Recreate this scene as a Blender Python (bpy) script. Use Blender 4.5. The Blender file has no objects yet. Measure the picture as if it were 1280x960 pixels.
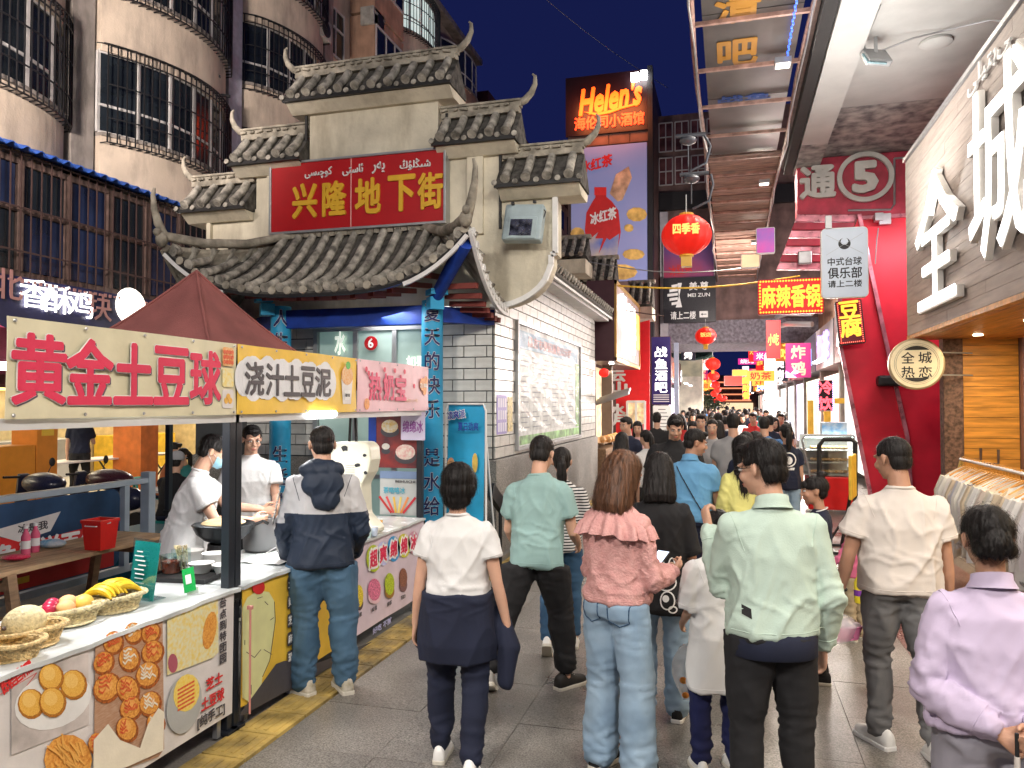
import bpy, bmesh, math, random
import numpy as np
from mathutils import Vector, Matrix, Euler, noise
from mathutils.bvhtree import BVHTree
random.seed(7)
sc = bpy.context.scene
COL = sc.collection
PI = math.pi
R = math.radians
# ---------------------------------------------------------------- camera
CAMZ = 1.87
cam_d = bpy.data.cameras.new('camera')
cam_d.sensor_width = 36.0
cam_d.lens = 27.0
cam_d.clip_end = 600
cam_d.clip_start = 0.05
cam = bpy.data.objects.new('camera', cam_d)
COL.objects.link(cam)
cam.location = (0, 0, CAMZ)
cam.rotation_euler = (R(90 + 1.49), 0, R(15.8))
sc.camera = cam
CAMR = Euler(cam.rotation_euler).to_matrix()
# ---------------------------------------------------------------- sky, exposure
world = bpy.data.worlds.new('World')
sc.world = world
world.use_nodes = True
wn = world.node_tree
bg = wn.nodes['Background']
sky = wn.nodes.new('ShaderNodeTexSky')
sky.sky_type = 'NISHITA'
sky.sun_disc = False
sky.sun_elevation = R(-6.0)
sky.sun_rotation = R(200)
sky.air_density = 1.0
sky.ozone_density = 6.0
mixn = wn.nodes.new('ShaderNodeMix')
mixn.data_type = 'RGBA'
mixn.inputs[0].default_value = 0.93
wn.links.new(sky.outputs[0], mixn.inputs[6])
mixn.inputs[7].default_value = (0.045, 0.068, 0.40, 1)      # deep evening blue of the whole dome
wn.links.new(mixn.outputs[2], bg.inputs[0])
bg.inputs[1].default_value = 0.14
vs = sc.view_settings
vs.view_transform = 'Standard'
vs.look = 'None'
vs.exposure = 0.32
vs.gamma = 1.0
sc.cycles.use_denoising = True
try:
 sc.cycles.denoiser = 'OPENIMAGEDENOISE'
except Exception:
 pass
sc.cycles.max_bounces = 6
sc.cycles.diffuse_bounces = 3
sc.cycles.glossy_bounces = 3
sc.cycles.transmission_bounces = 4
sc.cycles.transparent_max_bounces = 8
sc.cycles.sample_clamp_indirect = 4.0
sc.cycles.caustics_reflective = False
sc.cycles.caustics_refractive = False
def lamp(name, loc, power, size=(1, .3), col=(1, .95, .88), to=None, kind='AREA', spread=None, parent=None):
 l = bpy.data.lights.new(name, kind)
 l.energy = power
 l.color = col
 if kind == 'AREA':
  l.shape = 'RECTANGLE'
  l.size, l.size_y = size
  if spread:
   l.spread = spread
 else:
  l.shadow_soft_size = size[0]
 o = bpy.data.objects.new(name, l)
 COL.objects.link(o)
 o.location = loc
 d = (Vector(to) - Vector(loc)) if to is not None else Vector((0, 0, -1))
 o.rotation_euler = d.to_track_quat('-Z', 'Y').to_euler()
 if parent:
  bpy.context.view_layer.update()
  o.parent = parent
  o.matrix_parent_inverse = parent.matrix_world.inverted()
 return o
# ---------------------------------------------------------------- pixel rays -> real points
def P(px, py, X=None, Y=None, Z=None, d=None):
 v = CAMR @ Vector(((px - 640) / 960, (480 - py) / 960, -1))
 if X is not None: t = X / v.x
 elif Y is not None: t = Y / v.y
 elif Z is not None: t = (Z - CAMZ) / v.z
 else: t = d
 return Vector((v.x * t, v.y * t, CAMZ + v.z * t))
# ---------------------------------------------------------------- materials
_mats = {}
def mat(name, col, rough=.6, metal=0., var=.12, scale=6., bump=.08, bscale=70., emit=0., ecol=None, dirt=0.,
  dirtcol=(.05, .045, .04), alpha=1., stretch=(1, 1, 1), col2=None, spec=.4, coat=0., sub=0.):
 if name in _mats:
  return _mats[name]
 m = bpy.data.materials.new(name)
 m.use_nodes = True
 nt = m.node_tree
 n, L = nt.nodes, nt.links
 b = n['Principled BSDF']
 c4 = (*col, 1)
 b.inputs['Roughness'].default_value = rough
 b.inputs['Metallic'].default_value = metal
 b.inputs['Specular IOR Level'].default_value = spec
 if coat: b.inputs['Coat Weight'].default_value = coat
 if sub:
  b.inputs['Subsurface Weight'].default_value = sub
  b.inputs['Subsurface Radius'].default_value = (.02, .008, .004)
 tc = n.new('ShaderNodeTexCoord')
 mp = n.new('ShaderNodeMapping')
 mp.inputs['Scale'].default_value = stretch
 L.new(tc.outputs['Object'], mp.inputs[0])
 out = None
 if var > 0 or col2 or dirt:
  nz = n.new('ShaderNodeTexNoise')
  nz.inputs['Scale'].default_value = scale
  nz.inputs['Detail'].default_value = 6
  L.new(mp.outputs[0], nz.inputs['Vector'])
  mx = n.new('ShaderNodeMix')
  mx.data_type = 'RGBA'
  if col2:
   a, c = c4, (*col2, 1)
  else:
   a = tuple(max(0, x * (1 - var * 1.6)) for x in col) + (1,)
   c = tuple(min(1, x * (1 + var * 1.6)) for x in col) + (1,)
  mx.inputs[6].default_value = a
  mx.inputs[7].default_value = c
  rp = n.new('ShaderNodeValToRGB')
  rp.color_ramp.elements[0].position = .32
  rp.color_ramp.elements[1].position = .68
  L.new(nz.outputs['Fac'], rp.inputs[0])
  L.new(rp.outputs[0], mx.inputs[0])
  out = mx.outputs[2]
  if dirt:
   n2 = n.new('ShaderNodeTexNoise')
   n2.inputs['Scale'].default_value = 1.3
   n2.inputs['Detail'].default_value = 9
   n2.inputs['Roughness'].default_value = .68
   mp2 = n.new('ShaderNodeMapping')
   mp2.inputs['Scale'].default_value = (1.6, 1.6, .45)
   L.new(tc.outputs['Object'], mp2.inputs[0])
   L.new(mp2.outputs[0], n2.inputs['Vector'])
   r2 = n.new('ShaderNodeValToRGB')
   r2.color_ramp.elements[0].position = .46
   r2.color_ramp.elements[1].position = .68
   L.new(n2.outputs['Fac'], r2.inputs[0])
   ml = n.new('ShaderNodeMath')
   ml.operation = 'MULTIPLY'
   ml.inputs[1].default_value = dirt
   L.new(r2.outputs[0], ml.inputs[0])
   m2 = n.new('ShaderNodeMix')
   m2.data_type = 'RGBA'
   m2.inputs[7].default_value = (*dirtcol, 1)
   L.new(out, m2.inputs[6])
   L.new(ml.outputs[0], m2.inputs[0])
   out = m2.outputs[2]
  L.new(out, b.inputs['Base Color'])
 else:
  b.inputs['Base Color'].default_value = c4
 if bump > 0:
  nb = n.new('ShaderNodeTexNoise')
  nb.inputs['Scale'].default_value = bscale
  nb.inputs['Detail'].default_value = 4
  L.new(mp.outputs[0], nb.inputs['Vector'])
  bp = n.new('ShaderNodeBump')
  bp.inputs['Strength'].default_value = min(1, bump * 3)
  bp.inputs['Distance'].default_value = .01
  L.new(nb.outputs['Fac'], bp.inputs['Height'])
  L.new(bp.outputs[0], b.inputs['Normal'])
  rr = n.new('ShaderNodeMapRange')
  rr.inputs[3].default_value = max(0, rough - .1)
  rr.inputs[4].default_value = min(1, rough + .1)
  L.new(nb.outputs['Fac'], rr.inputs[0])
  L.new(rr.outputs[0], b.inputs['Roughness'])
 if emit:
  b.inputs['Emission Color'].default_value = (*(ecol or col), 1)
  b.inputs['Emission Strength'].default_value = emit
 if alpha < 1:
  b.inputs['Alpha'].default_value = alpha
 _mats[name] = m
 return m
def glass(name, tint=(.8, .9, .9), alpha=.3, rough=.05):
 if name in _mats: return _mats[name]
 m = bpy.data.materials.new(name)
 m.use_nodes = True
 nt = m.node_tree
 nt.nodes.remove(nt.nodes['Principled BSDF'])
 g = nt.nodes.new('ShaderNodeBsdfGlossy')
 g.inputs['Roughness'].default_value = rough
 g.inputs['Color'].default_value = (.9, .9, .9, 1)
 t = nt.nodes.new('ShaderNodeBsdfTransparent')
 t.inputs[0].default_value = (*tint, 1)
 lw = nt.nodes.new('ShaderNodeLayerWeight')
 fr = nt.nodes.new('ShaderNodeMath')
 fr.operation = 'POWER'
 fr.inputs[1].default_value = 4
 nt.links.new(lw.outputs['Facing'], fr.inputs[0])
 mr = nt.nodes.new('ShaderNodeMapRange')
 mr.inputs[3].default_value = alpha * .4
 mr.inputs[4].default_value = 1
 nt.links.new(fr.outputs[0], mr.inputs[0])
 mx = nt.nodes.new('ShaderNodeMixShader')
 nt.links.new(mr.outputs[0], mx.inputs[0])
 nt.links.new(t.outputs[0], mx.inputs[1])
 nt.links.new(g.outputs[0], mx.inputs[2])
 nt.links.new(mx.outputs[0], nt.nodes['Material Output'].inputs[0])
 _mats[name] = m
 return m
def plain(name, col, rough=.5, **k):
 k.setdefault('var', .05)
 k.setdefault('bump', .03)
 return mat(name, col, rough, **k)
def glow(name, col, e):
 return mat(name, col, .5, var=0, bump=0, emit=e)
# ---------------------------------------------------------------- mesh collector
class M:
 def __init__(s):
  s.v, s.f = [], []
 def add(s, vs, fs):
  o = len(s.v)
  s.v += [Vector(v) for v in vs]
  s.f += [[i + o for i in f] for f in fs]
  return s
 def box(s, c, size, rot=None):
  x, y, z = (k / 2 for k in size)
  vs = [Vector(p) for p in ((-x, -y, -z), (x, -y, -z), (x, y, -z), (-x, y, -z), (-x, -y, z), (x, -y, z), (x, y, z), (-x, y, z))]
  if rot is not None:
   rm = rot if isinstance(rot, Matrix) else Euler(rot).to_matrix()
   vs = [rm @ v for v in vs]
  return s.add([v + Vector(c) for v in vs], [(0, 3, 2, 1), (4, 5, 6, 7), (0, 1, 5, 4), (1, 2, 6, 5), (2, 3, 7, 6), (3, 0, 4, 7)])
 def bb(s, a, b):
  a, b = Vector(a), Vector(b)
  return s.box((a + b) / 2, [abs(q) for q in (b - a)])
 def bar(s, p0, p1, w, h=None, up=(0, 0, 1)):
  p0, p1 = Vector(p0), Vector(p1)
  h = h or w
  d = p1 - p0
  L = d.length
  d.normalize()
  u = Vector(up)
  if abs(d.dot(u)) > .98: u = Vector((1, 0, 0))
  x = d.cross(u).normalized()
  z = x.cross(d)
  return s.box((p0 + p1) / 2, (w, L, h), Matrix((x, d, z)).transposed())
 def tube(s, pts, r, n=8, cap=True):
  pts = [Vector(p) for p in pts]
  rs = r if isinstance(r, (list, tuple)) else [r] * len(pts)
  rings = []
  prev = None
  for i, p in enumerate(pts):
   t = (pts[min(i + 1, len(pts) - 1)] - pts[max(i - 1, 0)]).normalized()
   if prev is None:
    a = Vector((0, 0, 1)) if abs(t.z) < .9 else Vector((1, 0, 0))
    x = t.cross(a).normalized()
   else:
    x = (prev - t * prev.dot(t)).normalized()
   prev = x
   y = t.cross(x)
   rings.append([p + (x * math.cos(2 * PI * k / n) + y * math.sin(2 * PI * k / n)) * rs[i] for k in range(n)])
  return s.rings(rings, cap)
 def rings(s, rings, cap=True, closed=True):
  n = len(rings[0])
  vs = [v for rg in rings for v in rg]
  fs = []
  for i in range(len(rings) - 1):
   for k in range(n if closed else n - 1):
    k2 = (k + 1) % n
    fs.append((i * n + k, i * n + k2, (i + 1) * n + k2, (i + 1) * n + k))
  if cap:
   fs.append(tuple(range(n))[::-1])
   fs.append(tuple((len(rings) - 1) * n + k for k in range(n)))
  return s.add(vs, fs)
 def lathe(s, prof, c=(0, 0, 0), n=16, axis=None):
  c = Vector(c)
  q = Vector(axis).to_track_quat('Z', 'Y') if axis else None
  rings = []
  for r, z in prof:
   rg = [Vector((r * math.cos(2 * PI * k / n), r * math.sin(2 * PI * k / n), z)) for k in range(n)]
   if q: rg = [q @ v for v in rg]
   rings.append([v + c for v in rg])
  return s.rings(rings, True)
 def ell(s, c, r, rot=None, n=12, m=8):
  c = Vector(c)
  rings = []
  for i in range(m + 1):
   a = -PI / 2 + PI * (i * .97 + .015 * m) / m
   rg = [Vector((r[0] * math.cos(a) * math.cos(2 * PI * k / n), r[1] * math.cos(a) * math.sin(2 * PI * k / n), r[2] * math.sin(a))) for k in range(n)]
   if rot is not None: rg = [rot @ v for v in rg]
   rings.append([v + c for v in rg])
  return s.rings(rings, True)
 def prism(s, poly, off, ):
  """poly: 3D outline; off: vector thickness"""
  off = Vector(off)
  n = len(poly)
  a = [Vector(p) for p in poly]
  b = [p + off for p in a]
  fs = [tuple(range(n))[::-1], tuple(n + k for k in range(n))] + [(k, (k + 1) % n, n + (k + 1) % n, n + k) for k in range(n)]
  return s.add(a + b, fs)
 def grid(s, fn, nu, nv, thick=None):
  vs = [Vector(fn(i / nu, j / nv)) for i in range(nu + 1) for j in range(nv + 1)]
  fs = [(i * (nv + 1) + j, (i + 1) * (nv + 1) + j, (i + 1) * (nv + 1) + j + 1, i * (nv + 1) + j + 1) for i in range(nu) for j in range(nv)]
  if thick is None: return s.add(vs, fs)
  off = Vector(thick)
  N = len(vs)
  f2 = [tuple(N + k for k in f[::-1]) for f in fs]
  ed = [i * (nv + 1) for i in range(nu + 1)] + [nu * (nv + 1) + j for j in range(1, nv + 1)] + [i * (nv + 1) + nv for i in range(nu - 1, -1, -1)] + [j for j in range(nv - 1, 0, -1)]
  f3 = [(ed[k], ed[(k + 1) % len(ed)], N + ed[(k + 1) % len(ed)], N + ed[k]) for k in range(len(ed))]
  return s.add(vs + [v + off for v in vs], fs + f2 + f3)
 def mesh(s, name, m=None, smooth=False):
  me = bpy.data.meshes.new(name)
  me.from_pydata([tuple(v) for v in s.v], [], s.f)
  if smooth:
   me.polygons.foreach_set('use_smooth', [True] * len(me.polygons))
  if m is not None: me.materials.append(m)
  me.update()
  return me
 def build(s, name, m, parent=None, smooth=False, bevel=0, world=True, label=None, kind=None):
  me = s.mesh(name, m, smooth)
  bm = bmesh.new()
  bm.from_mesh(me)
  bmesh.ops.recalc_face_normals(bm, faces=bm.faces)
  bm.to_mesh(me)
  bm.free()
  return link(name, me, parent, world, smooth, bevel, label, kind)
def link(name, me, parent=None, world=True, smooth=False, bevel=0, label=None, kind=None):
 o = bpy.data.objects.new(name, me)
 COL.objects.link(o)
 if parent is not None:
  o.parent = parent
  if world:
   mi = WM(parent).inverted()
   me.transform(mi)
 if smooth:
  try:
   me.set_sharp_from_angle(angle=R(42))
  except Exception:
   pass
 if bevel:
  bv = o.modifiers.new('bevel', 'BEVEL')
  bv.width = bevel
  bv.segments = 2
  bv.limit_method = 'ANGLE'
 if label: o['label'] = label
 if kind: o['kind'] = kind
 return o
def WM(o):
 m = o.matrix_basis.copy()
 while o.parent:
  o = o.parent
  m = o.matrix_basis @ m
 return m
def tag(o, label=None, cat=None, group=None, kind=None):
 if label: o['label'] = label
 if cat: o['category'] = cat
 if group: o['group'] = group
 if kind: o['kind'] = kind
 return o
def thing(name, label, cat, loc=(0, 0, 0), rz=0, group=None):
 o = bpy.data.objects.new(name, None)
 COL.objects.link(o)
 o.empty_display_size = .1
 o.location = loc
 o.rotation_euler = (0, 0, rz)
 return tag(o, label, cat, group)
def struct(o):
 o['kind'] = 'structure'
 return o
def dup(o, parent=None):
 c = o.copy()
 COL.objects.link(c)
 c.parent = parent
 if parent is not None: c.matrix_parent_inverse = o.matrix_parent_inverse
 for ch in o.children:
  dup(ch, c)
 return c
def frameM(origin, xdir, ydir):
 x = Vector(xdir).normalized()
 y = Vector(ydir).normalized()
 z = x.cross(y).normalized()
 y = z.cross(x)
 m = Matrix((x, y, z)).transposed().to_4x4()
 m.translation = Vector(origin)
 return m
_txt = {}
def textmesh(s, bold=0., ext=.002, skew=0.):
 """flat lettering mesh, size 1 em, origin centre; bold = stroke widening"""
 key = (s, round(bold, 4), ext, skew)
 if key in _txt: return _txt[key]
 vs, fs = [], []
 base = 0. if ord(s[0]) > 0x2E80 and ord(s[0]) < 0xFB00 else min(bold, .012)
 extra = max(0, bold - base)
 shifts = [(0, 0)]
 if extra > 0:
  k = 8 if extra > .022 else 4
  shifts = [(extra * math.cos(2 * PI * i / k), extra * math.sin(2 * PI * i / k)) for i in range(k)] + ([(0, 0)] if extra > .028 else [])
 cu = bpy.data.curves.new('t', 'FONT')
 cu.body = s
 cu.offset = base
 cu.extrude = ext
 cu.resolution_u = 2
 cu.shear = skew
 cu.align_x = 'CENTER'
 cu.align_y = 'CENTER'
 o = bpy.data.objects.new('t', cu)
 COL.objects.link(o)
 dg = bpy.context.evaluated_depsgraph_get()
 me = bpy.data.meshes.new_from_object(o.evaluated_get(dg))
 n = len(me.vertices)
 co = np.empty(n * 3)
 me.vertices.foreach_get('co', co)
 co = co.reshape(-1, 3)
 polys = [tuple(p.vertices) for p in me.polygons]
 mn, mx = co.min(0), co.max(0)
 cx, cy = (mn[0] + mx[0]) / 2, (mn[1] + mx[1]) / 2
 for j, (dx, dy) in enumerate(shifts):
  c2 = co.copy()
  c2[:, 0] += dx - cx
  c2[:, 1] += dy - cy
  c2[:, 2] += np.where(c2[:, 2] > 0, .00022 * j, 0)
  vs += [Vector(v) for v in c2]
  fs += [tuple(i + j * n for i in p) for p in polys]
 bpy.data.objects.remove(o)
 bpy.data.curves.remove(cu)
 bpy.data.meshes.remove(me)
 r = (vs, fs, mx[0] - mn[0], mx[1] - mn[1])
 _txt[key] = r
 return r
def text(s, name, m, parent, Mx, w=None, h=None, bold=.01, ext=.002, skew=0., fit=True, label=None, kind=None):
 """lettering scaled to w x h metres, laid on the frame Mx (x right, y up, z out)"""
 vs, fs, tw, th = textmesh(s, bold, ext, skew)
 sx = w / tw if w else None
 sy = h / th if h else sx
 sx = sx or sy
 mm = M()
 mm.v = [Mx @ Vector((v.x * sx, v.y * sy, v.z * (1 if fit else sy))) for v in vs]
 mm.f = list(fs)
 me = mm.mesh(name, m)
 return link(name, me, parent, True, False, 0, label, kind)
def vtext(chars, name, m, parent, Mx, cw, ch, gap, bold=.02, ext=.002):
 """vertical lettering, each character a part"""
 n = len(chars)
 for i, c in enumerate(chars):
  if c == ' ': continue
  text(c, name, m, parent, Mx @ Matrix.Translation((0, (n - 1) / 2 * gap - i * gap, 0)), cw, ch, bold, ext)
def panel(poly2, Mx, th):
 """prism from 2D outline in the frame Mx"""
 mm = M()
 n = Mx.to_3x3() @ Vector((0, 0, th))
 mm.prism([Mx @ Vector((x, y, 0)) for x, y in poly2], n)
 return mm
def rrect(w, h, r, n=4):
 pts = []
 for cx, cy, a0 in ((w / 2 - r, h / 2 - r, 0), (-w / 2 + r, h / 2 - r, PI / 2), (-w / 2 + r, -h / 2 + r, PI), (w / 2 - r, -h / 2 + r, 1.5 * PI)):
  for k in range(n + 1):
   a = a0 + PI / 2 * k / n
   pts.append((cx + r * math.cos(a), cy + r * math.sin(a)))
 return pts
def circ(r, n=24, cx=0, cy=0, ry=None):
 ry = ry or r
 return [(cx + r * math.cos(2 * PI * k / n), cy + ry * math.sin(2 * PI * k / n)) for k in range(n)]
def front(X, Y, Z):   # faces -Y (toward the camera)
 return frameM((X, Y, Z), (1, 0, 0), (0, 0, 1))
def east(X, Y, Z):    # on the left side of the street, faces +X
 return frameM((X, Y, Z), (0, 1, 0), (0, 0, 1))
def west(X, Y, Z):    # on the right side, faces -X
 return frameM((X, Y, Z), (0, -1, 0), (0, 0, 1))
# ================================================================ GROUND
def granite(name, base, light, dark, rough=.38, rnd=.18, scale=75):
 m = bpy.data.materials.new(name)
 m.use_nodes = True
 n, L = m.node_tree.nodes, m.node_tree.links
 b = n['Principled BSDF']
 tc = n.new('ShaderNodeTexCoord')
 nz = n.new('ShaderNodeTexNoise')
 nz.inputs['Scale'].default_value = scale
 nz.inputs['Detail'].default_value = 3
 nz.inputs['Roughness'].default_value = .7
 geo = n.new('ShaderNodeNewGeometry')
 L.new(geo.outputs['Position'], nz.inputs['Vector'])
 rp = n.new('ShaderNodeValToRGB')
 e = rp.color_ramp.elements
 e[0].position, e[0].color = .34, (*dark, 1)
 e[1].position, e[1].color = .66, (*light, 1)
 k = e.new(.48)
 k.color = (*base, 1)
 L.new(nz.outputs['Fac'], rp.inputs[0])
 big = n.new('ShaderNodeTexNoise')
 big.inputs['Scale'].default_value = .9
 big.inputs['Detail'].default_value = 8
 big.inputs['Roughness'].default_value = .65
 L.new(geo.outputs['Position'], big.inputs['Vector'])
 oi = n.new('ShaderNodeObjectInfo')
 add = n.new('ShaderNodeMath')
 add.operation = 'MULTIPLY_ADD'
 add.inputs[1].default_value = rnd
 L.new(oi.outputs['Random'], add.inputs[0])
 mr = n.new('ShaderNodeMapRange')
 mr.inputs[1].default_value = .3
 mr.inputs[2].default_value = .7
 mr.inputs[3].default_value = .42
 mr.inputs[4].default_value = 1.15
 L.new(big.outputs['Fac'], mr.inputs[0])
 L.new(mr.outputs[0], add.inputs[2])
 hs = n.new('ShaderNodeHueSaturation')
 L.new(rp.outputs[0], hs.inputs['Color'])
 L.new(add.outputs[0], hs.inputs['Value'])
 L.new(hs.outputs[0], b.inputs['Base Color'])
 m3 = n.new('ShaderNodeMapRange')
 m3.inputs[1].default_value = .3
 m3.inputs[2].default_value = .7
 m3.inputs[3].default_value = rough - .1
 m3.inputs[4].default_value = rough + .18
 L.new(big.outputs['Fac'], m3.inputs[0])
 L.new(m3.outputs[0], b.inputs['Roughness'])
 bp = n.new('ShaderNodeBump')
 bp.inputs['Strength'].default_value = .12
 bp.inputs['Distance'].default_value = .004
 L.new(nz.outputs['Fac'], bp.inputs['Height'])
 L.new(bp.outputs[0], b.inputs['Normal'])
 _mats[name] = m
 return m
m_slab = granite('granite paving', (.19, .177, .162), (.33, .31, .285), (.075, .07, .066), .32, rnd=.12, scale=105)
m_slab_reflect = granite('red reflection paving', (.19, .10, .09), (.36, .25, .23), (.05, .03, .03), .26)
m_joint = plain('paving joint', (.11, .105, .10), .9)
m_plinth = granite('granite plinth', (.25, .24, .22), (.50, .48, .44), (.07, .07, .065), .55, scale=110)
m_yellow = mat('worn yellow paving', (.42, .30, .09), .6, var=.35, scale=5, dirt=.75, dirtcol=(.14, .13, .11), bump=.2)
g = M()
g.add([(-200, -40, -.02), (200, -40, -.02), (200, 400, -.02), (-200, 400, -.02)], [(0, 1, 2, 3)])
ground = struct(g.build('ground', m_joint))
g = M()
g.add([(-2.72, -12, -.016), (2.7, -12, -.016), (2.7, 140, -.016), (-2.72, 140, -.016)], [(0, 1, 2, 3)])
street = struct(g.build('street', m_slab))
yard = M().add([(-12, -12, -.015), (-2.73, -12, -.015), (-2.73, 140, -.015), (-12, 140, -.015)], [(0, 1, 2, 3)])
yard = struct(yard.build('yard', mat('yard paving', (.16, .15, .14), .7, dirt=.5, bump=.2)))
side_ = M().add([(2.705, -12, -.0145), (9, -12, -.0145), (9, 140, -.0145), (2.705, 140, -.0145)], [(0, 1, 2, 3)])
struct(side_.build('side_pavement', m_slab))
slab_me = {}
W_, L_ = .62, .62
rr = random.Random(3)
for i in range(8):
 for j in range(18):
  x0 = -2.44 + i * W_ + (.0)
  y0 = 1.9 + j * L_
  red = x0 > 1.0 and y0 > 4.2  # these slabs carry the arcade's red reflection in their colour
  key = (red, rr.randrange(3))
  if key not in slab_me:
   mm = M().box((0, 0, 0), (W_ - .0035, L_ - .0035, .02))
   slab_me[key] = mm.mesh('paving_slab', m_slab_reflect if red else m_slab)
  o = link('paving_slab', slab_me[key], street, False)
  o.location = (x0 + W_ / 2, y0 + L_ / 2, -.0075 + rr.uniform(-.001, .0015))
kerb = M()
for j in range(60):
 kerb.box((-2.6, 1 + j * .3, -.006), (.27, .288, .02))
 if j < 40:
  for a in range(4):
   kerb.box((-2.69 + a * .06, 1 + j * .3, .0055), (.02, .22, .005))
kerb = kerb.build('tactile_paving_strip', m_yellow)
struct(kerb)
# ================================================================ APARTMENT BUILDING (left)
m_stucco = mat('aged pink stucco', (.54, .455, .365), .85, var=.09, scale=1.4, bump=.15, bscale=30, dirt=.5, dirtcol=(.13, .11, .10))
m_stucco2 = mat('aged ochre stucco', (.46, .28, .19), .85, var=.12, scale=2.0, bump=.25, bscale=30, dirt=.5, dirtcol=(.12, .09, .07))
m_pier = mat('grey brown pier', (.30, .27, .245), .85, var=.15, scale=2.5, bump=.25, dirt=.6)
m_lilac = mat('lilac grey downpipe pier', (.42, .42, .50), .7, var=.1, bump=.1, dirt=.4)
m_iron = plain('black iron grille', (.02, .02, .022), .5, metal=.3)
m_wframe = plain('white plastic window frame', (.55, .54, .53), .45, dirt=.3)
m_dark = mat('dark window pane', (.012, .016, .020), .12, var=.3, scale=1.5, bump=0, spec=.6)
m_litpane = mat('lit window pane', (.75, .85, .8), .4, var=.25, scale=2, bump=0, emit=.55, ecol=(.75, .9, .85))
m_blue = mat('blue corrugated roof', (.03, .10, .42), .5, var=.2, bump=.05)
m_brown = mat('rusty brown frame', (.105, .068, .058), .6, var=.2, dirt=.3)
m_bluepane = mat('blue film window pane', (.014, .022, .055), .15, var=.4, scale=.9, bump=0, spec=.6)
apt = thing('apartment_building', 'long pinkish brown apartment block with curved balconies and black window grilles', 'building', (-12, 3, 0))
ZF = [7.0, 9.9, 12.8, 15.7]
XF = -12.0
mm = M()
mm.bb((-22, 2.9, 4.0), (XF, 35, 18.5))
mm.build('wall', m_stucco, apt)
mm = M().bb((-22.3, 2.5, 18.5), (XF + .45, 35.5, 18.75))
mm.build('roof', m_pier, apt)
starts = [2.9, 7.3, 11.85, 16.45, 21.0, 25.5, 30.0]
for i, s in enumerate(starts):
 mm = M().bb((XF - .02, s - .55, 4), (XF + .35, s - .03, 18.5))
 mm.build('pier', m_lilac if i in (3, 5) else m_pier, apt)
def bulge(t, kind):
 if kind == 0:   # swells out quickly and curls back at the far end
  return .18 + .85 * (math.sin(PI * min(1, t * .92 + .06)) ** .75)
 return .18 + .75 * (math.sin(PI * t) ** .6)
def balcony(y0, y1, z, kind, lit=False, m=None, grille=True):
 n = 22
 prof = [(XF + bulge(k / n, kind), y0 + (y1 - y0) * k / n) for k in range(n + 1)]
 b = M()
 o = [Vector((x, y, z - 1.22)) for x, y in prof]
 i_ = [Vector((XF - .01, y0, z - 1.22)), Vector((XF - .01, y1, z - 1.22))]
 poly = [i_[0]] + o + [i_[1]]
 b.prism(poly, (0, 0, 1.24))
 bal = b.build('balcony', m or m_stucco, apt)
 c = M()
 pl2 = [Vector((XF - .01, y0 - .02, z + .02))] + [Vector((x + .06, y, z + .02)) for x, y in prof] + [Vector((XF - .01, y1 + .02, z + .02))]
 c.prism(pl2, (0, 0, .07))
 c.build('sill', m_pier, bal)
 zt = z + 1.68
 q = 6
 fr = M()
 for k in range(q):
  a, e = k / q, (k + 1) / q
  pa = Vector((XF + bulge(a, kind) - .07, y0 + (y1 - y0) * a, 0))
  pb = Vector((XF + bulge(e, kind) - .07, y0 + (y1 - y0) * e, 0))
  d = (pb - pa).normalized()
  for (za, zb) in ((z + .12, z + .62), (z + .66, zt)):
   p_ = M().add([pa + Vector((0, 0, za)), pb + Vector((0, 0, za)), pb + Vector((0, 0, zb)), pa + Vector((0, 0, zb))], [(0, 1, 2, 3)])
   p_.prism([pa + Vector((-.03, 0, za)), pb + Vector((-.03, 0, za)), pb + Vector((-.03, 0, zb)), pa + Vector((-.03, 0, zb))], (-.01, 0, 0))
   p_.build('pane', m_litpane if lit else m_dark, bal)
  fr.bar(pa + Vector((0, 0, z + .1)), pa + Vector((0, 0, zt)), .07, .05)
  fr.bar(pa + Vector((0, 0, z + .64)), pb + Vector((0, 0, z + .64)), .05, .05)
  fr.bar(pa + Vector((0, 0, zt)), pb + Vector((0, 0, zt)), .05, .06)
  fr.bar(pa + Vector((0, 0, z + .11)), pb + Vector((0, 0, z + .11)), .05, .05)
 fr.bar(pb + Vector((0, 0, z + .1)), pb + Vector((0, 0, zt)), .07, .05)
 fr.build('window_frame', m_wframe, bal)
 if grille:
  gr = M()
  off = .17
  N = 27
  pts = [Vector((XF + bulge(k / N, kind) + off, y0 + (y1 - y0) * k / N, 0)) for k in range(N + 1)]
  for k, p in enumerate(pts):
   gr.bar(p + Vector((0, 0, z - .12)), p + Vector((0, 0, zt + .1)), .02)
   gr.bar(p + Vector((0, 0, zt + .1)), p + Vector((-off - .1, 0, zt + .16)), .018)
   gr.bar(p + Vector((0, 0, z - .12)), p + Vector((-off, 0, z - .12)), .018)
  for zz, oo in ((z - .12, 0), (z + .35, 0), (z + 1.0, 0), (zt - .1, 0), (zt + .1, 0), (zt + .13, -.1)):
   for k in range(N):
    gr.bar(pts[k] + Vector((oo, 0, zz)), pts[k + 1] + Vector((oo, 0, zz)), .022)
  gr.build('window_grille', m_iron, bal)
 return bal
for bi, s in enumerate(starts):
 e = starts[bi + 1] - .6 if bi + 1 < len(starts) else 34.8
 for fi, z in enumerate(ZF):
  if bi in (4, 5) and fi < 1: continue
  if bi == 4:
   continue
  balcony(s + .05, e, z, bi % 2, lit=(bi == 5 and fi == 3), m=m_stucco if bi != 6 else m_stucco2, grille=bi < 4 or (bi == 5 and fi == 3))
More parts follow.
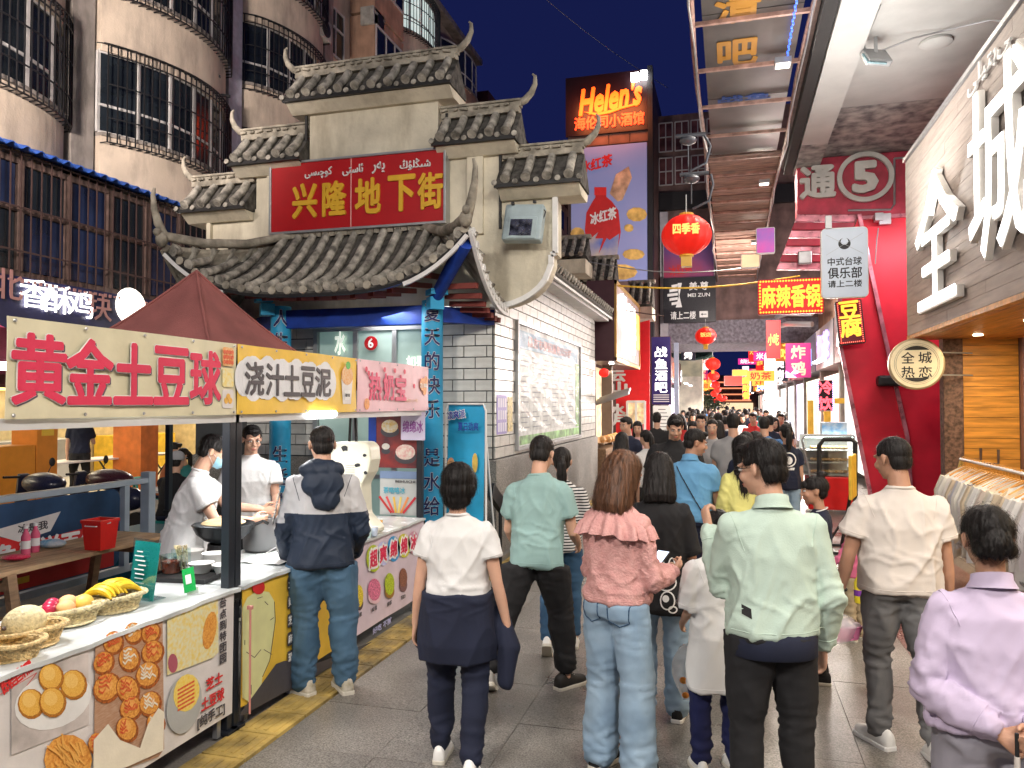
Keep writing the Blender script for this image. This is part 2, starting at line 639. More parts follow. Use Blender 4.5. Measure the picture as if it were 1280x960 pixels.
for z in ZF:
 bx = M().bb((XF - .01, 22.7, z - .9), (XF + .9, 25.0, z + 1.9)).build('bay', m_stucco2, apt)
 fr, q = M(), []
 for (ya, yb) in ((22.8, 23.5), (23.55, 24.2), (24.25, 24.9)):
  M().bb((XF + .89, ya, z + .1), (XF + .915, yb, z + 1.5)).build('pane', m_dark, bx)
  fr.bb((XF + .9, ya - .05, z + .04), (XF + .94, ya, z + 1.56))
 fr.bb((XF + .9, 22.8, z + 1.5), (XF + .945, 24.95, z + 1.57))
 fr.bb((XF + .9, 22.8, z + .04), (XF + .945, 24.95, z + .1))
 fr.bb((XF + .9, 24.9, z + .1), (XF + .94, 24.95, z + 1.5))
 fr.build('window_frame', m_wframe, bx)
 w = M().bb((XF, 21.1, z + .1), (XF + .03, 22.2, z + 1.6)).build('window', m_dark, apt)
 fr = M()
 for y in (21.1, 21.65, 22.2): fr.bb((XF + .02, y - .03, z + .05), (XF + .07, y + .03, z + 1.65))
 for zz in (z + .1, z + 1.0, z + 1.6): fr.bb((XF + .02, 21.07, zz - .03), (XF + .075, 22.23, zz + .03))
 fr.build('frame', m_wframe, w)
m_ac = mat('dull white air conditioner casing', (.42, .41, .37), .6, dirt=.5)
m_black = plain('black plastic', (.015, .015, .016), .5)
for i, (px, py, X, lab) in enumerate(((398, 36, -11.4, 'weathered air conditioner unit in the angle beside the curved balcony, nearer one'), (467, 26, -11.3, 'grimy air conditioner with round fan on the apartment wall, farther one beside lit window'))):
 c = P(px, py, X=X)
 t = thing('air_conditioner', lab, 'air conditioner', c, 0, 'air conditioners on the apartment wall')
 M().bb((-.28, -.42, -.3), (.2, .42, .3)).build('casing', m_ac, t, world=False, bevel=.02)
 f = M().lathe([(.23, 0), (.23, .02), (.2, .025)], (.2, .1, 0), 20, axis=(1, 0, 0))
 f.build('fan_grille', m_black, t, world=False)
 M().bar((-.5, -.3, -.33), (.2, -.3, -.33), .04).bar((-.5, .3, -.33), (.2, .3, -.33), .04).build('bracket', m_iron, t, world=False)
c = P(240, 95, X=-11.6)
br = M().bar(c, c + Vector((0, .1, .6)), .04).bar(c + Vector((-.2, 0, .1)), c + Vector((.45, .4, .1)), .05).bar(c + Vector((-.2, .1, -.25)), c + Vector((.5, .7, -.25)), .05)
tag(br.build('wall_bracket', m_iron), 'rusty iron wall bracket on the stucco between the two lower balconies', 'bracket')
ver = thing('verandah', 'brown framed verandah with dark blue panes under a blue corrugated roof', 'verandah', (-11, 4, 3.9))
XV = -10.95
mm = M().bb((-11.9, 2, 3.75), (XV, 18, 4.0))
mm.build('floor_slab', m_brown, ver)
k = 0
y = 5.0
while y < 17.6:
 M().bb((XV - .06, y + .06, 4.02), (XV - .03, y + .86, 4.95)).build('pane', m_bluepane if k % 3 != 1 else m_dark, ver)
 M().bb((XV - .06, y + .06, 5.02), (XV - .03, y + .86, 5.72)).build('pane', m_dark if k % 2 else m_bluepane, ver)
 M().bb((XV - .07, y - .05, 4.0), (XV + .03, y + .05, 5.8)).build('post', m_brown, ver)
 y += .93
 k += 1
M().bb((XV - .07, 5, 4.95), (XV + .02, 18, 5.02)).bb((XV - .07, 5, 5.72), (XV + .02, 18, 5.82)).build('rail', m_brown, ver)
gr = M()
y = 5.0
while y < 17.9:
 gr.bar((XV + .12, y, 3.8), (XV + .12, y, 5.9), .018)
 y += .19
for z in (3.85, 4.3, 5.0, 5.85): gr.bar((XV + .12, 5, z), (XV + .12, 18, z), .025)
gr.build('window_grille', plain('dark brown grille', (.05, .028, .025), .6), ver)
def corr(u, v):
 y = 4.5 + 13.6 * u
 return (XV - 1.1 + 1.5 * v, y, 6.3 - .42 * v + .035 * math.sin(y * 2 * PI / .26))
M().grid(corr, 420, 3, (0, 0, -.015)).build('corrugated_roof', m_blue, ver)
m_shopdark = plain('dark shop front', (.05, .045, .05), .6)
m_orange = mat('orange wall paint', (.60, .16, .03), .5, var=.1, dirt=.2)
m_shopwall = mat('cream shop interior wall', (.62, .50, .28), .6, var=.1, emit=0)
m_ylw = mat('yellow counter panel', (.75, .48, .05), .5)
m_steel = mat('brushed steel', (.50, .51, .53), .42, metal=.85, var=.04, bump=.01)
m_glass = glass('shop glass')
shop = thing('fried_chicken_shop', 'brightly lit open fronted fried chicken shop under the apartment block', 'shop', (-12, 14, 0))
for (ya, yb) in ((4, 5.2), (8.8, 9.6), (13.2, 13.7), (16.0, 16.5), (20.2, 20.8), (26, 26.6)):
 M().bb((-12.4, ya, 0), (-11.7, yb, 3.74)).build('pillar', m_orange if ya in (13.2, 4) else m_pier, shop)
M().bb((-17.2, 4, 0.0), (-17, 30, 3.74)).build('back_wall', m_shopwall, shop)
M().bb((-17, 20.2, 0.0), (-12.1, 20.4, 3.74)).build('side_wall', m_shopwall, shop)
M().bb((-17, 4, 0.0), (-12, 30, .02)).build('tiled_floor', plain('pale floor tile', (.5, .47, .4), .3), shop)
M().bb((-17, 4, 3.745), (-11.0, 30, 3.82)).build('ceiling', plain('white ceiling', (.7, .68, .62), .7), shop)
for i, (y, z) in enumerate(((11, .9), (15, .9), (18.5, .9))):
 M().bb((-16.9, y - 1.2, 0), (-16.2, y + 1.2, 1.0)).build('serving_counter', m_ylw if i % 2 == 0 else m_steel, shop, bevel=.02)
M().bb((-16.97, 12, 2.2), (-16.9, 19, 3.0)).build('menu_board', glow('menu board glow', (1, .75, .3), 1.2), shop)
M().bb((-16.97, 5, 1.6), (-16.9, 11, 2.8)).build('menu_board', glow('menu board glow 2', (.95, .9, .75), .9), shop)
for x in (-13.4, -15.6):
 for y in (6, 9, 12, 15, 18):
  M().bb((x - .15, y - .6, 3.70), (x + .15, y + .6, 3.738)).build('ceiling_lamp', glow('ceiling lamp glow', (1, .96, .88), 5), shop)
for y in (6.5, 11, 15, 19):
 lamp('shop_light', (-14.5, y, 3.6), 110, (2.5, 1.2), (1, .86, .62), parent=shop)
m_navy = mat('navy signboard', (.012, .014, .06), .4)
sb = thing('chicken_shop_sign', 'dark navy shop sign with glowing white characters over the bright open shop at far left', 'sign', (-10.6, 12, 3))
M().bb((-10.75, 6.0, 2.75), (-10.6, 13.3, 3.85)).build('board', m_navy, sb)
m_ledw = glow('white led letter', (1, .97, .95), 1.7)
m_letp = plain('unlit pink letter', (.35, .18, .17), .5)
p0, p1 = P(-2, 360, X=-10.55), P(140, 378, X=-10.55)
for ch, px, py, m_ in (('北', 10, 355, m_letp), ('香', 43, 367, m_ledw), ('酥', 73, 374, m_ledw), ('鸡', 101, 380, m_ledw), ('块', 125, 384, m_letp)):
 c = P(px, py, X=-10.56)
 text(ch, 'glowing_character' if m_ is m_ledw else 'unlit_character', m_, sb, frameM(c, (0, 1, 0), (0, 0, 1)), .52, .46, .006, .006)
mm = M()
for i in range(60):
 c = Vector((-10.56, 6.4 + i * .11, 3.78))
 mm.box(c, (.02, .05, .02 + .05 * random.random()))
mm.build('small_lettering', m_letp, sb)
sb2 = thing('lit_lobby_sign', 'orange backed round white light sign beside the dark chicken shop signboard', 'sign', (-10.6, 14, 3))
M().bb((-10.8, 13.4, 2.7), (-10.65, 15.6, 3.95)).build('board', m_orange, sb2)
c = P(163, 383, X=-10.6)
M().ell(c, (.12, .36, .34), n=20, m=10).build('glowing_lamp', glow('white lobby glow', (1, .93, .8), 2.5), sb2, smooth=True)
lamp('lobby_light', (-10.1, 13.9, 3.2), 60, (.6, .4), (1, .93, .8), to=(-6, 10, 1), parent=sb2)
led = thing('purple_light_panel', 'wall panel of purple and white light strips behind the seated diners', 'light panel', (-11.5, 16.5, 1.5))
for k in range(7):
 M().bb((-11.66, 16.6, 1.15 + k * .17), (-11.6, 20.1, 1.26 + k * .17)).build('light_strip', glow('purple strip', (.45, .25, .85), 1.6) if k % 2 else glow('pale strip', (.8, .75, 1), 1.8), led)
M().bb((-11.72, 16.5, 1.0), (-11.67, 20.2, 2.4)).build('backing', m_shopdark, led)
apt2 = thing('apartment_building', 'second apartment block farther down the street, its sloping eave line against the night sky', 'building', (-12, 40, 0))
M().bb((-22, 37, 0), (-12.2, 70, 17.2)).build('wall', m_stucco2, apt2)
M().bb((-22.4, 36.6, 17.2), (-11.6, 70.5, 17.7)).build('roof', mat('dull red roof edge', (.10, .035, .03), .8), apt2)
for z in (7, 10, 13, 15.2):
 for y in range(38, 68, 3):
  M().bb((-12.21, y, z), (-12.15, y + 1.6, z + 1.4)).build('window', m_dark, apt2)
M().bb((-20, 43, 17.7), (-14, 47, 19.6)).build('stair_head', m_brown, apt2)
# ================================================================ GATEHOUSE
m_plaster = mat('cream plaster', (.70, .65, .52), .85, var=.10, scale=2.5, bump=.18, bscale=25, dirt=.55, dirtcol=(.26, .22, .15))
m_rtile = mat('weathered grey roof tile', (.36, .34, .295), .82, var=.42, scale=9, bump=.4, bscale=60, dirt=.5, dirtcol=(.07, .065, .055))
m_rbase = mat('dark tile trough', (.085, .08, .072), .9, var=.4, scale=12, bump=.4)
m_ridge = mat('ridge mortar', (.36, .33, .27), .9, var=.3, scale=7, bump=.5, bscale=40, dirt=.5, dirtcol=(.08, .07, .055))
m_wtile = mat('pale glazed wall tile', (.62, .62, .59), .30, var=.10, scale=3, bump=.05, dirt=.12, stretch=(1, 1, 3))
m_grout = plain('dark grout', (.07, .075, .08), .9)
m_red = mat('red signboard', (.42, .004, .008), .5, var=.04, bump=.02)
m_gold = plain('gold lettering', (.72, .42, .03), .45)
m_white = plain('white paint', (.78, .78, .77), .5)
m_cyan = mat('sky blue column paint', (.025, .34, .62), .45, var=.12, scale=3, bump=.04, dirt=.12)
m_beam = mat('deep blue beam', (.012, .05, .34), .5, var=.15)
m_dred = plain('dark red rafter', (.22, .05, .04), .7)
m_metal = plain('grey metal', (.40, .41, .42), .4, metal=.6)
m_ltblue = mat('pale blue lamp housing', (.40, .50, .53), .45, var=.06)
CX = -4.28
YW = 8.70
gate = thing('gatehouse', 'traditional gatehouse with stepped cream wall and grey tiled upturned roofs', 'gatehouse', (-4.3, 9, 0))
def curve(fn, n=8): return [fn(k / n) for k in range(n + 1)]
prof = []
R_ = [(.88, 5.72), (.88, 4.98), (1.66, 4.98), (1.66, 4.42), (2.35, 4.42), (2.35, 3.62), (2.30, 3.60), (2.30, 3.50)]
R_ += [(1.56 + .72 * math.cos(a) ** 1.0, 3.02 + .46 * (1 - math.sin(a)) if False else 3.50 - .48 * math.sin(a)) for a in [PI / 2 * k / 8 for k in range(1, 9)]]
right = [(CX + a, YW, z) for a, z in R_]
left = [(CX - a, YW, z) for a, z in R_][::-1]
M().prism(right + left, (0, .30, 0)).build('stepped_wall', m_plaster, gate)
tr = [Vector((CX + a, YW - .02, z)) for a, z in R_[4:]]
for s in (1, -1):
 t = M()
 pts = [Vector((CX + s * (v.x - CX), YW - .03, v.z)) for v in tr]
 for a, b in zip(pts[:-1], pts[1:]): t.bar(a, b, .06, .05, up=(0, 1, 0))
 t.build('edge_trim', m_white if s > 0 else m_plaster, gate)
for s in (1, -1):   # flat pilasters on the wall either side of the sign
 M().bb((CX + s * 1.33 - .06, YW - .05, 3.9), (CX + s * 1.33 + .14 * s, YW - .003, 4.94)).build('pilaster', m_plaster, gate)
def horn(p, dx, dy=0., s=1.):
 """upturned ridge end; p = ridge end, dx,dy = outward direction"""
 d = Vector((dx, dy, 0))
 pts = [Vector(p) - d * .35 * s, Vector(p), Vector(p) + d * .13 * s + Vector((0, 0, .05 * s)), Vector(p) + d * .23 * s + Vector((0, 0, .15 * s)), Vector(p) + d * .29 * s + Vector((0, 0, .28 * s)), Vector(p) + d * .29 * s + Vector((0, 0, .40 * s)), Vector(p) + d * .25 * s + Vector((0, 0, .44 * s))]
 return M().tube(pts, [.05 * s, .060 * s, .058 * s, .050 * s, .038 * s, .026 * s, .014 * s], 10)
barrel_cache = {}
def barrel(parent, p0, p1, sag=.03, r=.052, name='barrel_tile'):
 """one course of half-round tiles from the eave p0 up to p1"""
 p0, p1 = Vector(p0), Vector(p1)
 L = (p1 - p0).length
 n = max(2, int(L / .17))
 pts, rs = [], []
 for k in range(n):
  for e, rr_ in ((0, 1.0), (.93, .95)):
   t = (k + e) / n
   q = p0.lerp(p1, t) - Vector((0, 0, sag * math.sin(PI * t)))
   q += Vector((random.uniform(-.004, .004), 0, random.uniform(-.004, .004)))
   pts.append(q)
   rs.append(r * rr_)
 mm = M().tube(pts, rs, 9)
 d = (pts[0] - pts[1]).normalized()
 mm.tube([pts[0] + d * .012, pts[0] - d * .0], [r * 1.12, r * 1.12], 10)
 mm.tube([pts[0] + d * .018, pts[0] + d * .008], [r * .55, r * .6], 8)
 return mm.build(name, m_rtile, parent, smooth=True)
def coping(x0, x1, ze, horns, seed=0):
 """tiled coping over one step of the wall, x0..x1, eave height ze"""
 zr = ze + .36
 ye, yr = YW - .24, YW + .06
 b = M()
 b.prism([(x0, ye, ze), (x0, yr, zr), (x0, 2 * yr - ye, ze), (x0, 2 * yr - ye, ze - .04), (x0, ye, ze - .04)], (x1 - x0, 0, 0))
 rf = b.build('coping', m_rbase, gate)
 M().prism([(x0 + .02, ye + .03, ze - .045), (x0 + .02, YW + .4, ze - .045), (x0 + .02, YW + .31, ze - .15), (x0 + .02, YW - .06, ze - .15)], (x1 - x0 - .04, 0, 0)).build('eave_soffit', m_plaster, rf)
 st = M().bb((x0 - .01, ye - .02, ze - .045), (x1 + .01, ye + .02, ze - .005))
 st.build('eave_strip', m_black, rf)
 n = max(2, round((x1 - x0) / .225))
 for k in range(n):
  x = x0 + (k + .5) * (x1 - x0) / n
  barrel(rf, (x, ye - .03, ze + .05), (x, yr - .04, zr + .0), .015, .052)
 dr = M()
 for k in range(n + 1):
  x = x0 + k * (x1 - x0) / n
  dr.lathe([(.034, 0), (.034, .012)], (x, ye - .03, ze + .005), 10, axis=(0, -1, .2))
 dr.build('drip_tile', m_rtile, rf, kind='stuff')
 rg = M()
 rg.bb((x0 + .02, yr - .07, zr), (x1 - .02, yr + .07, zr + .07))
 rg.bb((x0 - .0, yr - .05, zr + .07), (x1, yr + .05, zr + .13))
 xx = x0 + .06
 while xx < x1 - .1:      # pierced tile pattern in the ridge
  w = random.uniform(.05, .11)
  rg.box((xx, yr - .06, zr + .10), (w, .05, .035), (0, random.uniform(-.25, .25), 0))
  xx += w + .05
 rg.bb((x0, yr - .06, zr + .135), (x1, yr + .06, zr + .165))
 ridge = rg.build('ridge', m_ridge, rf, bevel=.008)
 for h in horns:
  x = x1 if h > 0 else x0
  horn((x - h * .06, yr, zr + .11), h, 0, .78).build('ridge_horn', m_ridge, rf, smooth=True)
 return rf
coping(CX - 1.12, CX + 1.12, 5.72, (-1, 1))
for s in (1, -1):
 a, b = sorted((CX + s * .90, CX + s * 1.92))
 coping(a, b, 4.98, (s,))
 a, b = sorted((CX + s * 1.68, CX + s * 2.68))
 coping(a, b, 4.42, (s,))
for x, z0, z1 in ((CX + 1.0, 4.95, 5.4), (CX + 1.68, 3.95, 4.9), (CX - .92, 4.9, 5.6)):
 M().bb((x - .015, YW - .03, z0), (x + .015, YW - .005, z1)).build('cable_strip', m_black, gate)
x0, x1, z0, z1, ys = -5.62, -3.27, 4.06, 4.92, 8.56
sg = thing('entrance_sign', 'large red sign with gold Chinese characters and white Uyghur script on the gatehouse wall', 'sign', ((x0 + x1) / 2, ys, z0))
M().bb((x0, ys, z0), (x1, YW - .005, z1)).build('board', m_red, sg)
fr = M()
for a, b in (((x0 - .03, z0 - .03), (x1 + .03, z0)), ((x0 - .03, z1), (x1 + .03, z1 + .03)), ((x0 - .03, z0), (x0, z1)), ((x1, z0), (x1 + .03, z1))):
 fr.bb((a[0], ys - .02, a[1]), (b[0], YW - .004, b[1]))
fr.build('frame', m_metal, sg, bevel=.004)
xs = P(439, 240, Y=ys).x
M().bb((xs - .006, ys - .008, z0), (xs + .006, ys - .001, z1)).build('seam', plain('pale seam', (.8, .4, .38), .5), sg)
for ch, px, w in (('兴', 381, .33), ('隆', 418, .31), ('地', 460, .33), ('下', 502, .34), ('街', 538, .31)):
 c = P(px, 240, Y=ys - .012)
 text(ch, 'gold_character', m_gold, sg, front(c.x, ys - .012, z0 + .37), w, .42, .030, .010)
uy = ["\uFEB7\uFBE9\uFBD6\uFEE0\uFBD8\uFBD3", "\uFEF3\uFEEA\uFEAD", "\uFE8B\uFE8E\uFEB3\uFE98\uFEF0", "\uFEDB\uFEEE\uFB7C\uFBE9\uFEB4\uFEF0"]
for wd, px, w in zip(uy, (519, 473, 441, 398), (.40, .17, .28, .38)):
 c = P(px, 215, Y=ys - .01)
 text(wd[::-1], 'white_word', m_white, sg, front(c.x, ys - .01, z1 - .15), w, .14, .015, .008)
c = P(655, 280, Y=8.5)
fl = thing('floodlight', 'square pale blue floodlight box hanging on the cream gatehouse wall', 'floodlight', c)
rx = Matrix.Rotation(R(-12), 3, 'X') @ Matrix.Rotation(R(4), 3, 'Y')
M().box((0, 0, 0), (.46, .14, .44), rx).build('housing', m_ltblue, fl, world=False, bevel=.02)
M().box((.0, -.085, -.06), (.34, .03, .27), rx).build('rim', m_ltblue, fl, world=False, bevel=.01)
M().box((-.01, -.105, -.06), (.26, .01, .2), rx).build('reflector', mat('wavy reflector', (.5, .52, .5), .15, metal=.9, var=.5, scale=14, bump=.4, bscale=12), fl, world=False)
M().box((-.12, -.05, .235), (.03, .05, .03)).box((.14, -.05, .235), (.03, .05, .03)).build('hinge', m_black, fl, world=False)
M().tube([(.2, 0, .2), (.26, -.02, .12), (.22, 0, .02)], .006, 6).bar((0, .06, -.15), (0, .17, -.15), .05).build('bracket', m_black, fl, world=False)
# ---------------- main projecting roof
HE, HT = 1.87, .98          # half width at the eave, at the wall
RX = -4.47
YE, YT, ZT = 7.6, 8.66, 4.02
def eave_z(u): return 3.16 + .57 * abs(u) ** 3.4
def roofpt(x, v):
 u = (x - RX) / HE
 vm = min(1., (HE - abs(x - RX)) / (HE - HT))
 z = eave_z(u) * (1 - v) + ZT * v - .16 * math.sin(PI * v) * (1 - abs(u) * .6)
 return Vector((x, YE + (YT - YE) * v - .10 * abs(u) ** 3 * (1 - v), z))
mr = thing('eaves_roof', 'projecting grey barrel tiled roof with upturned corners under the red sign of the gatehouse', 'roof', (RX, 8.2, 3))
def surf(u, v):
 x = RX + HE * (2 * u - 1)
 vm = min(1., (HE - abs(x - RX)) / (HE - HT))
 return roofpt(x, v * vm) - Vector((0, 0, .03))
M().grid(surf, 48, 8, (0, 0, -.05)).build('roof_deck', m_rbase, mr)
n = 19
for k in range(n):
 x = RX - HE + (k + .5) * 2 * HE / n
 vm = min(1., (HE - abs(x - RX)) / (HE - HT))
 pts = []
 m_n = max(2, int(7 * vm + .5))
 mm = M()
 pts, rs = [], []
 for j in range(m_n):
  for e, q in ((0, 1.), (.92, .94)):
   pts.append(roofpt(x, vm * (j + e) / m_n) + Vector((random.uniform(-.005, .005), 0, .02 + random.uniform(-.004, .004))))
   rs.append(.050 * q)
 mm.tube(pts, rs, 10)
 d = (pts[0] - pts[1]).normalized()
 mm.tube([pts[0] + d * .014, pts[0]], [.06, .06], 12)
 mm.tube([pts[0] + d * .02, pts[0] + d * .01], [.03, .034], 8)
 mm.build('barrel_tile', m_rtile, mr, smooth=True)
for k in range(n + 1):
 x = RX - HE + k * 2 * HE / n
 x = max(RX - HE + .03, min(RX + HE - .03, x))
 p = roofpt(x, 0)
 M().lathe([(.05, 0), (.045, .015)], p + Vector((0, -.02, -.015)), 10, axis=(0, -1, .1)).build('drip_tile', m_ridge, mr)
ed = M()
N = 40
for k in range(N):
 a, b = (roofpt(RX + HE * (2 * (k + e) / N - 1), 0) + Vector((0, .0, -.075)) for e in (0, 1))
 ed.bar(a, b, .05, .035)
ed.build('eave_board', m_black, mr)
tl = M()
for k in range(22):     # loose row of cut tiles across the top of the slope
 x = RX - HT + 2 * HT * (k + .5) / 22
 tl.box(roofpt(x, .97) + Vector((0, -.03, .06)), (.075, .04, .12), (.3, random.uniform(-.2, .2), 0))
tl.bar(roofpt(RX - HT - .1, 1) + Vector((0, -.04, .09)), roofpt(RX + HT + .1, 1) + Vector((0, -.04, .09)), .1, .1)
tl.build('top_ridge', m_ridge, mr)
for s in (1, -1):
 cor = roofpt(RX + s * HE, 0)
 top = roofpt(RX + s * HT, 1.) + Vector((0, 0, .05))
 def E(a, cor=cor, s=s):
  return Vector((cor.x + s * .02 * a, cor.y + a * (8.78 - cor.y), 3.0 + (cor.z - 3.0) * (1 - a) ** 2.2))
 def T(a, cor=cor, top=top, s=s):
  return cor.lerp(top + Vector((0, .1, 0)), min(1, a * 1.02)) - Vector((0, 0, .12 * math.sin(PI * min(1, a))))
 M().grid(lambda a, b: E(a).lerp(T(a), b), 10, 5, (0, 0, -.05)).build('side_deck', m_ridge, mr)
 for k in range(7):
  a = (k + .6) / 7
  barrel(mr, E(a) + Vector((s * .03, 0, .03)), T(a) + Vector((0, 0, .03)), .02, .055)
 pp = M()
 for k in range(12):
  pp.bar(E(k / 12) + Vector((s * .03, 0, -.05)), E((k + 1) / 12) + Vector((s * .03, 0, -.05)), .04, .07)
  if k % 1 == 0: pp.lathe([(.05, 0), (.045, .02)], E((k + .5) / 12) + Vector((s * .04, 0, 0)), 8, axis=(s, 0, .1))
 pp.build('side_drip_edge', m_white if s > 0 else m_ridge, mr)
 hp = [top + Vector((-s * .35, .12, .02)), top + Vector((-s * .05, -.03, .06)), top.lerp(cor, .35) + Vector((0, 0, -.02)), top.lerp(cor, .7) + Vector((0, 0, .0)), cor + Vector((0, 0, .1)), cor + Vector((s * .06, -.05, .25)), cor + Vector((s * .10, -.07, .42)), cor + Vector((s * .11, -.08, .58)), cor + Vector((s * .09, -.08, .66))]
 for q_ in (0, 1, 2, 3): hp[q_] = hp[q_] - Vector((0, 0, (.12, .11, .07, .03)[q_]))
 M().tube(hp, [.04, .052, .055, .058, .058, .050, .038, .027, .014], 12).build('hip_horn', m_ridge, mr, smooth=True)
 M().ell(cor + Vector((0, -.06, .05)), (.07, .07, .09), n=10, m=8).ell(cor + Vector((s * .02, -.11, .13)), (.045, .05, .05), n=8, m=6).build('corner_figure', m_ridge, mr, smooth=True)
 wb = M()
 for k in range(8):
  a, b = (roofpt(RX + s * HE * (.60 + .4 * (k + e) / 8), 0) + Vector((0, -.015, -.11)) for e in (0, 1))
  wb.bar(a, b, .03, .045)
 wb.build('corner_edge_board', m_white, mr)
 for k in range(7):
  a = .34 + .64 * k / 6
  e_ = E(a) + Vector((-s * .05, 0, -.13))
  M().bar(e_, e_ + Vector((-s * .45, .1, .0 + .05 * a)), .06, .06).build('rafter', m_dred, mr)
for k in range(13):
 x = RX - HE * .72 + k * 2 * HE * .72 / 12
 p = roofpt(x, 0) + Vector((0, .10, -.09))
 M().bar(p, Vector((x * .9 + RX * .1, 8.6, p.z + .12)), .06, .06).build('rafter', m_dred, mr)
col_pos = [(-3.27, 8.2), (-5.24, 8.2)]
m_ink = plain('dark blue calligraphy', (.02, .025, .12), .5)
chars = ['夏天的快乐 是水给的', '人生 苦短 生活要甜的']
for (x, y), cs, lab in zip(col_pos, chars, ('sky blue round column with a vertical calligraphy couplet, right of the gatehouse door', 'sky blue round column with calligraphy couplet, left of the gatehouse door, behind the white canopies')):
 c = thing('column', lab, 'column', (x, y, 0), 0, 'blue columns of the gatehouse')
 M().lathe([(.16, 0), (.16, .12), (.13, .18), (.127, 1.6), (.122, 3.05)], (0, 0, 0), 28).build('shaft', m_cyan, c, world=False, smooth=True)
 ang = math.atan2(-y, -x)     # the written side faces down the street towards the viewer
 for i, ch in enumerate(cs):
  if ch == ' ': continue
  for lay, (m_, bo, rr_) in enumerate(((m_white, .034, .132), (m_ink, .014, .137))):
   vs, fs, tw, th = textmesh(ch, bo, .002)
   sc_ = .19
   mm = M()
   for v in vs:
    a = ang + v.x * sc_ / .13 * 1.02
    r2 = rr_ + v.z * .3
    mm.v.append(Vector((r2 * math.cos(a), r2 * math.sin(a), 2.90 - i * .272 + v.y * .22)))
   mm.f = list(fs)
   mm.build('character_outline' if lay == 0 else 'character', m_, c, world=False)
M().bb((-5.24, 8.14, 2.78), (-3.27, 8.26, 3.0)).build('beam', m_beam, gate, bevel=.01)
M().bar((-3.27, 8.2, 2.9), (-2.72, 8.75, 2.9), .1, .18).build('tie_beam', m_beam, gate)
M().bar((-5.24, 8.2, 2.9), (-5.9, 8.75, 2.9), .1, .18).build('tie_beam', m_beam, gate)
for s in (1, -1):
 cor = roofpt(RX + s * HE, 0)
 a = Vector((-3.22, 8.1, 3.02)) if s > 0 else Vector((-5.3, 8.1, 3.02))
 b = cor + Vector((-s * .05, .05, -.18))
 if s > 0: M().tube([a, b], [.07, .085], 14).build('corner_beam', m_beam, gate, smooth=True)
 M().box(a + Vector((s * .04, -.04, -.02)), (.16, .16, .14), (0, 0, .7)).box(a + Vector((s * .07, -.07, .10)), (.2, .2, .06), (0, 0, .7)).build('bracket_block', m_cyan, gate)
# ---------------- walls
M().bb((-6.9, 8.78, 0), (-2.72, 9.0, 3.6)).build('front_wall', m_grout, gate)
M().bb((-2.92, 9.0, 0), (-2.72, 16.0, 3.8)).build('side_wall', m_grout, gate)
M().bb((-6.9, 9.0, 0), (-6.7, 16.0, 3.8)).bb((-6.7, 15.8, 0), (-2.92, 16, 3.8)).build('rear_wall', m_plaster, gate)
M().bb((-3.55, 8.72, 0), (-2.66, 8.78, 1.2)).bb((-2.72, 8.78, 0), (-2.66, 16.0, 1.2)).bb((-6.9, 8.72, 0), (-5.05, 8.78, 1.2)).build('granite_plinth', m_plinth, gate, bevel=.006)
M().bb((-2.72, 8.76, .0), (-2.60, 16.05, .06)).build('plinth_step', m_plinth, gate)
tw, th = .29, .136
tme = M().box((0, 0, 0), (tw - .014, .022, th - .013)).mesh('wall_tile', m_wtile)
rr = random.Random(5)
def tiles(x0, x1, z0, z1, mk, skip=None):
 row = 0
 z = z0
 while z + th * .6 < z1:
  x = x0 + (0 if row % 2 == 0 else -tw / 2)
  while x < x1 - .03:
   a, b = max(x, x0), min(x + tw, x1)
   if b - a > .04 and not (skip and skip((a + b) / 2, z + th / 2)):
    if b - a > tw - .01:
     o = link('wall_tile', tme, gate, False)
    else:
     o = link('wall_tile', M().box((0, 0, 0), (b - a - .014, .022, th - .013)).mesh('wall_tile', m_wtile), gate, False)
    mk(o, (a + b) / 2, z + th / 2)
   x += tw
  z += th
  row += 1
def onfront(o, x, z):
 o.matrix_basis = WM(gate).inverted() @ Matrix.Translation((x, 8.772 + rr.uniform(-.001, .001), z))
def onside(o, y, z):
 o.matrix_basis = WM(gate).inverted() @ Matrix.Translation((-2.712 + rr.uniform(-.001, .001), y, z)) @ Matrix.Rotation(PI / 2, 4, 'Z')
tiles(-3.52, -2.725, 1.21, 3.12, onfront)
tiles(-6.1, -5.08, 1.21, 3.12, onfront)
tw = .42
tme = M().box((0, 0, 0), (tw - .014, .022, th - .013)).mesh('wall_tile', m_wtile)
tiles(8.80, 15.9, 1.21, 3.75, onside, lambda y, z: 9.75 < y < 14.1 and 1.3 < z < 2.9)
dr = thing('entrance_door', 'wide glass entrance with greenish frosted panes between the two blue columns', 'door', (-4.3, 8.7, 0))
m_frost_glow = mat('glowing green frosted glass', (.36, .46, .43), .22, var=.2, scale=1.2, bump=0, spec=.5, emit=.10, ecol=(.6, 1, .9))  # weak emission in the glass stands for light from inside
el = thing('tube_lamp', 'added hidden lamp tube under the eaves above the gatehouse door', 'lamp', (-4, 8.45, 2.98))  # hidden lamp added to brighten the door and front wall
M().tube([(-4.9, 8.42, 3.0), (-3.0, 8.42, 3.0)], .014, 8).build('glowing_tube', glow('hidden eave glow', (1, .98, .93), 2), el)
lamp('added_eave_light', (-4.1, 8.48, 2.90), 13, (1.6, .2), (1, .98, .93), to=(-3.7, 8.9, 1.0), parent=el)
for k, (a, b) in enumerate(((-5.0, -4.5), (-4.47, -3.97), (-3.94, -3.57))):
 M().bb((a, 8.70, .05), (b, 8.73, 2.78)).build('pane', m_frost_glow, dr)
fr = M()
for x in (-5.04, -4.485, -3.955, -3.56): fr.bb((x - .03, 8.66, 0), (x + .03, 8.76, 2.84))
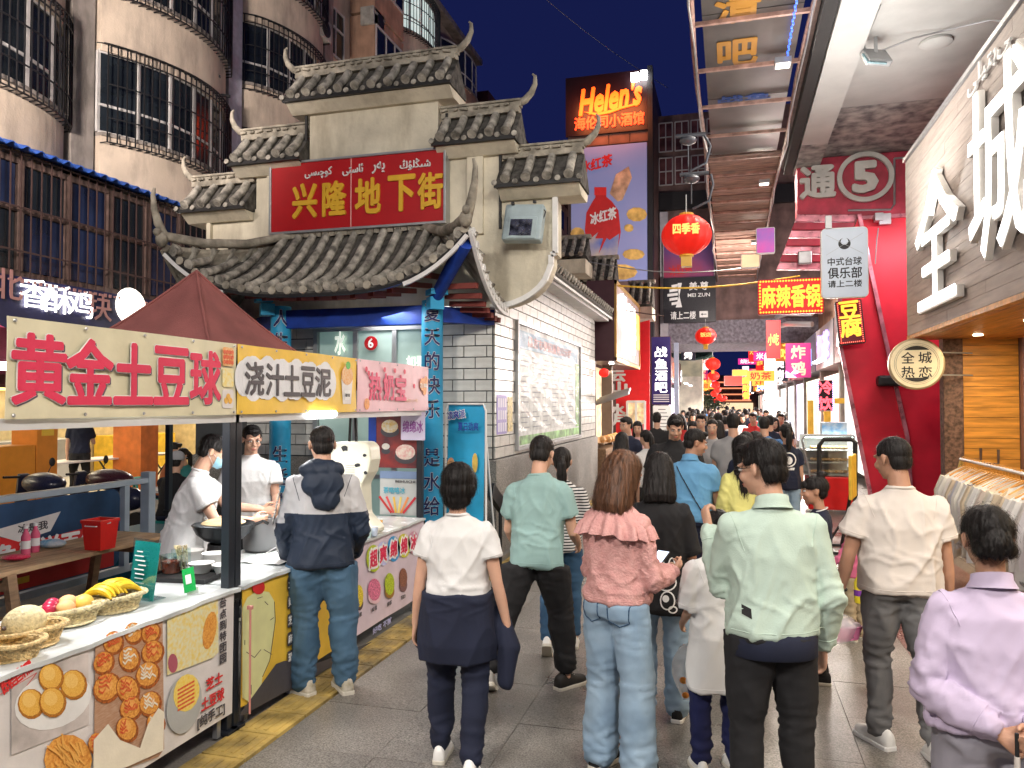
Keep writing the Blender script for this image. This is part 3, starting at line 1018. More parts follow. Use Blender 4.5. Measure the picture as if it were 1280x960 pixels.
fr.bb((-5.07, 8.65, 2.78), (-3.53, 8.765, 2.86)).bb((-5.07, 8.67, .95), (-3.53, 8.755, 1.0))
fr.build('door_frame', m_metal, dr)
M().bb((-5.2, 8.60, 2.86), (-3.45, 8.775, 3.05)).build('lintel', m_plaster, dr)
c = P(464, 429, Y=8.64)
nb = thing('number_plate', 'round red plate with a white 6 on the glass above the entrance', 'sign', c)
panel(circ(.088, 28), frameM(c, (1, 0, 0), (0, 0, 1)), .012).build('disc', m_red, nb)
text('6', 'numeral', m_white, nb, frameM(c + Vector((0, -.014, 0)), (1, 0, 0), (0, 0, 1)), None, .12, .02, .003)
c = P(425, 428, Y=8.66)
text('水', 'white_writing', glow('pale window writing', (.9, .95, .85), .5), dr, frameM(c, (1, 0, 0), (0, 0, 1)), .14, .3, .03, .003)
c = P(520, 452, Y=8.66)
text('如果', 'white_writing', glow('pale window writing', (.9, .95, .85), .5), dr, frameM(c, (1, 0, 0), (0, 0, 1)), .24, .14, .03, .003)
nbd = thing('notice_board', 'large notice board under crinkled clear plastic on the tiled side wall of the gatehouse', 'notice board', (-2.65, 12, 1.3))
m_paper = mat('printed notice sheet', (.66, .70, .70), .5, var=.15, scale=9, bump=.02, stretch=(1, 1, 1))
m_plastic = mat('crinkled clear plastic', (.72, .75, .76), .18, var=.1, scale=14, bump=.5, bscale=9, alpha=.20)
M().bb((-2.71, 9.75, 1.30), (-2.69, 14.1, 2.93)).build('backing', m_paper, nbd)
M().bb((-2.69, 9.85, 2.62), (-2.684, 13.9, 2.86)).build('blue_header', plain('header blue print', (.20, .42, .62), .5), nbd)
M().bb((-2.69, 9.8, 1.32), (-2.684, 14.05, 1.44)).build('green_footer', plain('green print', (.22, .45, .16), .5, var=.4), nbd)
M().bb((-2.69, 13.75, 1.46), (-2.684, 14.05, 2.6)).build('green_margin', plain('green print', (.22, .45, .16), .5, var=.4), nbd)
text('昌吉市便民服务公示栏', 'heading', plain('pale red print', (.75, .3, .3), .5), nbd, east(-2.678, 11.8, 2.74), 3.0, .15, .01, .001)
ln = M()
rr2 = random.Random(9)
for c_ in range(6):
 for r_ in range(15):
  if rr2.random() < .85:
   ln.bb((-2.689, 9.95 + c_ * .63, 2.52 - r_ * .07), (-2.686, 9.95 + c_ * .63 + rr2.uniform(.25, .52), 2.535 - r_ * .07))
ln.build('small_print', plain('grey print', (.30, .34, .38), .6), nbd, kind='stuff')
def wav(u, v):
 y, z = 9.72 + 4.4 * u, 1.5 + 1.42 * v
 return (-2.665 + .010 * math.sin(y * 9 + 3 * math.sin(z * 7)) + .008 * math.sin(z * 23 + y * 5), y, z)
M().grid(wav, 90, 50).build('plastic_cover', m_plastic, nbd, smooth=True)
fr = M()
for a, b in (((9.70, 1.26), (14.15, 1.3)), ((9.70, 2.93), (14.15, 2.98)), ((9.70, 1.3), (9.74, 2.93)), ((14.11, 1.3), (14.15, 2.93))):
 fr.bb((-2.72, a[0], a[1]), (-2.655, b[0], b[1]))
fr.build('frame', m_metal, nbd)
ps = tag(M().bb((-2.70, 8.86, 1.50), (-2.694, 9.28, 1.98)).build('poster', plain('violet poster paper', (.28, .24, .58), .5)), 'violet notice with pale columns of print taped to the side wall tiles', 'poster')
mm = M()
for a in range(4):
 for b in range(3): mm.bb((-2.6935, 8.9 + a * .095, 1.53 + b * .15), (-2.6925, 8.9 + a * .095 + .07, 1.53 + b * .15 + .11))
mm.build('print', plain('pale violet print', (.6, .58, .75), .5), ps, kind='stuff')
tag(M().bb((-2.70, 9.34, 1.52), (-2.694, 9.55, 1.96)).build('poster', plain('yellow poster paper', (.65, .5, .2), .5, var=.4, scale=20)), 'small yellow notice taped beside the violet one', 'poster')
sr = thing('side_roof', 'narrow grey tiled roof running along the top of the gatehouse side wall', 'roof', (-2.7, 12, 3.8))
M().prism([(-2.38, 9.0, 3.78), (-3.6, 9.0, 4.42), (-3.6, 9.0, 4.34), (-2.38, 9.0, 3.70)], (0, 7.3, 0)).build('roof_deck', m_rbase, sr)
M().bb((-2.72, 9.0, 3.62), (-2.45, 16.2, 3.69)).bb((-2.42, 9.0, 3.66), (-2.38, 16.3, 3.72)).build('eave_moulding', m_white, sr)
for k in range(34):
 y = 9.08 + k * .212
 barrel(sr, (-2.36, y, 3.83), (-3.55, y, 4.45), .02, .055)
M().bb((-3.7, 9.0, 4.4), (-3.5, 16.3, 4.6)).build('ridge', m_ridge, sr)
# ================================================================ FOOD STALLS
XS = -2.72
m_tent = mat('faded maroon canopy cloth', (.22, .075, .070), .85, var=.12, scale=3, bump=.15, bscale=120)
m_tent2 = mat('magenta canopy cloth', (.34, .05, .11), .85, var=.1, scale=3, bump=.15, bscale=120)
m_pole = plain('black powder coated pole', (.018, .022, .03), .4)
m_tframe = plain('white tube frame', (.55, .56, .57), .4)
m_cream = plain('cream vinyl banner', (.66, .62, .44), .5)
m_yel = plain('yellow vinyl banner', (.80, .52, .06), .5)
m_pink = plain('pink vinyl banner', (.78, .50, .57), .5)
m_char = plain('crimson print', (.66, .03, .09), .5)
m_shad = plain('grey violet print', (.10, .08, .12), .5)
m_dgrey = plain('charcoal print', (.07, .065, .075), .5)
m_redp = plain('red print', (.62, .03, .03), .5)
m_vinyl = plain('pale counter skirt vinyl', (.70, .67, .66), .45)
m_tabletop = mat('white marbled table cover', (.62, .66, .67), .25, var=.16, scale=4, bump=.12, bscale=8)
def tent(y0, y1, lab, m, peak=2.94, x1=XS - .02, x0=-5.55):
 t = thing('market_tent', lab, 'tent', ((x0 + x1) / 2, (y0 + y1) / 2, 0))
 cx, cy = (x0 + x1) / 2, (y0 + y1) / 2
 cor = [Vector((x1, y0, 2.2)), Vector((x1, y1, 2.2)), Vector((x0, y1, 2.2)), Vector((x0, y0, 2.2))]
 pk = Vector((cx, cy, peak))
 for i in range(4):
  a, b = cor[i], cor[(i + 1) % 4]
  def f(u, v, a=a, b=b):
   e = a.lerp(b, u)
   p = e.lerp(pk, v)
   p.z -= .37 * math.sin(PI * v ** .85) + .05 * math.sin(PI * u) * (1 - v) * math.sin(PI * min(1, v * 3 + .2)) + .012 * math.sin(u * 17) * (1 - v) * v * 2
   return p
  M().grid(f, 24, 16).build('canopy_panel', m, t, smooth=True)
  M().tube([a.lerp(pk, k / 12) - Vector((0, 0, .37 * math.sin(PI * (k / 12) ** .85) - .006)) for k in range(13)], .012, 6).build('seam', m, t)
  if i in (1, 2, 3):
   M().grid(lambda u, v, a=a, b=b: a.lerp(b, u) + Vector((0, 0, -.2 * v + .0)), 10, 2).build('valance', m, t)
 for c in cor:
  z = c + Vector((0, 0, -.03))
  q = Vector((c.x - .03 if c.x > cx else c.x, c.y + (.045 if c.y < cy else -.045), 0))
  M().bb((q.x - .027, q.y - .027, .75), (q.x + .027, q.y + .027, 2.18)).build('upper_pole', m_pole, t, bevel=.004)
  M().bb((q.x - .021, q.y - .021, .02), (q.x + .021, q.y + .021, .76)).bb((q.x - .05, q.y - .05, 0), (q.x + .05, q.y + .05, .02)).build('lower_pole', m_pole, t, bevel=.003)
  M().box((q.x, q.y, .76), (.075, .075, .05)).box((q.x + .03, q.y - .03, .74), (.03, .03, .02)).build('height_clamp', m_black, t, bevel=.004)
 M().bb((x1 - .02, y0, 1.765), (x1 + .005, y1, 1.812)).build('front_rail', m_tframe, t)
 M().bar(cor[2] - Vector((0, 0, .03)), cor[1] - Vector((0, 0, .03)), .025).bar(cor[3] - Vector((0, 0, .03)), cor[0] - Vector((0, 0, .03)), .025).build('truss', m_pole, t)
 return t
t1 = tent(.85, 3.857, 'magenta market tent whose roof shows at the far left edge above the cream banner', m_tent2, peak=2.9)
t2 = tent(3.827, 6.70, 'faded maroon pointed market tent behind the cream and yellow banners', m_tent)
M().box((-2.66, 3.87, .70), (.03, .02, .02)).tube([(-2.655, 3.865, .69), (-2.65, 3.86, .1)], .006, 6).build('tie_cord', plain('pink cord', (.6, .25, .22), .6), t2)
def tubelamp(y, par, lab):
 t = thing('tube_lamp', lab, 'lamp', (XS - .05, y, 1.78))
 M().tube([(XS + .0, y - .17, 1.80), (XS + .0, y + .17, 1.80)], .022, 12).build('glowing_tube', glow('tube glow', (1, 1, 1), 16), t)
 M().bb((XS - .035, y - .2, 1.82), (XS - .015, y + .2, 1.85)).build('holder', m_white, t)
 lamp('tube_light', (XS - .25, y, 1.74), 20, (.5, .12), (1, .98, .95), to=(XS - .6, y, 0), parent=t)
tubelamp(P(403, 518, X=XS).y, t2, 'short bright white lamp tube under the yellow banner, above the hooded man')
lamp('tube_light', (-3.4, 5.9, 1.95), 13, (.5, .3), (1, .98, .95), to=(-3.6, 5.6, 0), parent=t2)  # second light in this tent, without a tube of its own
t = thing('tube_lamp', 'assumed small white lamp tube under the cream banner frame, inside the near tent', 'lamp', (-3.3, 3.0, 2.05))  # lamp hidden by the banner, assumed from the lit stall keepers
M().tube([(-3.3, 2.8, 2.05), (-3.3, 3.2, 2.05)], .02, 10).build('glowing_tube', glow('tube glow', (1, 1, 1), 16), t)
lamp('tube_light', (-3.3, 3.1, 2.0), 22, (.5, .3), (1, .98, .95), to=(-3.2, 3.2, 0), parent=t)
def pp(px, py, off=0., X=XS):       # a point printed on the street face of the stalls
 v = P(px, py, X=X + off)
 return v
def poly_px(pts, off, X=XS, th=.0012):
 return M().prism([pp(x, y, off, X) for x, y in pts], (th, 0, 0))
def banner(y0, y1, z0, z1, m, lab):
 b = thing('stall_banner', lab, 'banner', (XS, (y0 + y1) / 2, z0))
 def f(u, v):
  return (XS + .004 + .005 * math.sin(u * 9 + v * 3) + .002 * math.sin(u * 31 - v * 5), y0 + (y1 - y0) * u, z0 + (z1 - z0) * v)
 M().grid(f, 24, 6, (-.004, 0, 0)).build('vinyl_sheet', m, b, smooth=True)
 e = M()
 for k in range(5):
  for z in (z0 + .015, z1 - .015):
   e.lathe([(.008, 0), (.006, .004)], (XS + .012, y0 + .03 + (y1 - y0 - .06) * k / 4, z), 10, axis=(1, 0, 0))
 e.build('eyelet', m_metal, b, kind='stuff')
 return b
Z0, Z1 = 1.81, 2.215
b1 = banner(2.345, 3.80, Z0, Z1, m_cream, 'cream stall banner with big crimson characters and three small food pictures, leftmost of the row')
for ch, xa, xb in (('黄', 12, 78), ('金', 80, 137), ('土', 140, 187), ('豆', 190, 232), ('球', 235, 272)):
 ya, yb = pp(xa, 460).y, pp(xb, 460).y
 for nm, m_, bo, off, dy, dz in (('character_shadow', m_shad, .026, .010, .014, -.007), ('character_outline', m_white, .040, .0135, 0, 0), ('character', m_char, .028, .017, 0, 0)):
  text(ch, nm, m_, b1, east(XS + off, (ya + yb) / 2 + dy, 2.012 + dz), yb - ya, .275, bo, .0006)
m_food = mat('food print orange', (.72, .30, .06), .5, var=.5, scale=60, bump=0, col2=(.78, .55, .30))
m_food2 = mat('food print mash', (.80, .62, .16), .5, var=.5, scale=45, bump=0, col2=(.74, .74, .55))
m_gold2 = mat('golden croquette print', (.70, .33, .04), .5, scale=220, bump=0, col2=(.86, .54, .12))
m_oran = mat('glazed ball print', (.60, .20, .03), .5, scale=90, bump=0, col2=(.85, .45, .10))
m_oran0 = mat('ball print rim', (.36, .10, .02), .5, scale=90, bump=0, var=.3)
m_oran2 = mat('ball print light', (.86, .48, .14), .5, scale=90, bump=0, col2=(.80, .34, .08))
m_gold0 = mat('croquette print rim', (.42, .16, .02), .5, scale=200, bump=0, var=.3)
m_gold3 = mat('croquette print light', (.90, .62, .20), .5, scale=240, bump=0, col2=(.80, .46, .10))
m_sauce = mat('red sauce print', (.62, .06, .02), .4, scale=80, bump=0, col2=(.75, .20, .06))
m_cre = plain('cream sauce print', (.82, .76, .62), .5)
m_bgbr = mat('brown tray print', (.42, .22, .12), .5, scale=30, bump=0, col2=(.52, .34, .24), stretch=(1, 1, 5))
yy = pp(283, 460).y
for k, m_ in enumerate((m_food, m_food2, m_gold2)):
 o = panel(rrect(.10, .105, .015), east(XS + .011, yy, 2.135 - k * .118), .0012).build('food_picture', m_ if k < 2 else m_vinyl, b1)
 if k == 0:
  mm = M()
  for a in range(12):
   mm.prism([Vector((XS + .0135, yy + x, 2.135 + z)) for x, z in circ(.013, 8, -.035 + .023 * (a % 4), -.03 + .028 * (a // 4))], (.001, 0, 0))
  mm.build('printed_ball', m_sauce, o, kind='stuff')
 if k == 2:
  mm = M()
  for a, c_ in ((-.018, -.01), (.018, -.01), (0, .012)):
   mm.prism([Vector((XS + .0135 + .0003 * (a > 0), yy + x, 2.135 - .236 + z)) for x, z in circ(.018, 12, a, c_)], (.001, 0, 0))
  mm.build('printed_ball', m_gold2, o)
b2 = banner(3.81, 5.275, Z0, Z1, m_yel, 'yellow stall banner with charcoal characters in a white cloud and a potato cup picture')
ys2 = [pp(x, 470).y for x in (303, 411)]
m_cloud = plain('pale cloud print', (.72, .74, .78), .5)
q_ = 0
for xa in range(303, 415, 6):
 c = pp(xa, 470)
 r = .085 + .012 * (q_ % 3)
 panel(circ(r, 18, 0, .01 * (q_ % 2), r * 1.25), east(XS + .0095 + .0004 * (q_ % 5), c.y, 2.02), .0008).build('cloud_outline', m_cloud, b2)
 q_ += 1
for ch, xa, xb in (('浇', 304, 327), ('汁', 330, 352), ('土', 353, 372), ('豆', 374, 391), ('泥', 392, 411)):
 ya, yb = pp(xa, 470).y, pp(xb, 470).y
 text(ch, 'character', m_dgrey, b2, east(XS + .016, (ya + yb) / 2, 2.02), yb - ya, .19, .026, .0006)
cy = pp(432, 480).y
cup = panel([(-.085, .05), (.085, .05), (.06, -.13), (-.06, -.13)], east(XS + .011, cy, 2.0), .0012).build('printed_cup', m_vinyl, b2)
panel(circ(.088, 20, 0, .08, .07), east(XS + .013, cy, 2.0), .0012).build('printed_topping', m_food, cup)
panel(circ(.035, 9, .01, .155, .03), east(XS + .015, cy, 2.0), .0012).build('printed_leaf', plain('leaf green print', (.08, .42, .05), .5), cup)
panel([(-.045, -.03), (.05, -.03), (.042, -.1), (-.038, -.1)], east(XS + .013, cy, 2.0), .001).build('printed_label', m_white, cup)
text('老派土豆泥', 'small_lettering', m_dgrey, cup, east(XS + .016, cy, 1.935), .07, .022, .01, .0004)
b3 = banner(5.285, 6.72, Z0, Z1, m_pink, 'pink stall banner with three raspberry red characters, rightmost of the row')
for ch, xa, xb in (('热', 460, 475), ('奶', 478, 491), ('宝', 493, 506)):
 ya, yb = pp(xa, 480).y, pp(xb, 480).y
 text(ch, 'character', plain('raspberry print', (.70, .07, .17), .5), b3, east(XS + .013, (ya + yb) / 2, 2.01), yb - ya, .21, .035, .0006)
hb = M()
for k, (a, z) in enumerate(((5.42, 2.14), (5.46, 2.11), (5.75, 2.15), (5.95, 2.15), (6.15, 2.15), (6.36, 2.03))):
 hb.prism([Vector((XS + .013, a + x, z + w)) for x, w in circ(.022, 10)], (.001, 0, 0))
hb.build('printed_heart', m_char, b3)
fb = M()
for a, z, r in ((5.43, 1.87, .045), (6.55, 2.05, .06), (6.60, 2.0, .05), (6.63, 2.08, .05)):
 fb.prism([Vector((XS + .0125 + r * .02, a + x, z + w)) for x, w in circ(r, 14)], (.001, 0, 0))
fb.build('printed_snack', plain('orange snack print', (.85, .33, .10), .5, var=.2, scale=30), b3, kind='stuff')
text('芝士年糕', 'small_lettering', m_white, b3, east(XS + .016, 6.57, 2.04), .16, .04, .02, .0004)
text('热奶小吃', 'small_lettering', plain('peach print', (.85, .55, .42), .5), b3, east(XS + .013, 6.3, 1.90), .3, .03, .01, .0004)
sp = thing('hanging_sign', 'small pale violet paper sign hanging under the right end of the pink banner', 'sign', (XS, 6.6, 1.6))
panel(rrect(.24, .26, .01), front(-2.82, 6.60, 1.665), .003).build('sheet', plain('pale violet paper', (.66, .60, .78), .6), sp)
text('绵绵冰', 'lettering', plain('purple ink', (.30, .08, .35), .5), sp, front(-2.82, 6.595, 1.66), .2, .11, .02, .0005)
# ---- counters
def counter(y0, y1, lab, skirts):
 c = thing('stall_counter', lab, 'counter', (-3.05, (y0 + y1) / 2, 0))
 def top(u, v):
  y = y0 + (y1 - y0) * u
  x = XS + .02 - .68 * v
  return (x, y, .822 + .003 * math.sin(y * 11 + x * 7) + .002 * math.sin(y * 29))
 M().grid(top, 60, 10, (0, 0, -.02)).build('table_top', m_tabletop, c, smooth=True)
 for y in (y0 + .12, y1 - .1):
  for x in (XS - .06, XS - .6):
   M().bb((x - .015, y - .015, 0), (x + .015, y + .015, .8)).build('leg', m_metal, c)
 for (a, b, m_) in skirts:
  M().grid(lambda u, v, a=a, b=b: (XS - .002 + .003 * math.sin(u * 12 + v * 2), a + (b - a) * u, .12 + .692 * v), 20, 6, (-.003, 0, 0)).build('printed_skirt', m_, c, smooth=True)
  M().bb((XS + .003, a + .005, .800), (XS + .012, b - .005, .814)).build('skirt_edge', m_metal, c)
 return c
c1 = counter(.9, 3.84, 'near stall counter with food photo skirt and fruit baskets on its marbled top', [(.9, 3.80, m_vinyl)])
c2 = counter(3.87, 6.62, 'far stall counter with yellow and pink printed skirt, where the hooded man stands', [(3.88, 5.20, m_yel), (5.21, 6.62, plain('pale pink skirt vinyl', (.66, .55, .63), .45))])
def pic(pts, m, par, name='food_picture', off=.006):
 return poly_px(pts, off).build(name, m, par)
def blobpx(cx, cy, rx, ry, off, m, par, name, rot=0, n=14):
 a = R(rot)
 pts = []
 for k in range(n):
  t = 2 * PI * k / n
  x, y = rx * math.cos(t), ry * math.sin(t)
  pts.append((cx + x * math.cos(a) - y * math.sin(a), cy + x * math.sin(a) + y * math.cos(a)))
 return poly_px(pts, off).build(name, m, par)
p = pic([(14, 848), (110, 806), (111, 905), (100, 910), (14, 944)], plain('soft grey print', (.55, .50, .48), .5, var=.2, scale=6), c1)
blobpx(66, 876, 50, 34, .008, m_white, p, 'printed_plate', -22, 20)
for i, (x, y, r) in enumerate(((39, 880, 17), (92, 856, 17), (64, 847, 16), (66, 878, 17))):
 o = blobpx(x, y, r, r * 1.12, .0095 + i * .0016, m_gold0, p, 'printed_croquette')
 blobpx(x - 1, y - 1.5, r * .86, r * .98, .0099 + i * .0016, m_gold2, o, 'printed_tone')
 blobpx(x - 3, y - 5, r * .5, r * .55, .0103 + i * .0016, m_gold3, o, 'printed_highlight')
pr = random.Random(4)
o = blobpx(85, 950, 30, 32, .007, m_oran, c1, 'food_picture')
fx = M()
for k in range(26):
 a, r = pr.uniform(0, 6.28), pr.uniform(4, 22)
 x, y, q = 85 + r * math.cos(a), 945 + r * math.sin(a), pr.uniform(-.5, .5)
 fx.prism([pp(x + u * math.cos(q + 1) - w * math.sin(q + 1), y + u * math.sin(q + 1) + w * math.cos(q + 1), .009 + k * .0002) for u, w in ((-9, -1.2), (9, -1.2), (9, 1.2), (-9, 1.2))], (.0008, 0, 0))
fx.build('printed_fries', plain('fries print', (.80, .42, .10), .5), o, kind='stuff')
for ch, x, y in (('酥', 9, 856), ('里', 20, 846), ('糯', 33, 836)):
 c = pp(x, y, .008)
 text(ch, 'character', m_redp, c1, frameM(c, (0, .93, .36), (0, -.36, .93)), .05, .055, .02, .0005)
lw = M()
zz = [(0, 868), (46, 841), (33, 858), (58, 843)]
for a, b in zip(zz[:-1], zz[1:]): lw.bar(pp(*a, .008), pp(*b, .008), .0016)
lw.build('pen_line', m_redp, c1)
p = pic([(119, 803), (203, 771), (205, 936), (198, 946), (117, 975)], m_bgbr, c1)
bl = [(142, 804, 13), (167, 792, 12), (189, 792, 12), (130, 829, 13), (162, 824, 14), (191, 816, 14), (134, 860, 17), (185, 844, 15), (160, 862, 15), (164, 886, 14), (188, 880, 14), (159, 912, 14), (122, 930, 12), (195, 905, 12)]
for i, (x, y, r) in enumerate(bl):
 q_ = pr.uniform(-30, 30)
 o = blobpx(x, y, r, r * 1.2, .0074 + i * .0004, m_oran0, p, 'printed_ball', q_)
 blobpx(x - 1, y - 1.5, r * .86, r * 1.02, .0077 + i * .0004, m_oran, o, 'printed_tone', q_)
 blobpx(x - 2, y - 4, r * .5, r * .6, .0079 + i * .0004, m_oran2, o, 'printed_highlight', q_)
 st = M()
 for k in range(4):
  x0_, y0_ = x - r * .6, y - r * .75 + k * r * .32
  pts = [(x0_ + j * r * .24 + pr.uniform(-1, 1), y0_ + (r * pr.uniform(.1, .4) if j % 2 else 0) - j * 1.2) for j in range(pr.randrange(3, 7))]
  for a, b in zip(pts[:-1], pts[1:]):
   st.prism([pp(a[0], a[1] - 1.3, .015 + k * .0002), pp(b[0], b[1] - 1.3, .015 + k * .0002), pp(b[0], b[1] + 1.2, .015 + k * .0002), pp(a[0], a[1] + 1.2, .015 + k * .0002)], (.0006, 0, 0))
 st.build('printed_sauce', m_sauce if i % 3 != 1 else m_cre, o, kind='stuff')
o = poly_px([(117, 925), (135, 905), (150, 925), (175, 935), (185, 905), (198, 885), (205, 890), (204, 938), (160, 958), (117, 974)], .0175).build('printed_napkin', m_cre, p)
p = pic([(209, 771), (272, 747), (273, 815), (266, 822), (209, 844)], m_food2, c1)
blobpx(262, 788, 8, 24, .008, m_oran, p, 'printed_garnish', 10)
blobpx(216, 829, 6, 12, .008, plain('plum print', (.40, .10, .14), .5), p, 'printed_garnish', 0)
p = blobpx(230, 880, 21, 38, .007, plain('grey bowl print', (.42, .43, .42), .5), c1, 'food_picture', 12, 22)
blobpx(233, 866, 16, 24, .0085, mat('cheese print', (.85, .58, .06), .5, scale=60, bump=0, col2=(.86, .72, .25)), p, 'printed_noodles', 12)
sm = M()
for k in range(6):
 sm.prism([pp(222, 862 + k * 5, .010), pp(243, 850 + k * 5, .010), pp(243, 852.5 + k * 5, .010), pp(222, 864.5 + k * 5, .010)], (.0006, 0, 0))
sm.build('printed_sauce', m_sauce, p, kind='stuff')
for s_, x, y, w, h, m_ in (('芝士', 268, 850, 20, 14, m_redp), ('土豆球', 266, 873, 28, 15, m_redp), ('[纯手工]', 264, 894, 34, 16, m_dgrey)):
 a, b = pp(x - w / 2, y, .008), pp(x + w / 2, y, .008)
 text(s_, 'lettering', m_, c1, east(XS + .008, (a.y + b.y) / 2, pp(x, y, 0).z), b.y - a.y, h / 226, .025, .0005)
for i, ch in enumerate('台点到特团园'):
 c = pp(279, 753 + i * 14, .008)
 text(ch, 'character', m_dgrey, c1, east(XS + .008, c.y, c.z), .055, .05, .02, .0005)
m_pot = plain('pale potato print', (.72, .72, .36), .5)
pot = poly_px([(303, 872), (303, 760), (309, 747), (322, 738), (336, 740), (343, 752), (344, 775), (340, 800), (337, 825), (328, 845), (326, 862), (312, 878)], .0065).build('printed_potato', m_pot, c2)
ol = M()
for a, b in (((322, 748), (328, 746)), ((331, 752), (335, 756)), ((338, 775), (342, 772)), ((306, 800), (306, 806)), ((308, 815), (318, 822)), ((330, 812), (340, 818)), ((318, 822), (326, 812)), ((314, 856), (314, 868)), ((344, 776), (341, 800)), ((341, 800), (337, 826)), ((337, 826), (328, 846)), ((343, 752), (344, 776))):
 ol.bar(pp(*a, .0085), pp(*b, .0085), .003)
ol.build('print_outline', m_dgrey, pot, kind='stuff')
blobpx(323, 734, 8, 9, .009, m_redp, c2, 'printed_red_cap')
poly_px([(300, 892), (345, 830), (355, 826), (395, 829), (405, 826), (470, 800), (470, 806), (405, 838), (302, 895)], .0066).build('printed_dark_band', m_dgrey, c2)
for i, s_ in enumerate(('土豆泥', '黄金球', '芝士', '麻辣', '现做')):
 c = pp(365, 728 + i * 23, .009)
 o = panel(rrect(.10, .085, .01), east(XS + .0085, c.y, c.z), .001).build('printed_tag', m_dgrey, c2)
 text(s_[:2], 'lettering', m_white, o, east(XS + .0105, c.y, c.z), .085, .055, .02, .0005)
for ch, x, y, rx, ry, col in (('超', 467, 698, 9, 17, (.45, .55, .03)), ('爽', 479, 692, 8, 15, (.50, .52, .80)), ('绵', 492, 686, 8, 16, (.05, .30, .62)), ('绵', 505, 682, 8, 15, (.60, .58, .05)), ('冰', 517, 678, 7, 14, (.6, .3, .4))):
 o = blobpx(x, y, rx, ry, .007, plain('oval print ' + str(x), col, .5), c2, 'printed_oval', 0, 20)
 c = pp(x, y, .009)
 text(ch, 'character_outline', m_white, o, east(XS + .0085, c.y, c.z), .15, .155, .08, .0004)
 text(ch, 'character', m_char, o, east(XS + .0105, c.y, c.z), .125, .13, .035, .0005)
for x, y, rx, ry, m_, bowl in ((449, 745, 5, 14, (.80, .55, .05), (.08, .05, .05)), (468, 737, 8, 14, (.72, .18, .30), (.80, .55, .60)), (487, 730, 6, 14, (.42, .52, .03), (.35, .18, .04)), (504, 722, 5, 12, (.25, .10, .06), (.2, .1, .1))):
 o = blobpx(x, y + 9, rx, 9, .0065, plain('bowl print ' + str(x), bowl, .5), c2, 'printed_bowl')
 blobpx(x, y, rx, ry, .008, mat('ice print ' + str(x), m_, .5, scale=80, bump=0, var=.3), o, 'printed_ice')
 c = pp(x, y + 24, .009)
 text({449: '芒果', 468: '草莓', 487: '抹茶', 504: '巧克力'}[x], 'lettering', m_dgrey, o, east(XS + .009, c.y, c.z), .09, .035, .02, .0004)
c = pp(478, 782, .009)
text('好吃 不腻', 'lettering', plain('faint blue print', (.42, .42, .66), .5), c2, east(XS + .0085, c.y, c.z), .34, .05, .02, .0004)
# ---- goods on the counter
m_wick = mat('woven straw', (.68, .50, .24), .7, scale=60, var=.3, bump=.4, bscale=150)
m_wick2 = mat('pale woven plastic', (.74, .60, .36), .6, scale=60, var=.3, bump=.4, bscale=150)
def basket(px, py, L, W, H, rz, lab, m):
 c = P(px, py, Z=.825)
 t = thing('fruit_basket', lab, 'basket', c, rz, 'fruit baskets on the counter')
 w = M()
 n = 72
 rows = 9
 for r in range(rows):
  z = .006 + H * r / rows
  k = .78 + .22 * r / rows
  pts = []
  for i in range(n + 1):
   a = 2 * PI * i / n
   q = .004 * (1 if (i // 2 + r) % 2 else -1)
   ex = abs(math.cos(a)) ** .7 * (1 if math.cos(a) > 0 else -1)
   ey = abs(math.sin(a)) ** .7 * (1 if math.sin(a) > 0 else -1)
   pts.append(((L * k + q) * ex, (W * k + q) * ey, z))
  w.tube(pts, .0085, 5, cap=False)
 w.build('woven_wall', m, t, world=False, smooth=True)
 pts = [(L * 1.02 * abs(math.cos(a)) ** .7 * (1 if math.cos(a) > 0 else -1), W * 1.02 * abs(math.sin(a)) ** .7 * (1 if math.sin(a) > 0 else -1), H) for a in [2 * PI * i / 48 for i in range(49)]]
 M().tube(pts, .010, 8, cap=False).build('rim', m, t, world=False, smooth=True)
 M().lathe([(.001, .004), (L * .8, .004), (L * .8, .008), (.001, .008)], (0, 0, 0), 24).build('base', m, t, world=False)
 for v in t.children[2].data.vertices: v.co.y *= W / L
 return t, c
bs = [basket(10, 822, .13, .10, .07, .2, 'straw basket cut by the left picture edge, nearest on the counter', m_wick),
      basket(36, 806, .145, .095, .075, 1.3, 'long straw basket holding the big pale melon', m_wick),
      basket(86, 778, .145, .10, .075, 1.3, 'pale woven basket of peaches and red plums between the melon and the bananas', m_wick2),
      basket(140, 762, .155, .11, .075, 1.3, 'pale oval woven basket heaped with bananas', m_wick2)]
c = bs[1][1]
mel = thing('melon', 'large pale cream melon lying in the straw basket', 'melon', c + Vector((-.01, -.015, .10)))
M().ell((0, 0, 0), (.072, .095, .072), n=28, m=20).build('rind', mat('netted melon rind', (.72, .62, .36), .6, scale=70, var=.12, bump=.4, bscale=60), mel, world=False, smooth=True)
M().lathe([(.010, 0), (.006, .012)], (0, -.094, 0), 8, axis=(0, -1, 0)).build('stem_scar', m_brown, mel, world=False)
m_ban = mat('ripe banana skin', (.66, .45, .02), .45, scale=22, var=.15, bump=.05, dirt=.10, dirtcol=(.15, .08, .02))
m_bt = plain('banana tip', (.06, .04, .02), .7)
c = bs[3][1]
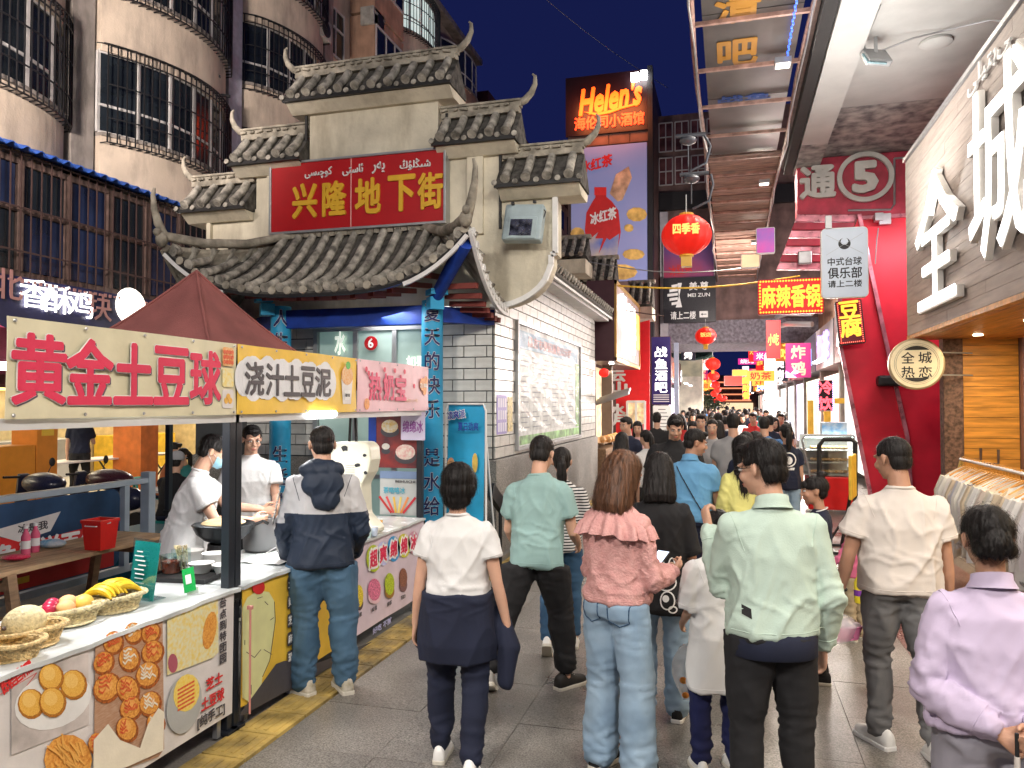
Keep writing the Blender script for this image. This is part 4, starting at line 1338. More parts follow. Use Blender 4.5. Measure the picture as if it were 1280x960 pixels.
for bi, (dx, dy, rz, nb_, lab) in enumerate(((.00, -.05, .2, 5, 'hand of ripe bananas, left one of the two in the oval basket'), (-.02, .06, 1.2, 6, 'hand of ripe bananas, right and upper one of the two in the oval basket'))):
 t = thing('banana_bunch', lab, 'bananas', c + Vector((dx, dy, .085)), rz, 'bananas in the basket')
 for k in range(nb_):
  f = (k - nb_ / 2 + .5)
  pts, rs = [], []
  for j in range(9):
   a = -1.0 + 2.0 * j / 8
   pts.append((.085 * math.sin(a) * 1.1, f * .026 + .02 * f * (1 - math.cos(a)), .045 - .07 * (1 - math.cos(a)) * 1.2 - abs(f) * .006))
   rs.append([.006, .012, .0165, .0185, .019, .0185, .016, .011, .005][j])
  b = M().tube(pts, rs, 8).build('banana', m_ban, t, world=False, smooth=True)
  M().ell(pts[0], (.007, .007, .007), n=6, m=4).ell(pts[-1], (.006, .006, .006), n=6, m=4).build('tip', m_bt, b, world=False)
 M().ell((.09, 0, .0), (.014, .03, .012), n=8, m=5).build('crown', m_bt, t, world=False)
m_peach = mat('peach skin', (.80, .30, .16), .6, scale=14, bump=.03, col2=(.85, .58, .25))
m_plum = mat('dark pink plum skin', (.45, .02, .07), .3, scale=10, var=.3, bump=0)
m_mango = plain('yellow mango skin', (.80, .55, .12), .45, var=.2)
c = bs[2][1]
for i, (dx, dy, dz, r, m_, nm, lab) in enumerate((( .01, -.03, .075, .042, m_peach, 'peach', 'blushing peach at the front of the pale basket'), (-.03, .02, .085, .042, m_peach, 'peach', 'rosy peach behind the front one in the pale basket'),
                                               (.01, .075, .075, .045, m_mango, 'mango', 'yellow mango at the right end of the peach basket'), (-.04, -.07, .09, .032, m_plum, 'plum', 'dark pink plum on the left of the pale basket, upper one'),
                                               (-.015, -.10, .085, .030, m_plum, 'plum', 'dark pink plum leaning out over the melon'), (-.07, -.03, .09, .032, m_plum, 'plum', 'dark pink plum at the back of the pale basket'))):
 o = M().ell((0, 0, 0), (r, r * 1.08, r * .92), n=18, m=12).build(nm, m_, None, smooth=True)
 o.location = c + Vector((dx, dy, dz))
 tag(o, lab, nm)
c = P(180, 748, Z=.83)
t = thing('price_stand', 'teal acrylic price stand with faint white lettering on the counter behind the bananas', 'price stand', c, R(-12))
M().box((0, 0, .15), (.20, .004, .30), (R(-8), 0, 0)).build('teal_card', mat('teal card', (.03, .36, .33), .3, var=.2, scale=3), t, world=False)
M().box((0, -.006, .155), (.215, .003, .32), (R(-8), 0, 0)).build('acrylic_sheet', glass('clear acrylic', (.85, .95, .95)), t, world=False)
M().bb((-.1, -.03, 0), (.1, .06, .004)).build('foot', glass('clear acrylic'), t, world=False)
mm = M()
for k in range(9):
 w = pr.uniform(.04, .08)
 mm.box((-.01 + pr.uniform(-.02, .02), -.012, .25 - k * .024), (w, .001, .006), (R(-8), 0, 0))
mm.build('small_lettering', m_white, t, world=False, kind='stuff')
c = P(236, 742, Z=.83)
t = thing('payment_card', 'tilted green and white payment card standing on the counter', 'card', c, R(5))
M().box((0, 0, .075), (.075, .004, .13), (R(-14), R(-18), 0)).build('green_card', plain('bright green card', (.02, .38, .08), .3), t, world=False, bevel=.003)
M().box((.0, -.005, .08), (.035, .002, .05), (R(-14), R(-18), 0)).build('white_field', m_white, t, world=False)
M().box((.024, .0, .012), (.075, .005, .03), (R(-14), R(-18), 0)).build('white_foot', m_white, t, world=False)
c = P(232, 722, Z=.825)
t = thing('serving_tray', 'black tray behind the payment card', 'tray', c, .1)
M().bb((-.20, -.13, 0), (.20, .13, .008)).bb((-.21, -.14, 0), (-.2, .14, .025)).bb((.2, -.14, 0), (.21, .14, .025)).bb((-.2, -.14, 0), (.2, -.13, .025)).bb((-.2, .13, 0), (.2, .14, .025)).build('tray_body', m_black, t, world=False)
t = thing('plastic_tub', 'clear tub of dark red sauce with crumpled film on the black tray', 'tub', P(214, 716, Z=.835))
M().lathe([(.055, 0), (.065, .11), (.063, .11), (.053, .004)], n=20).build('tub_wall', glass('clear acrylic'), t, world=False)
M().lathe([(.05, .005), (.058, .075), (.001, .078)], n=18).build('sauce', mat('dark red sauce', (.22, .03, .01), .2, var=.4, scale=30), t, world=False)
t = thing('plastic_tub', 'square clear container of chopsticks beside the sauce tub', 'container', P(226, 714, Z=.835))
M().bb((-.04, -.04, 0), (.04, .04, .14)).build('tub_wall', glass('clear acrylic'), t, world=False)
mm = M()
for k in range(14): mm.tube([(pr.uniform(-.03, .03), pr.uniform(-.03, .03), .01), (pr.uniform(-.035, .035), pr.uniform(-.035, .035), .16)], .004, 5)
mm.build('chopsticks', m_wick2, t, world=False, kind='stuff')
for i, (px, py, lab) in enumerate(((240, 704, 'stack of white paper bowls, back left of the counter bowls'), (252, 716, 'white paper bowl in front on the tray, with dark specks'), (268, 708, 'stack of white paper bowls beside the black tent pole'), (281, 718, 'white paper bowl half hidden by the black tent pole'))):
 t = thing('paper_bowl', lab, 'bowl', P(px, py, Z=.83), 0, 'white paper bowls on the counter')
 for k in range(3 if 'stack' in lab else 1):
  M().lathe([(.045, .012 * k), (.075, .06 + .012 * k), (.078, .063 + .012 * k), (.072, .06 + .012 * k), (.042, .006 + .012 * k)], n=22).build('bowl_wall', m_white, t, world=False, smooth=True)
c = P(286, 700, Z=.825) + Vector((-.08, .05, 0))
t = thing('wok', 'large dark wok with a wooden lid on a burner on the far counter', 'wok', c)
M().lathe([(.05, .10), (.12, .125), (.175, .17), (.20, .225), (.205, .228), (.20, .235), (.17, .18), (.10, .135), (.001, .12)], n=32).build('pan', plain('black iron pan', (.02, .024, .028), .35, metal=.5), t, world=False, smooth=True)
M().lathe([(.14, .232), (.145, .24), (.12, .255), (.001, .262)], n=28).build('lid', mat('pale wooden lid', (.55, .42, .24), .6), t, world=False, smooth=True)
M().lathe([(.11, 0), (.10, .10), (.085, .10), (.09, 0)], n=20).build('burner_ring', m_black, t, world=False)
M().tube([(.19, .05, .22), (.26, .07, .25), (.28, .1, .23)], .012, 6).build('handle', m_black, t, world=False)
t = thing('steel_pot', 'brushed steel pot beside the wok, in front of the hooded man', 'pot', P(345, 688, Z=.825) + Vector((-.12, 0, 0)))
M().lathe([(.11, 0), (.125, .02), (.13, .2), (.135, .205), (.125, .2), (.12, .03), (.001, .02)], n=28).build('pot_wall', m_steel, t, world=False, smooth=True)
M().tube([(.12, -.03, .16), (.19, 0, .17), (.12, .03, .16)], .007, 6).build('handle', m_steel, t, world=False)
tag(M().grid(lambda u, v: P(338, 700, Z=.834) + Vector((-.16 + .3 * u, -.12 + .3 * v, .006 * math.sin(u * 9 + v * 5) + .03 * v * u)), 12, 12, (0, 0, -.002)).build('paper_sheet', m_white, None, smooth=True), 'crumpled white sheet of paper lying on the far counter next to the pot', 'paper')
cb = M().tube([P(318, 705, Z=.84) + Vector((0, 0, .0)), P(335, 690, Z=.9), P(345, 684, Z=.93), P(350, 696, Z=.85)], .004, 6)
tag(cb.build('power_cable', m_white), 'thin white cable looping over the far counter', 'cable')
c = P(466, 668, Z=.825) + Vector((-.16, .02, 0))
t = thing('ice_machine', 'tall cream shaved ice machine with black cow spots standing on the far counter', 'machine', c, R(5))
m_cr = plain('cream machine shell', (.74, .73, .60), .35)
prf = [(-.16, 0), (.20, 0), (.21, .05), (.10, .16), (.09, .40), (.15, .50), (.17, .60), (.16, .70), (.12, .74), (-.14, .74), (-.20, .68), (-.20, .52), (-.13, .42), (-.12, .18), (-.17, .06)]
M().prism([(x, -.12, z) for x, z in prf], (0, .24, 0)).build('shell', m_cr, t, world=False, bevel=.022)
sp_ = random.Random(11)
for k, (x, z, r) in enumerate(((-.05, .69, .030), (.12, .64, .018), (.06, .56, .022), (-.08, .46, .030), (-.02, .30, .018), (.05, .26, .022), (-.06, .20, .02), (.09, .12, .018), (.02, .07, .016), (.13, .5, .016))):
 a = [(x + r * sp_.uniform(.7, 1.2) * math.cos(j * .7), -.123, z + r * .8 * sp_.uniform(.7, 1.25) * math.sin(j * .7)) for j in range(9)]
 M().prism(a, (0, -.002, 0)).build('cow_spot', m_black, t, world=False)
M().tube([(-.06, 0, .74), (-.05, 0, .95), (-.03, 0, .97), (-.01, 0, .95), (0, 0, .74)], .011, 6).build('top_handle', m_black, t, world=False)
mm = M()
for k in range(12): mm.box((.0, -.124, .36 + k * .018), (.08, .002, .004))
mm.build('vent_slot', m_metal, t, world=False, kind='stuff')
for px, py, col, lab in ((460, 672, (.55, .75, .75), 'small clear cup with teal base at the counter edge beside the cow spotted machine'), (468, 670, (.62, .70, .85), 'small pale blue cup next to the teal one'), (474, 660, (.9, .45, .05), 'small cup of orange drink at the foot of the cow spotted machine')):
 t = thing('drink_cup', lab, 'cup', P(px, py, Z=.826), 0, 'small cups beside the ice machine')
 M().lathe([(.022, 0), (.030, .07), (.028, .07), (.02, .003)], n=16).build('cup_wall', plain('cup plastic ' + str(px), col, .25), t, world=False, smooth=True)
 M().lathe([(.031, .07), (.031, .076), (.001, .078)], n=16).build('lid', m_white, t, world=False)
def poster(x0, x1, Y, z0, z1, m, lab, cat='poster'):
 t = thing('poster', lab, cat, ((x0 + x1) / 2, Y, z0))
 M().bb((x0, Y, z0), (x1, Y + .01, z1)).build('sheet', m, t)
 return t
m_dk = mat('dark red dessert print', (.30, .04, .035), .5, scale=7, bump=0, col2=(.06, .03, .04))
t = poster(-3.22, -2.80, 6.66, 1.27, 1.80, m_dk, 'dessert poster with two bowls of shaved ice at the end of the far stall')
M().bb((-3.30, 6.655, 1.25), (-3.22, 6.672, 1.83)).build('blue_edge', m_beam, t)
for x, z, r, cl in ((-3.08, 1.66, .095, (.75, .50, .12)), (-2.92, 1.42, .11, (.72, .35, .33)), (-3.12, 1.47, .045, (.7, .66, .6))):
 o = M().prism([(x + a, 6.657, z - .045 + b) for a, b in circ(r, 20, 0, 0, r * .6)], (0, -.001, 0)).build('printed_bowl', m_dgrey, t)
 M().prism([(x + a, 6.655, z + b) for a, b in circ(r * .9, 20, 0, 0, r * .65)], (0, -.001, 0)).build('printed_dessert', mat('dessert ' + str(z), cl, .5, scale=40, bump=0, col2=(.8, .76, .66)), o)
t = poster(-3.18, -2.80, 6.66, .83, 1.24, plain('pale grey poster', (.55, .57, .56), .5), 'pale grey poster with fruit stick picture below the dessert poster')
M().bb((-3.18, 6.655, 1.17), (-2.80, 6.66, 1.24)).build('blue_band', plain('slate blue print', (.20, .28, .45), .5), t)
text('BEIHUICHI', 'lettering', m_dgrey, t, front(-2.92, 6.652, 1.145), .20, .022, .02, .0005)
text('茶咯咯冰', 'lettering', plain('aqua print', (.10, .45, .60), .5), t, front(-3.03, 6.652, 1.06), .22, .06, .02, .0005)
for k, cl in enumerate(((.6, .05, .05), (.75, .1, .1), (.80, .5, .1), (.85, .65, .2), (.8, .3, .1), (.6, .04, .06))):
 a = -.5 + k * .2
 b0 = Vector((-3.0 + a * .12, 6.655 - k * .0004, .85))
 M().bar(b0, b0 + Vector((a * .25, 0, .15)), .001, .022, up=(1, 0, 0)).build('printed_fruit_stick', plain('stick ' + str(k), cl, .5), t)
t = thing('standing_banner', 'tall sky blue drinks banner on a white A-frame at the corner of the gatehouse', 'banner stand', (-2.62, 7.5, 0))
M().box((0, 0, 1.06), (.40, .01, 1.6), (R(-3), 0, 0)).build('printed_panel', mat('sky blue print', (.02, .36, .66), .4, var=.18, scale=1.8, bump=0), t, world=False)
M().tube([(-.22, .01, 0), (-.22, .0, 1.8), (-.19, 0, 1.87), (.19, 0, 1.87), (.22, 0, 1.8), (.22, .01, 0)], .012, 8).tube([(-.2, .05, 1.6), (-.2, .5, 0)], .01, 6).tube([(.2, .05, 1.6), (.2, .5, 0)], .01, 6).build('tube_frame', m_white, t, world=False)
m_dbl = plain('dark blue print', (.02, .05, .35), .5)
fm = Matrix.Translation((-2.62, 7.5, 0)) @ frameM((-.07, .03, 1.74), (1, 0, 0), (0, 0, 1))
text('凌爽派', 'lettering', m_white, t, Matrix.Translation((-2.70, 7.44, 1.76)) @ frameM((0, 0, 0), (1, 0, .12), (0, 0, 1)), .2, .09, .05, .001)
text('凌爽派', 'lettering', m_dbl, t, Matrix.Translation((-2.70, 7.437, 1.76)) @ frameM((0, 0, 0), (1, 0, .12), (0, 0, 1)), .19, .08, .02, .001)
text('夏日劲爽', 'lettering', m_dbl, t, front(-2.57, 7.437, 1.64), .22, .085, .02, .001)
M().prism([(-2.50 + a, 7.45, 1.27 + b) for a, b in circ(.03, 14, 0, 0, .1)], (0, -.004, 0)).build('printed_icecream', m_mango, t)
M().prism([(-2.76 + a, 7.45, 1.25 + b) for a, b in circ(.04, 14, 0, 0, .07)], (0, -.004, 0)).build('printed_cherry_cup', m_peach, t)
tag(M().box((-2.50, 8.2, .82), (.06, .5, .16), (R(-28), 0, 0)).tube([(-2.5, 8.35, 0), (-2.5, 8.35, .8)], .02, 8).build('menu_stand', m_black), 'black slanted stand leaning by the granite plinth of the gatehouse', 'stand')
# ================================================================ YARD BEHIND THE STALLS
m_wood = mat('pale table wood', (.46, .30, .17), .55, scale=3, var=.2, bump=.1, stretch=(8, 1, 8), dirt=.3)
m_wood2 = mat('brown bench wood', (.26, .16, .09), .6, scale=3, var=.2, bump=.1, stretch=(8, 1, 8))
t = thing('wooden_table', 'wooden table with splayed legs behind the near counter, carrying a red bucket and bottles', 'table', (-5.05, 4.95, 0))
for k in range(3):
 M().box((-5.25 + k * .205, 4.85, .71), (.2, 1.75, .035)).build('plank', m_wood, t, bevel=.004)
for y in (4.15, 5.55):
 for s in (-1, 1):
  M().bar((-5.05 + s * .30, y, .70), (-5.05 + s * .36, y + .06 * s, 0), .07, .05).build('leg', m_wood2, t)
 M().bar((-5.35, y, .62), (-4.75, y, .62), .06).build('cross_bar', m_wood2, t)
M().bar((-5.05, 4.1, .3), (-5.05, 5.6, .3), .06).build('stretcher', m_wood2, t)
t = thing('wooden_bench', 'low brown wooden bench beside the table behind the stall', 'bench', (-4.5, 5.0, 0))
M().box((-4.4, 4.8, .42), (.28, 1.5, .035)).build('seat', m_wood2, t)
for y in (4.2, 5.4): M().bar((-4.5, y, .4), (-4.5, y, 0), .05).bar((-4.3, y, .4), (-4.3, y, 0), .05).build('leg', m_wood2, t)
rail = thing('barrier', 'pale grey metal barrier with a red and blue advertising panel behind the wooden table', 'barrier', (-5.55, 5.4, 0))
m_rl = plain('pale grey painted metal', (.42, .50, .58), .4)
M().bb((-5.58, 3.4, 1.09), (-5.50, 6.32, 1.145)).build('top_rail', m_rl, rail, bevel=.01)
M().bb((-5.57, 3.4, .28), (-5.51, 6.3, .34)).build('bottom_rail', m_rl, rail)
for y in (6.36, 4.6): M().bb((-5.60, y - .045, 0), (-5.49, y + .045, 1.20 if y > 6 else 1.09)).build('post', m_rl, rail, bevel=.01)
M().bb((-5.57, 6.02, .34), (-5.51, 6.08, 1.09)).build('upright', m_rl, rail)
m_adb = mat('blue advert print', (.025, .065, .15), .35, var=.3, scale=2, bump=0)
panel(rrect(1.38, .72, .10, 5), east(-5.525, 5.28, .72), .004).build('blue_panel', m_adb, rail)
M().prism([(-5.518, 4.62, .37), (-5.518, 5.9, .37), (-5.518, 5.9, .62), (-5.518, 5.75, .78), (-5.518, 5.0, .74), (-5.518, 4.62, .86)], (.002, 0, 0)).build('red_band', mat('bright red advert print', (.65, .03, .03), .4, var=.1, scale=2, bump=0), rail)
M().prism([(-5.517, 4.62, .88), (-5.517, 5.3, .95), (-5.517, 5.2, .80), (-5.517, 4.9, .76)], (.002, 0, 0)).build('grey_band', m_vinyl, rail)
text('免费送百份', 'lettering', m_white, rail, east(-5.513, 5.2, .66), 1.02, .20, .035, .001)
text('冰是我', 'lettering', m_dgrey, rail, east(-5.513, 5.03, .86), .28, .07, .02, .001)
M().bb((-5.517, 4.62, .42), (-5.512, 5.0, .47)).build('yellow_bar', m_yel, rail)
t = thing('bucket', 'bright red square plastic bucket on the wooden table', 'bucket', P(125, 686, Z=.73))
M().prism([(-.075, -.075, 0), (.075, -.075, 0), (.075, .075, 0), (-.075, .075, 0)], (0, 0, .001)).rings([[Vector((s * sx, s * sy, z)) for sx, sy in ((-1, -1), (1, -1), (1, 1), (-1, 1))] for s, z in ((.075, 0), (.092, .21), (.098, .21), (.098, .235), (.086, .235), (.07, .01))]).build('bucket_wall', plain('red plastic', (.68, .02, .015), .35), t, world=False, bevel=.006)
M().tube([(-.1, 0, .21), (-.05, -.10, .19), (.05, -.10, .19), (.1, 0, .21)], .005, 6).build('handle', m_white, t, world=False)
for px, py, lab in ((32, 694, 'pink juice bottle with white cap on the wooden table, left one'), (44, 690, 'pink juice bottle with white cap on the wooden table, right one')):
 t = thing('juice_bottle', lab, 'bottle', P(px, py, Z=.73), 0, 'pink juice bottles')
 M().lathe([(.03, 0), (.032, .02), (.032, .14), (.014, .18), (.013, .2)], n=16).build('bottle_body', mat('pink juice', (.70, .12, .22), .15, var=.1, bump=0), t, world=False, smooth=True)
 M().lathe([(.0325, .05), (.0325, .11)], n=16).build('label', m_white, t, world=False, smooth=True)
 M().lathe([(.016, .2), (.016, .225), (.001, .226)], n=12).build('cap', m_white, t, world=False)
t = thing('tissue_packet', 'blue and white tissue packet lying on the wooden table', 'tissues', P(65, 684, Z=.735), .3)
M().ell((0, 0, .03), (.11, .07, .035), n=14, m=8).build('wrapper', mat('blue white wrapper', (.05, .35, .62), .3, scale=12, bump=.2, bscale=20, col2=(.75, .78, .8)), t, world=False)
t = thing('red_packet', 'red snack packet at the left end of the wooden table', 'packet', P(20, 700, Z=.735), .5)
M().ell((0, 0, .02), (.10, .06, .022), n=12, m=6).build('wrapper', plain('crimson wrapper', (.55, .03, .08), .3, bump=.3), t, world=False)
t = thing('crate', 'pale blue crate standing under the wooden table at the left picture edge', 'crate', P(10, 800, Z=.0) + Vector((-.7, 1.1, 0)))
M().bb((-.2, -.3, .3), (.22, .3, .62)).bb((-.2, -.3, .62), (.22, -.28, .66)).build('crate_wall', plain('pale blue crate plastic', (.32, .50, .66), .5), t, world=False, bevel=.01)
t = thing('storage_box', 'dark teal lidded box on the ground behind the near counter', 'box', P(232, 700, Z=.3) + Vector((-.9, .4, -.3)))
M().bb((-.3, -.4, 0), (.3, .4, .45)).build('box_body', plain('teal plastic', (.01, .12, .17), .5), t, world=False, bevel=.02)
M().bb((-.32, -.42, .45), (.32, .42, .5)).build('lid', plain('teal plastic lid', (.01, .16, .22), .5), t, world=False, bevel=.01)
m_scoot = plain('midnight blue scooter seat', (.015, .017, .04), .3)
def scooter(x, y, rz, lab, m):
 t = thing('electric_scooter', lab, 'scooter', (x, y, 0), rz, 'parked electric scooters')
 M().ell((0, 0, .86), (.21, .40, .14), n=20, m=12).build('seat', m, t, world=False, smooth=True)
 M().ell((0, -.35, .62), (.15, .3, .16), n=16, m=10).ell((0, .1, .5), (.13, .4, .14), n=16, m=10).build('body', m_scoot, t, world=False, smooth=True)
 for yy_ in (-.55, .75):
  w = M().lathe([(.12, -.045), (.215, -.045), (.23, -.02), (.23, .02), (.215, .045), (.12, .045)], (0, yy_, .23), 24, axis=(1, 0, 0)).build('wheel', m_black, t, world=False)
  M().lathe([(.02, -.05), (.12, -.03), (.12, .03), (.02, .05)], (0, yy_, .23), 16, axis=(1, 0, 0)).build('rim', m_metal, w, world=False)
 M().bar((0, .3, .32), (0, .62, .34), .26, .05).bar((0, .72, .3), (0, .58, .95), .14, .08).build('front_shield', m_scoot, t, world=False, bevel=.02)
 M().tube([(-.28, .48, .93), (0, .58, .91), (.28, .48, .93)], .016, 8).build('handlebar', m_black, t, world=False)
 for s in (1,):
  M().tube([(s * .25, .5, .93), (s * .3, .5, 1.04)], .006, 6).ell((s * .31, .5, 1.09), (.04, .012, .06), n=12, m=6).build('mirror', m_black, t, world=False)
 return t
a = P(52, 613, X=-8.2)
scooter(P(55, 602, X=-8.4).x, P(55, 602, X=-8.4).y, R(70), 'parked scooter with dark rounded seat behind the barrier, left one with a mirror', m_scoot)
scooter(-8.0, P(137, 600, X=-8.0).y, R(80), 'parked scooter with maroon edged seat behind the barrier, right one', plain('dark maroon seat', (.05, .012, .02), .3))
scooter(-8.6, 6.3, R(100), 'parked dark scooter at the left picture edge beyond the barrier', m_scoot)
t = thing('orange_cabinet', 'bright orange freestanding cabinet at the shop front', 'cabinet', P(28, 640, Z=0))
c = P(20, 625, X=-10.4)
t.location = (-10.4, c.y, 0)
M().bb((-.25, -.5, 0), (.25, .1, 1.25)).build('lower_box', plain('orange cabinet paint', (.75, .28, .03), .45), t, world=False, bevel=.01)
M().bb((-.25, .12, 0), (.25, .5, 1.55)).build('upper_box', plain('orange cabinet paint 2', (.68, .24, .03), .45), t, world=False, bevel=.01)
M().bb((.25, .2, 1.38), (.256, .42, 1.5)).build('yellow_label', m_yel, t, world=False)
def fold_table(px, py, X, lab, L=1.6):
 c = P(px, py, X=X)
 t = thing('dining_table', lab, 'table', (X, c.y, 0), 0, 'pale folding tables of the shop')
 M().bb((-.35, -L / 2, .72), (.35, L / 2, .75)).build('top', m_vinyl, t, world=False)
 for y in (-L / 2 + .15, L / 2 - .15):
  M().bar((-.3, y, .72), (.3, y, 0), .025).bar((.3, y, .72), (-.3, y, 0), .025).build('leg', m_black, t, world=False)
 return t
fold_table(80, 566, -12.6, 'folding table in front of the standing man in the lit shop', 2.6)
fold_table(180, 560, -12.6, 'folding table with jars by the orange pillar of the shop', 1.4)
m_grn = plain('teal green plastic stool', (.02, .28, .24), .45)
so = None
for i, (px, py) in enumerate(((160, 612), (178, 615))):
 t = thing('plastic_stool', ('left', 'right')[i] + ' one of two teal green plastic stools in front of the orange pillar', 'stool', P(px, py, X=-11.0), 0, 'teal plastic stools')
 t.location.z = 0
 M().lathe([(.16, .43), (.17, .45), (.001, .455)], n=18).build('seat', m_grn, t, world=False)
 for a in range(4):
  q = PI / 4 + a * PI / 2
  M().bar((.13 * math.cos(q), .13 * math.sin(q), .43), (.19 * math.cos(q), .19 * math.sin(q), 0), .05, .015).build('leg', m_grn, t, world=False)
# ================================================================ RIGHT SIDE
XR = 2.6
m_fwood = mat('grey brown timber cladding', (.37, .31, .275), .5, scale=2.2, var=.10, bump=.06, stretch=(6, 1, 10))
m_pine = mat('orange varnished pine', (.60, .27, .045), .4, scale=2.0, var=.22, bump=.06, stretch=(1, 8, 9))
m_pine2 = mat('orange varnished pine soffit', (.50, .20, .04), .4, scale=2.0, var=.2, bump=.06, stretch=(9, 1, 1))
m_dwood = mat('dark brown carved stone', (.14, .08, .06), .6, scale=18, var=.4, bump=.3)
m_conc = mat('painted concrete soffit', (.52, .51, .49), .85, scale=1.0, var=.08, bump=.1, dirt=.18, dirtcol=(.30, .29, .29))
m_peel = mat('peeling paint', (.50, .49, .46), .9, scale=4.5, bump=.6, bscale=14, col2=(.13, .13, .14))
m_rw = mat('crimson painted wall', (.62, .012, .035), .5, scale=1.5, var=.12, bump=.04)
m_rw2 = mat('pink red fascia', (.48, .04, .075), .5, scale=3, var=.2, bump=.1, dirt=.25)
m_rib = mat('silvery pink foil strip', (.55, .20, .25), .3, metal=.3, scale=4, var=.3, bump=.25, bscale=8)
m_ledl = glow('bright led letter', (1, .98, .95), 2.6)
m_lret = plain('pale letter return', (.72, .70, .66), .5)
shop = thing('clothes_shop', 'clothes shop front with grey brown timber fascia and orange pine wall', 'shop', (3.4, 9, 0))
rr = random.Random(8)
for r in range(19):
 z = 2.90 + r * .139
 y = 1.0 + (r % 3) * .9
 first = True
 ends = [1.0]
 while y < 12.8:
  ends.append(y)
  y += 2.4
 ends.append(12.8)
 for a, b in zip(ends[:-1], ends[1:]):
  if b - a > .05:
   M().bb((XR + rr.uniform(0, .004), a + .002, z + .002), (XR + .03, b - .002, z + .137)).build('fascia_plank', m_fwood, shop)
M().bb((XR + .03, 1.0, 2.89), (XR + .25, 12.82, 5.56)).build('fascia_core', m_dwood, shop)
M().bb((XR - .03, 1.0, 5.545), (XR + .1, 12.83, 5.60)).build('fascia_cap', m_metal, shop)
M().bb((XR + .0, 1.0, 2.84), (XR + .1, 12.83, 2.897)).build('fascia_trim', m_pine, shop)
for k in range(10):
 M().bb((XR + .1 + k * .2, 1.0, 2.83), (XR + .295 + k * .2, 12.78, 2.86)).build('soffit_board', m_pine2, shop)
for k in range(19):
 z = k * .152
 M().bb((3.33, 12.74, z + .003), (4.05, 12.80, z + .149)).build('wall_plank', m_pine, shop)
M().bb((3.30, 12.80, 0), (4.6, 12.95, 2.84)).build('end_wall', m_dwood, shop)
M().bb((3.05, 12.66, 0), (3.31, 12.90, 2.84)).build('stone_pillar', m_dwood, shop, bevel=.01)
M().bb((4.06, 12.6, 0), (4.14, 12.75, 2.83)).bb((4.4, 12.6, 0), (4.46, 12.75, 2.83)).build('door_frame', plain('mauve metal door frame', (.30, .20, .24), .35, metal=.4), shop)
M().bb((4.14, 12.66, 0), (4.4, 12.69, 2.83)).build('door_pane', m_dark, shop)
M().bb((4.5, 1, 0), (4.6, 12.7, 2.83)).build('inner_wall', plain('warm shop wall', (.55, .42, .28), .6), shop)
M().bb((2.75, 1, -.012), (4.5, 12.6, .012)).build('shop_floor', plain('brown shop floor', (.20, .15, .12), .3), shop)
for k in range(6):
 y = 2.4 + k * 1.9
 M().lathe([(.06, 0), (.06, .015)], (3.3, y, 2.812), 14).build('downlight', glow('downlight glow', (1, .85, .6), 14), shop)
for y in (3.4, 7.2, 11.0):
 lamp('downlight_light', (3.35, y, 2.79), 55, (.4, 1.6), (1, .80, .52), parent=shop)
def led_text(ch, px0, px1, py0, py1, parent, off):
 a, b = P(px0, 300, X=XR - off), P(px1, 300, X=XR - off)
 cy = (a.y + b.y) / 2
 cx = (px0 + px1) / 2
 zt, zb = P(cx, py0, X=XR - off).z, P(cx, py1, X=XR - off).z
 w = abs(a.y - b.y)
 F = west(XR - off, cy, (zt + zb) / 2)
 text(ch, 'letter_body', m_lret, parent, F @ Matrix.Translation((0, 0, -off / 2 + .01)), w, zt - zb, .003, off / 2 - .01)
 return text(ch, 'glowing_letter', m_ledl, parent, F @ Matrix.Translation((0, 0, .012)), w * .95, (zt - zb) * .97, .0, .004)
ls = thing('led_lettering', 'giant glowing white built out characters on the timber fascia of the clothes shop', 'lettering', (XR, 10, 3))
led_text('全', 1144, 1199, 205, 382, ls, .09)
led_text('城', 1211, 1292, 72, 314, ls, .09)
uy2 = "\uFEB7\uFEEA\uFEEB\uFEEE\uFEAD"
a = P(1236, 75, X=XR - .02)
text("\uFEF0\uFEE0\uFEF4\uFE98\uFE91\uFEF0", 'small_lettering', m_white, ls, west(XR - .03, a.y, P(1236, 82, X=XR).z), 1.35, .26, .015, .01)
lamp('led_boost_light', (XR - .35, 10.6, 4.3), 26, (2.8, 1.6), (1, .97, .93), to=(-1.5, 8, 1.6), parent=ls)
lamp('led_boost_light', (XR - 1.2, 9.8, 4.7), 105, (1.0, 5.0), (1, .97, .93), to=(1.6, 10.2, 6.7), parent=ls)  # added up-light for the soffit, hung well off the letters
c = P(1145, 455, Y=12.3)
t = thing('round_sign', 'round cream sign with four black characters sticking out from the dark pillar over the street', 'sign', c)
M().lathe([(.40, -.05), (.415, -.04), (.415, .04), (.40, .05)], n=48, axis=(0, -1, 0)).build('drum', plain('brass rim', (.42, .33, .20), .35, metal=.5), t, world=False, smooth=True)
M().lathe([(.385, .051), (.385, .056)], n=48, axis=(0, -1, 0)).build('face', mat('lit cream face', (.62, .54, .36), .5, var=.05, emit=.25), t, world=False)
mm = M()
for k in range(48):
 for r in (.305, .33):
  a0, a1 = 2 * PI * k / 48, 2 * PI * (k + 1) / 48
  if r < .32 or True:
   mm.bar((r * math.cos(a0), -.058, r * math.sin(a0)), (r * math.cos(a1), -.058, r * math.sin(a1)), .003, .004 if r > .32 else .008, up=(0, 1, 0))
mm.prism([(x, -.0575, z) for x, z in [(.29 * math.cos(a), .29 * math.sin(a)) for a in [R(50 + 8 * k) for k in range(11)]]], (0, -.002, 0))
mm.prism([(x, -.0575, z) for x, z in [(.29 * math.cos(a), .29 * math.sin(a)) for a in [R(230 + 8 * k) for k in range(11)]]], (0, -.002, 0))
mm.build('ring_print', m_black, t, world=False)
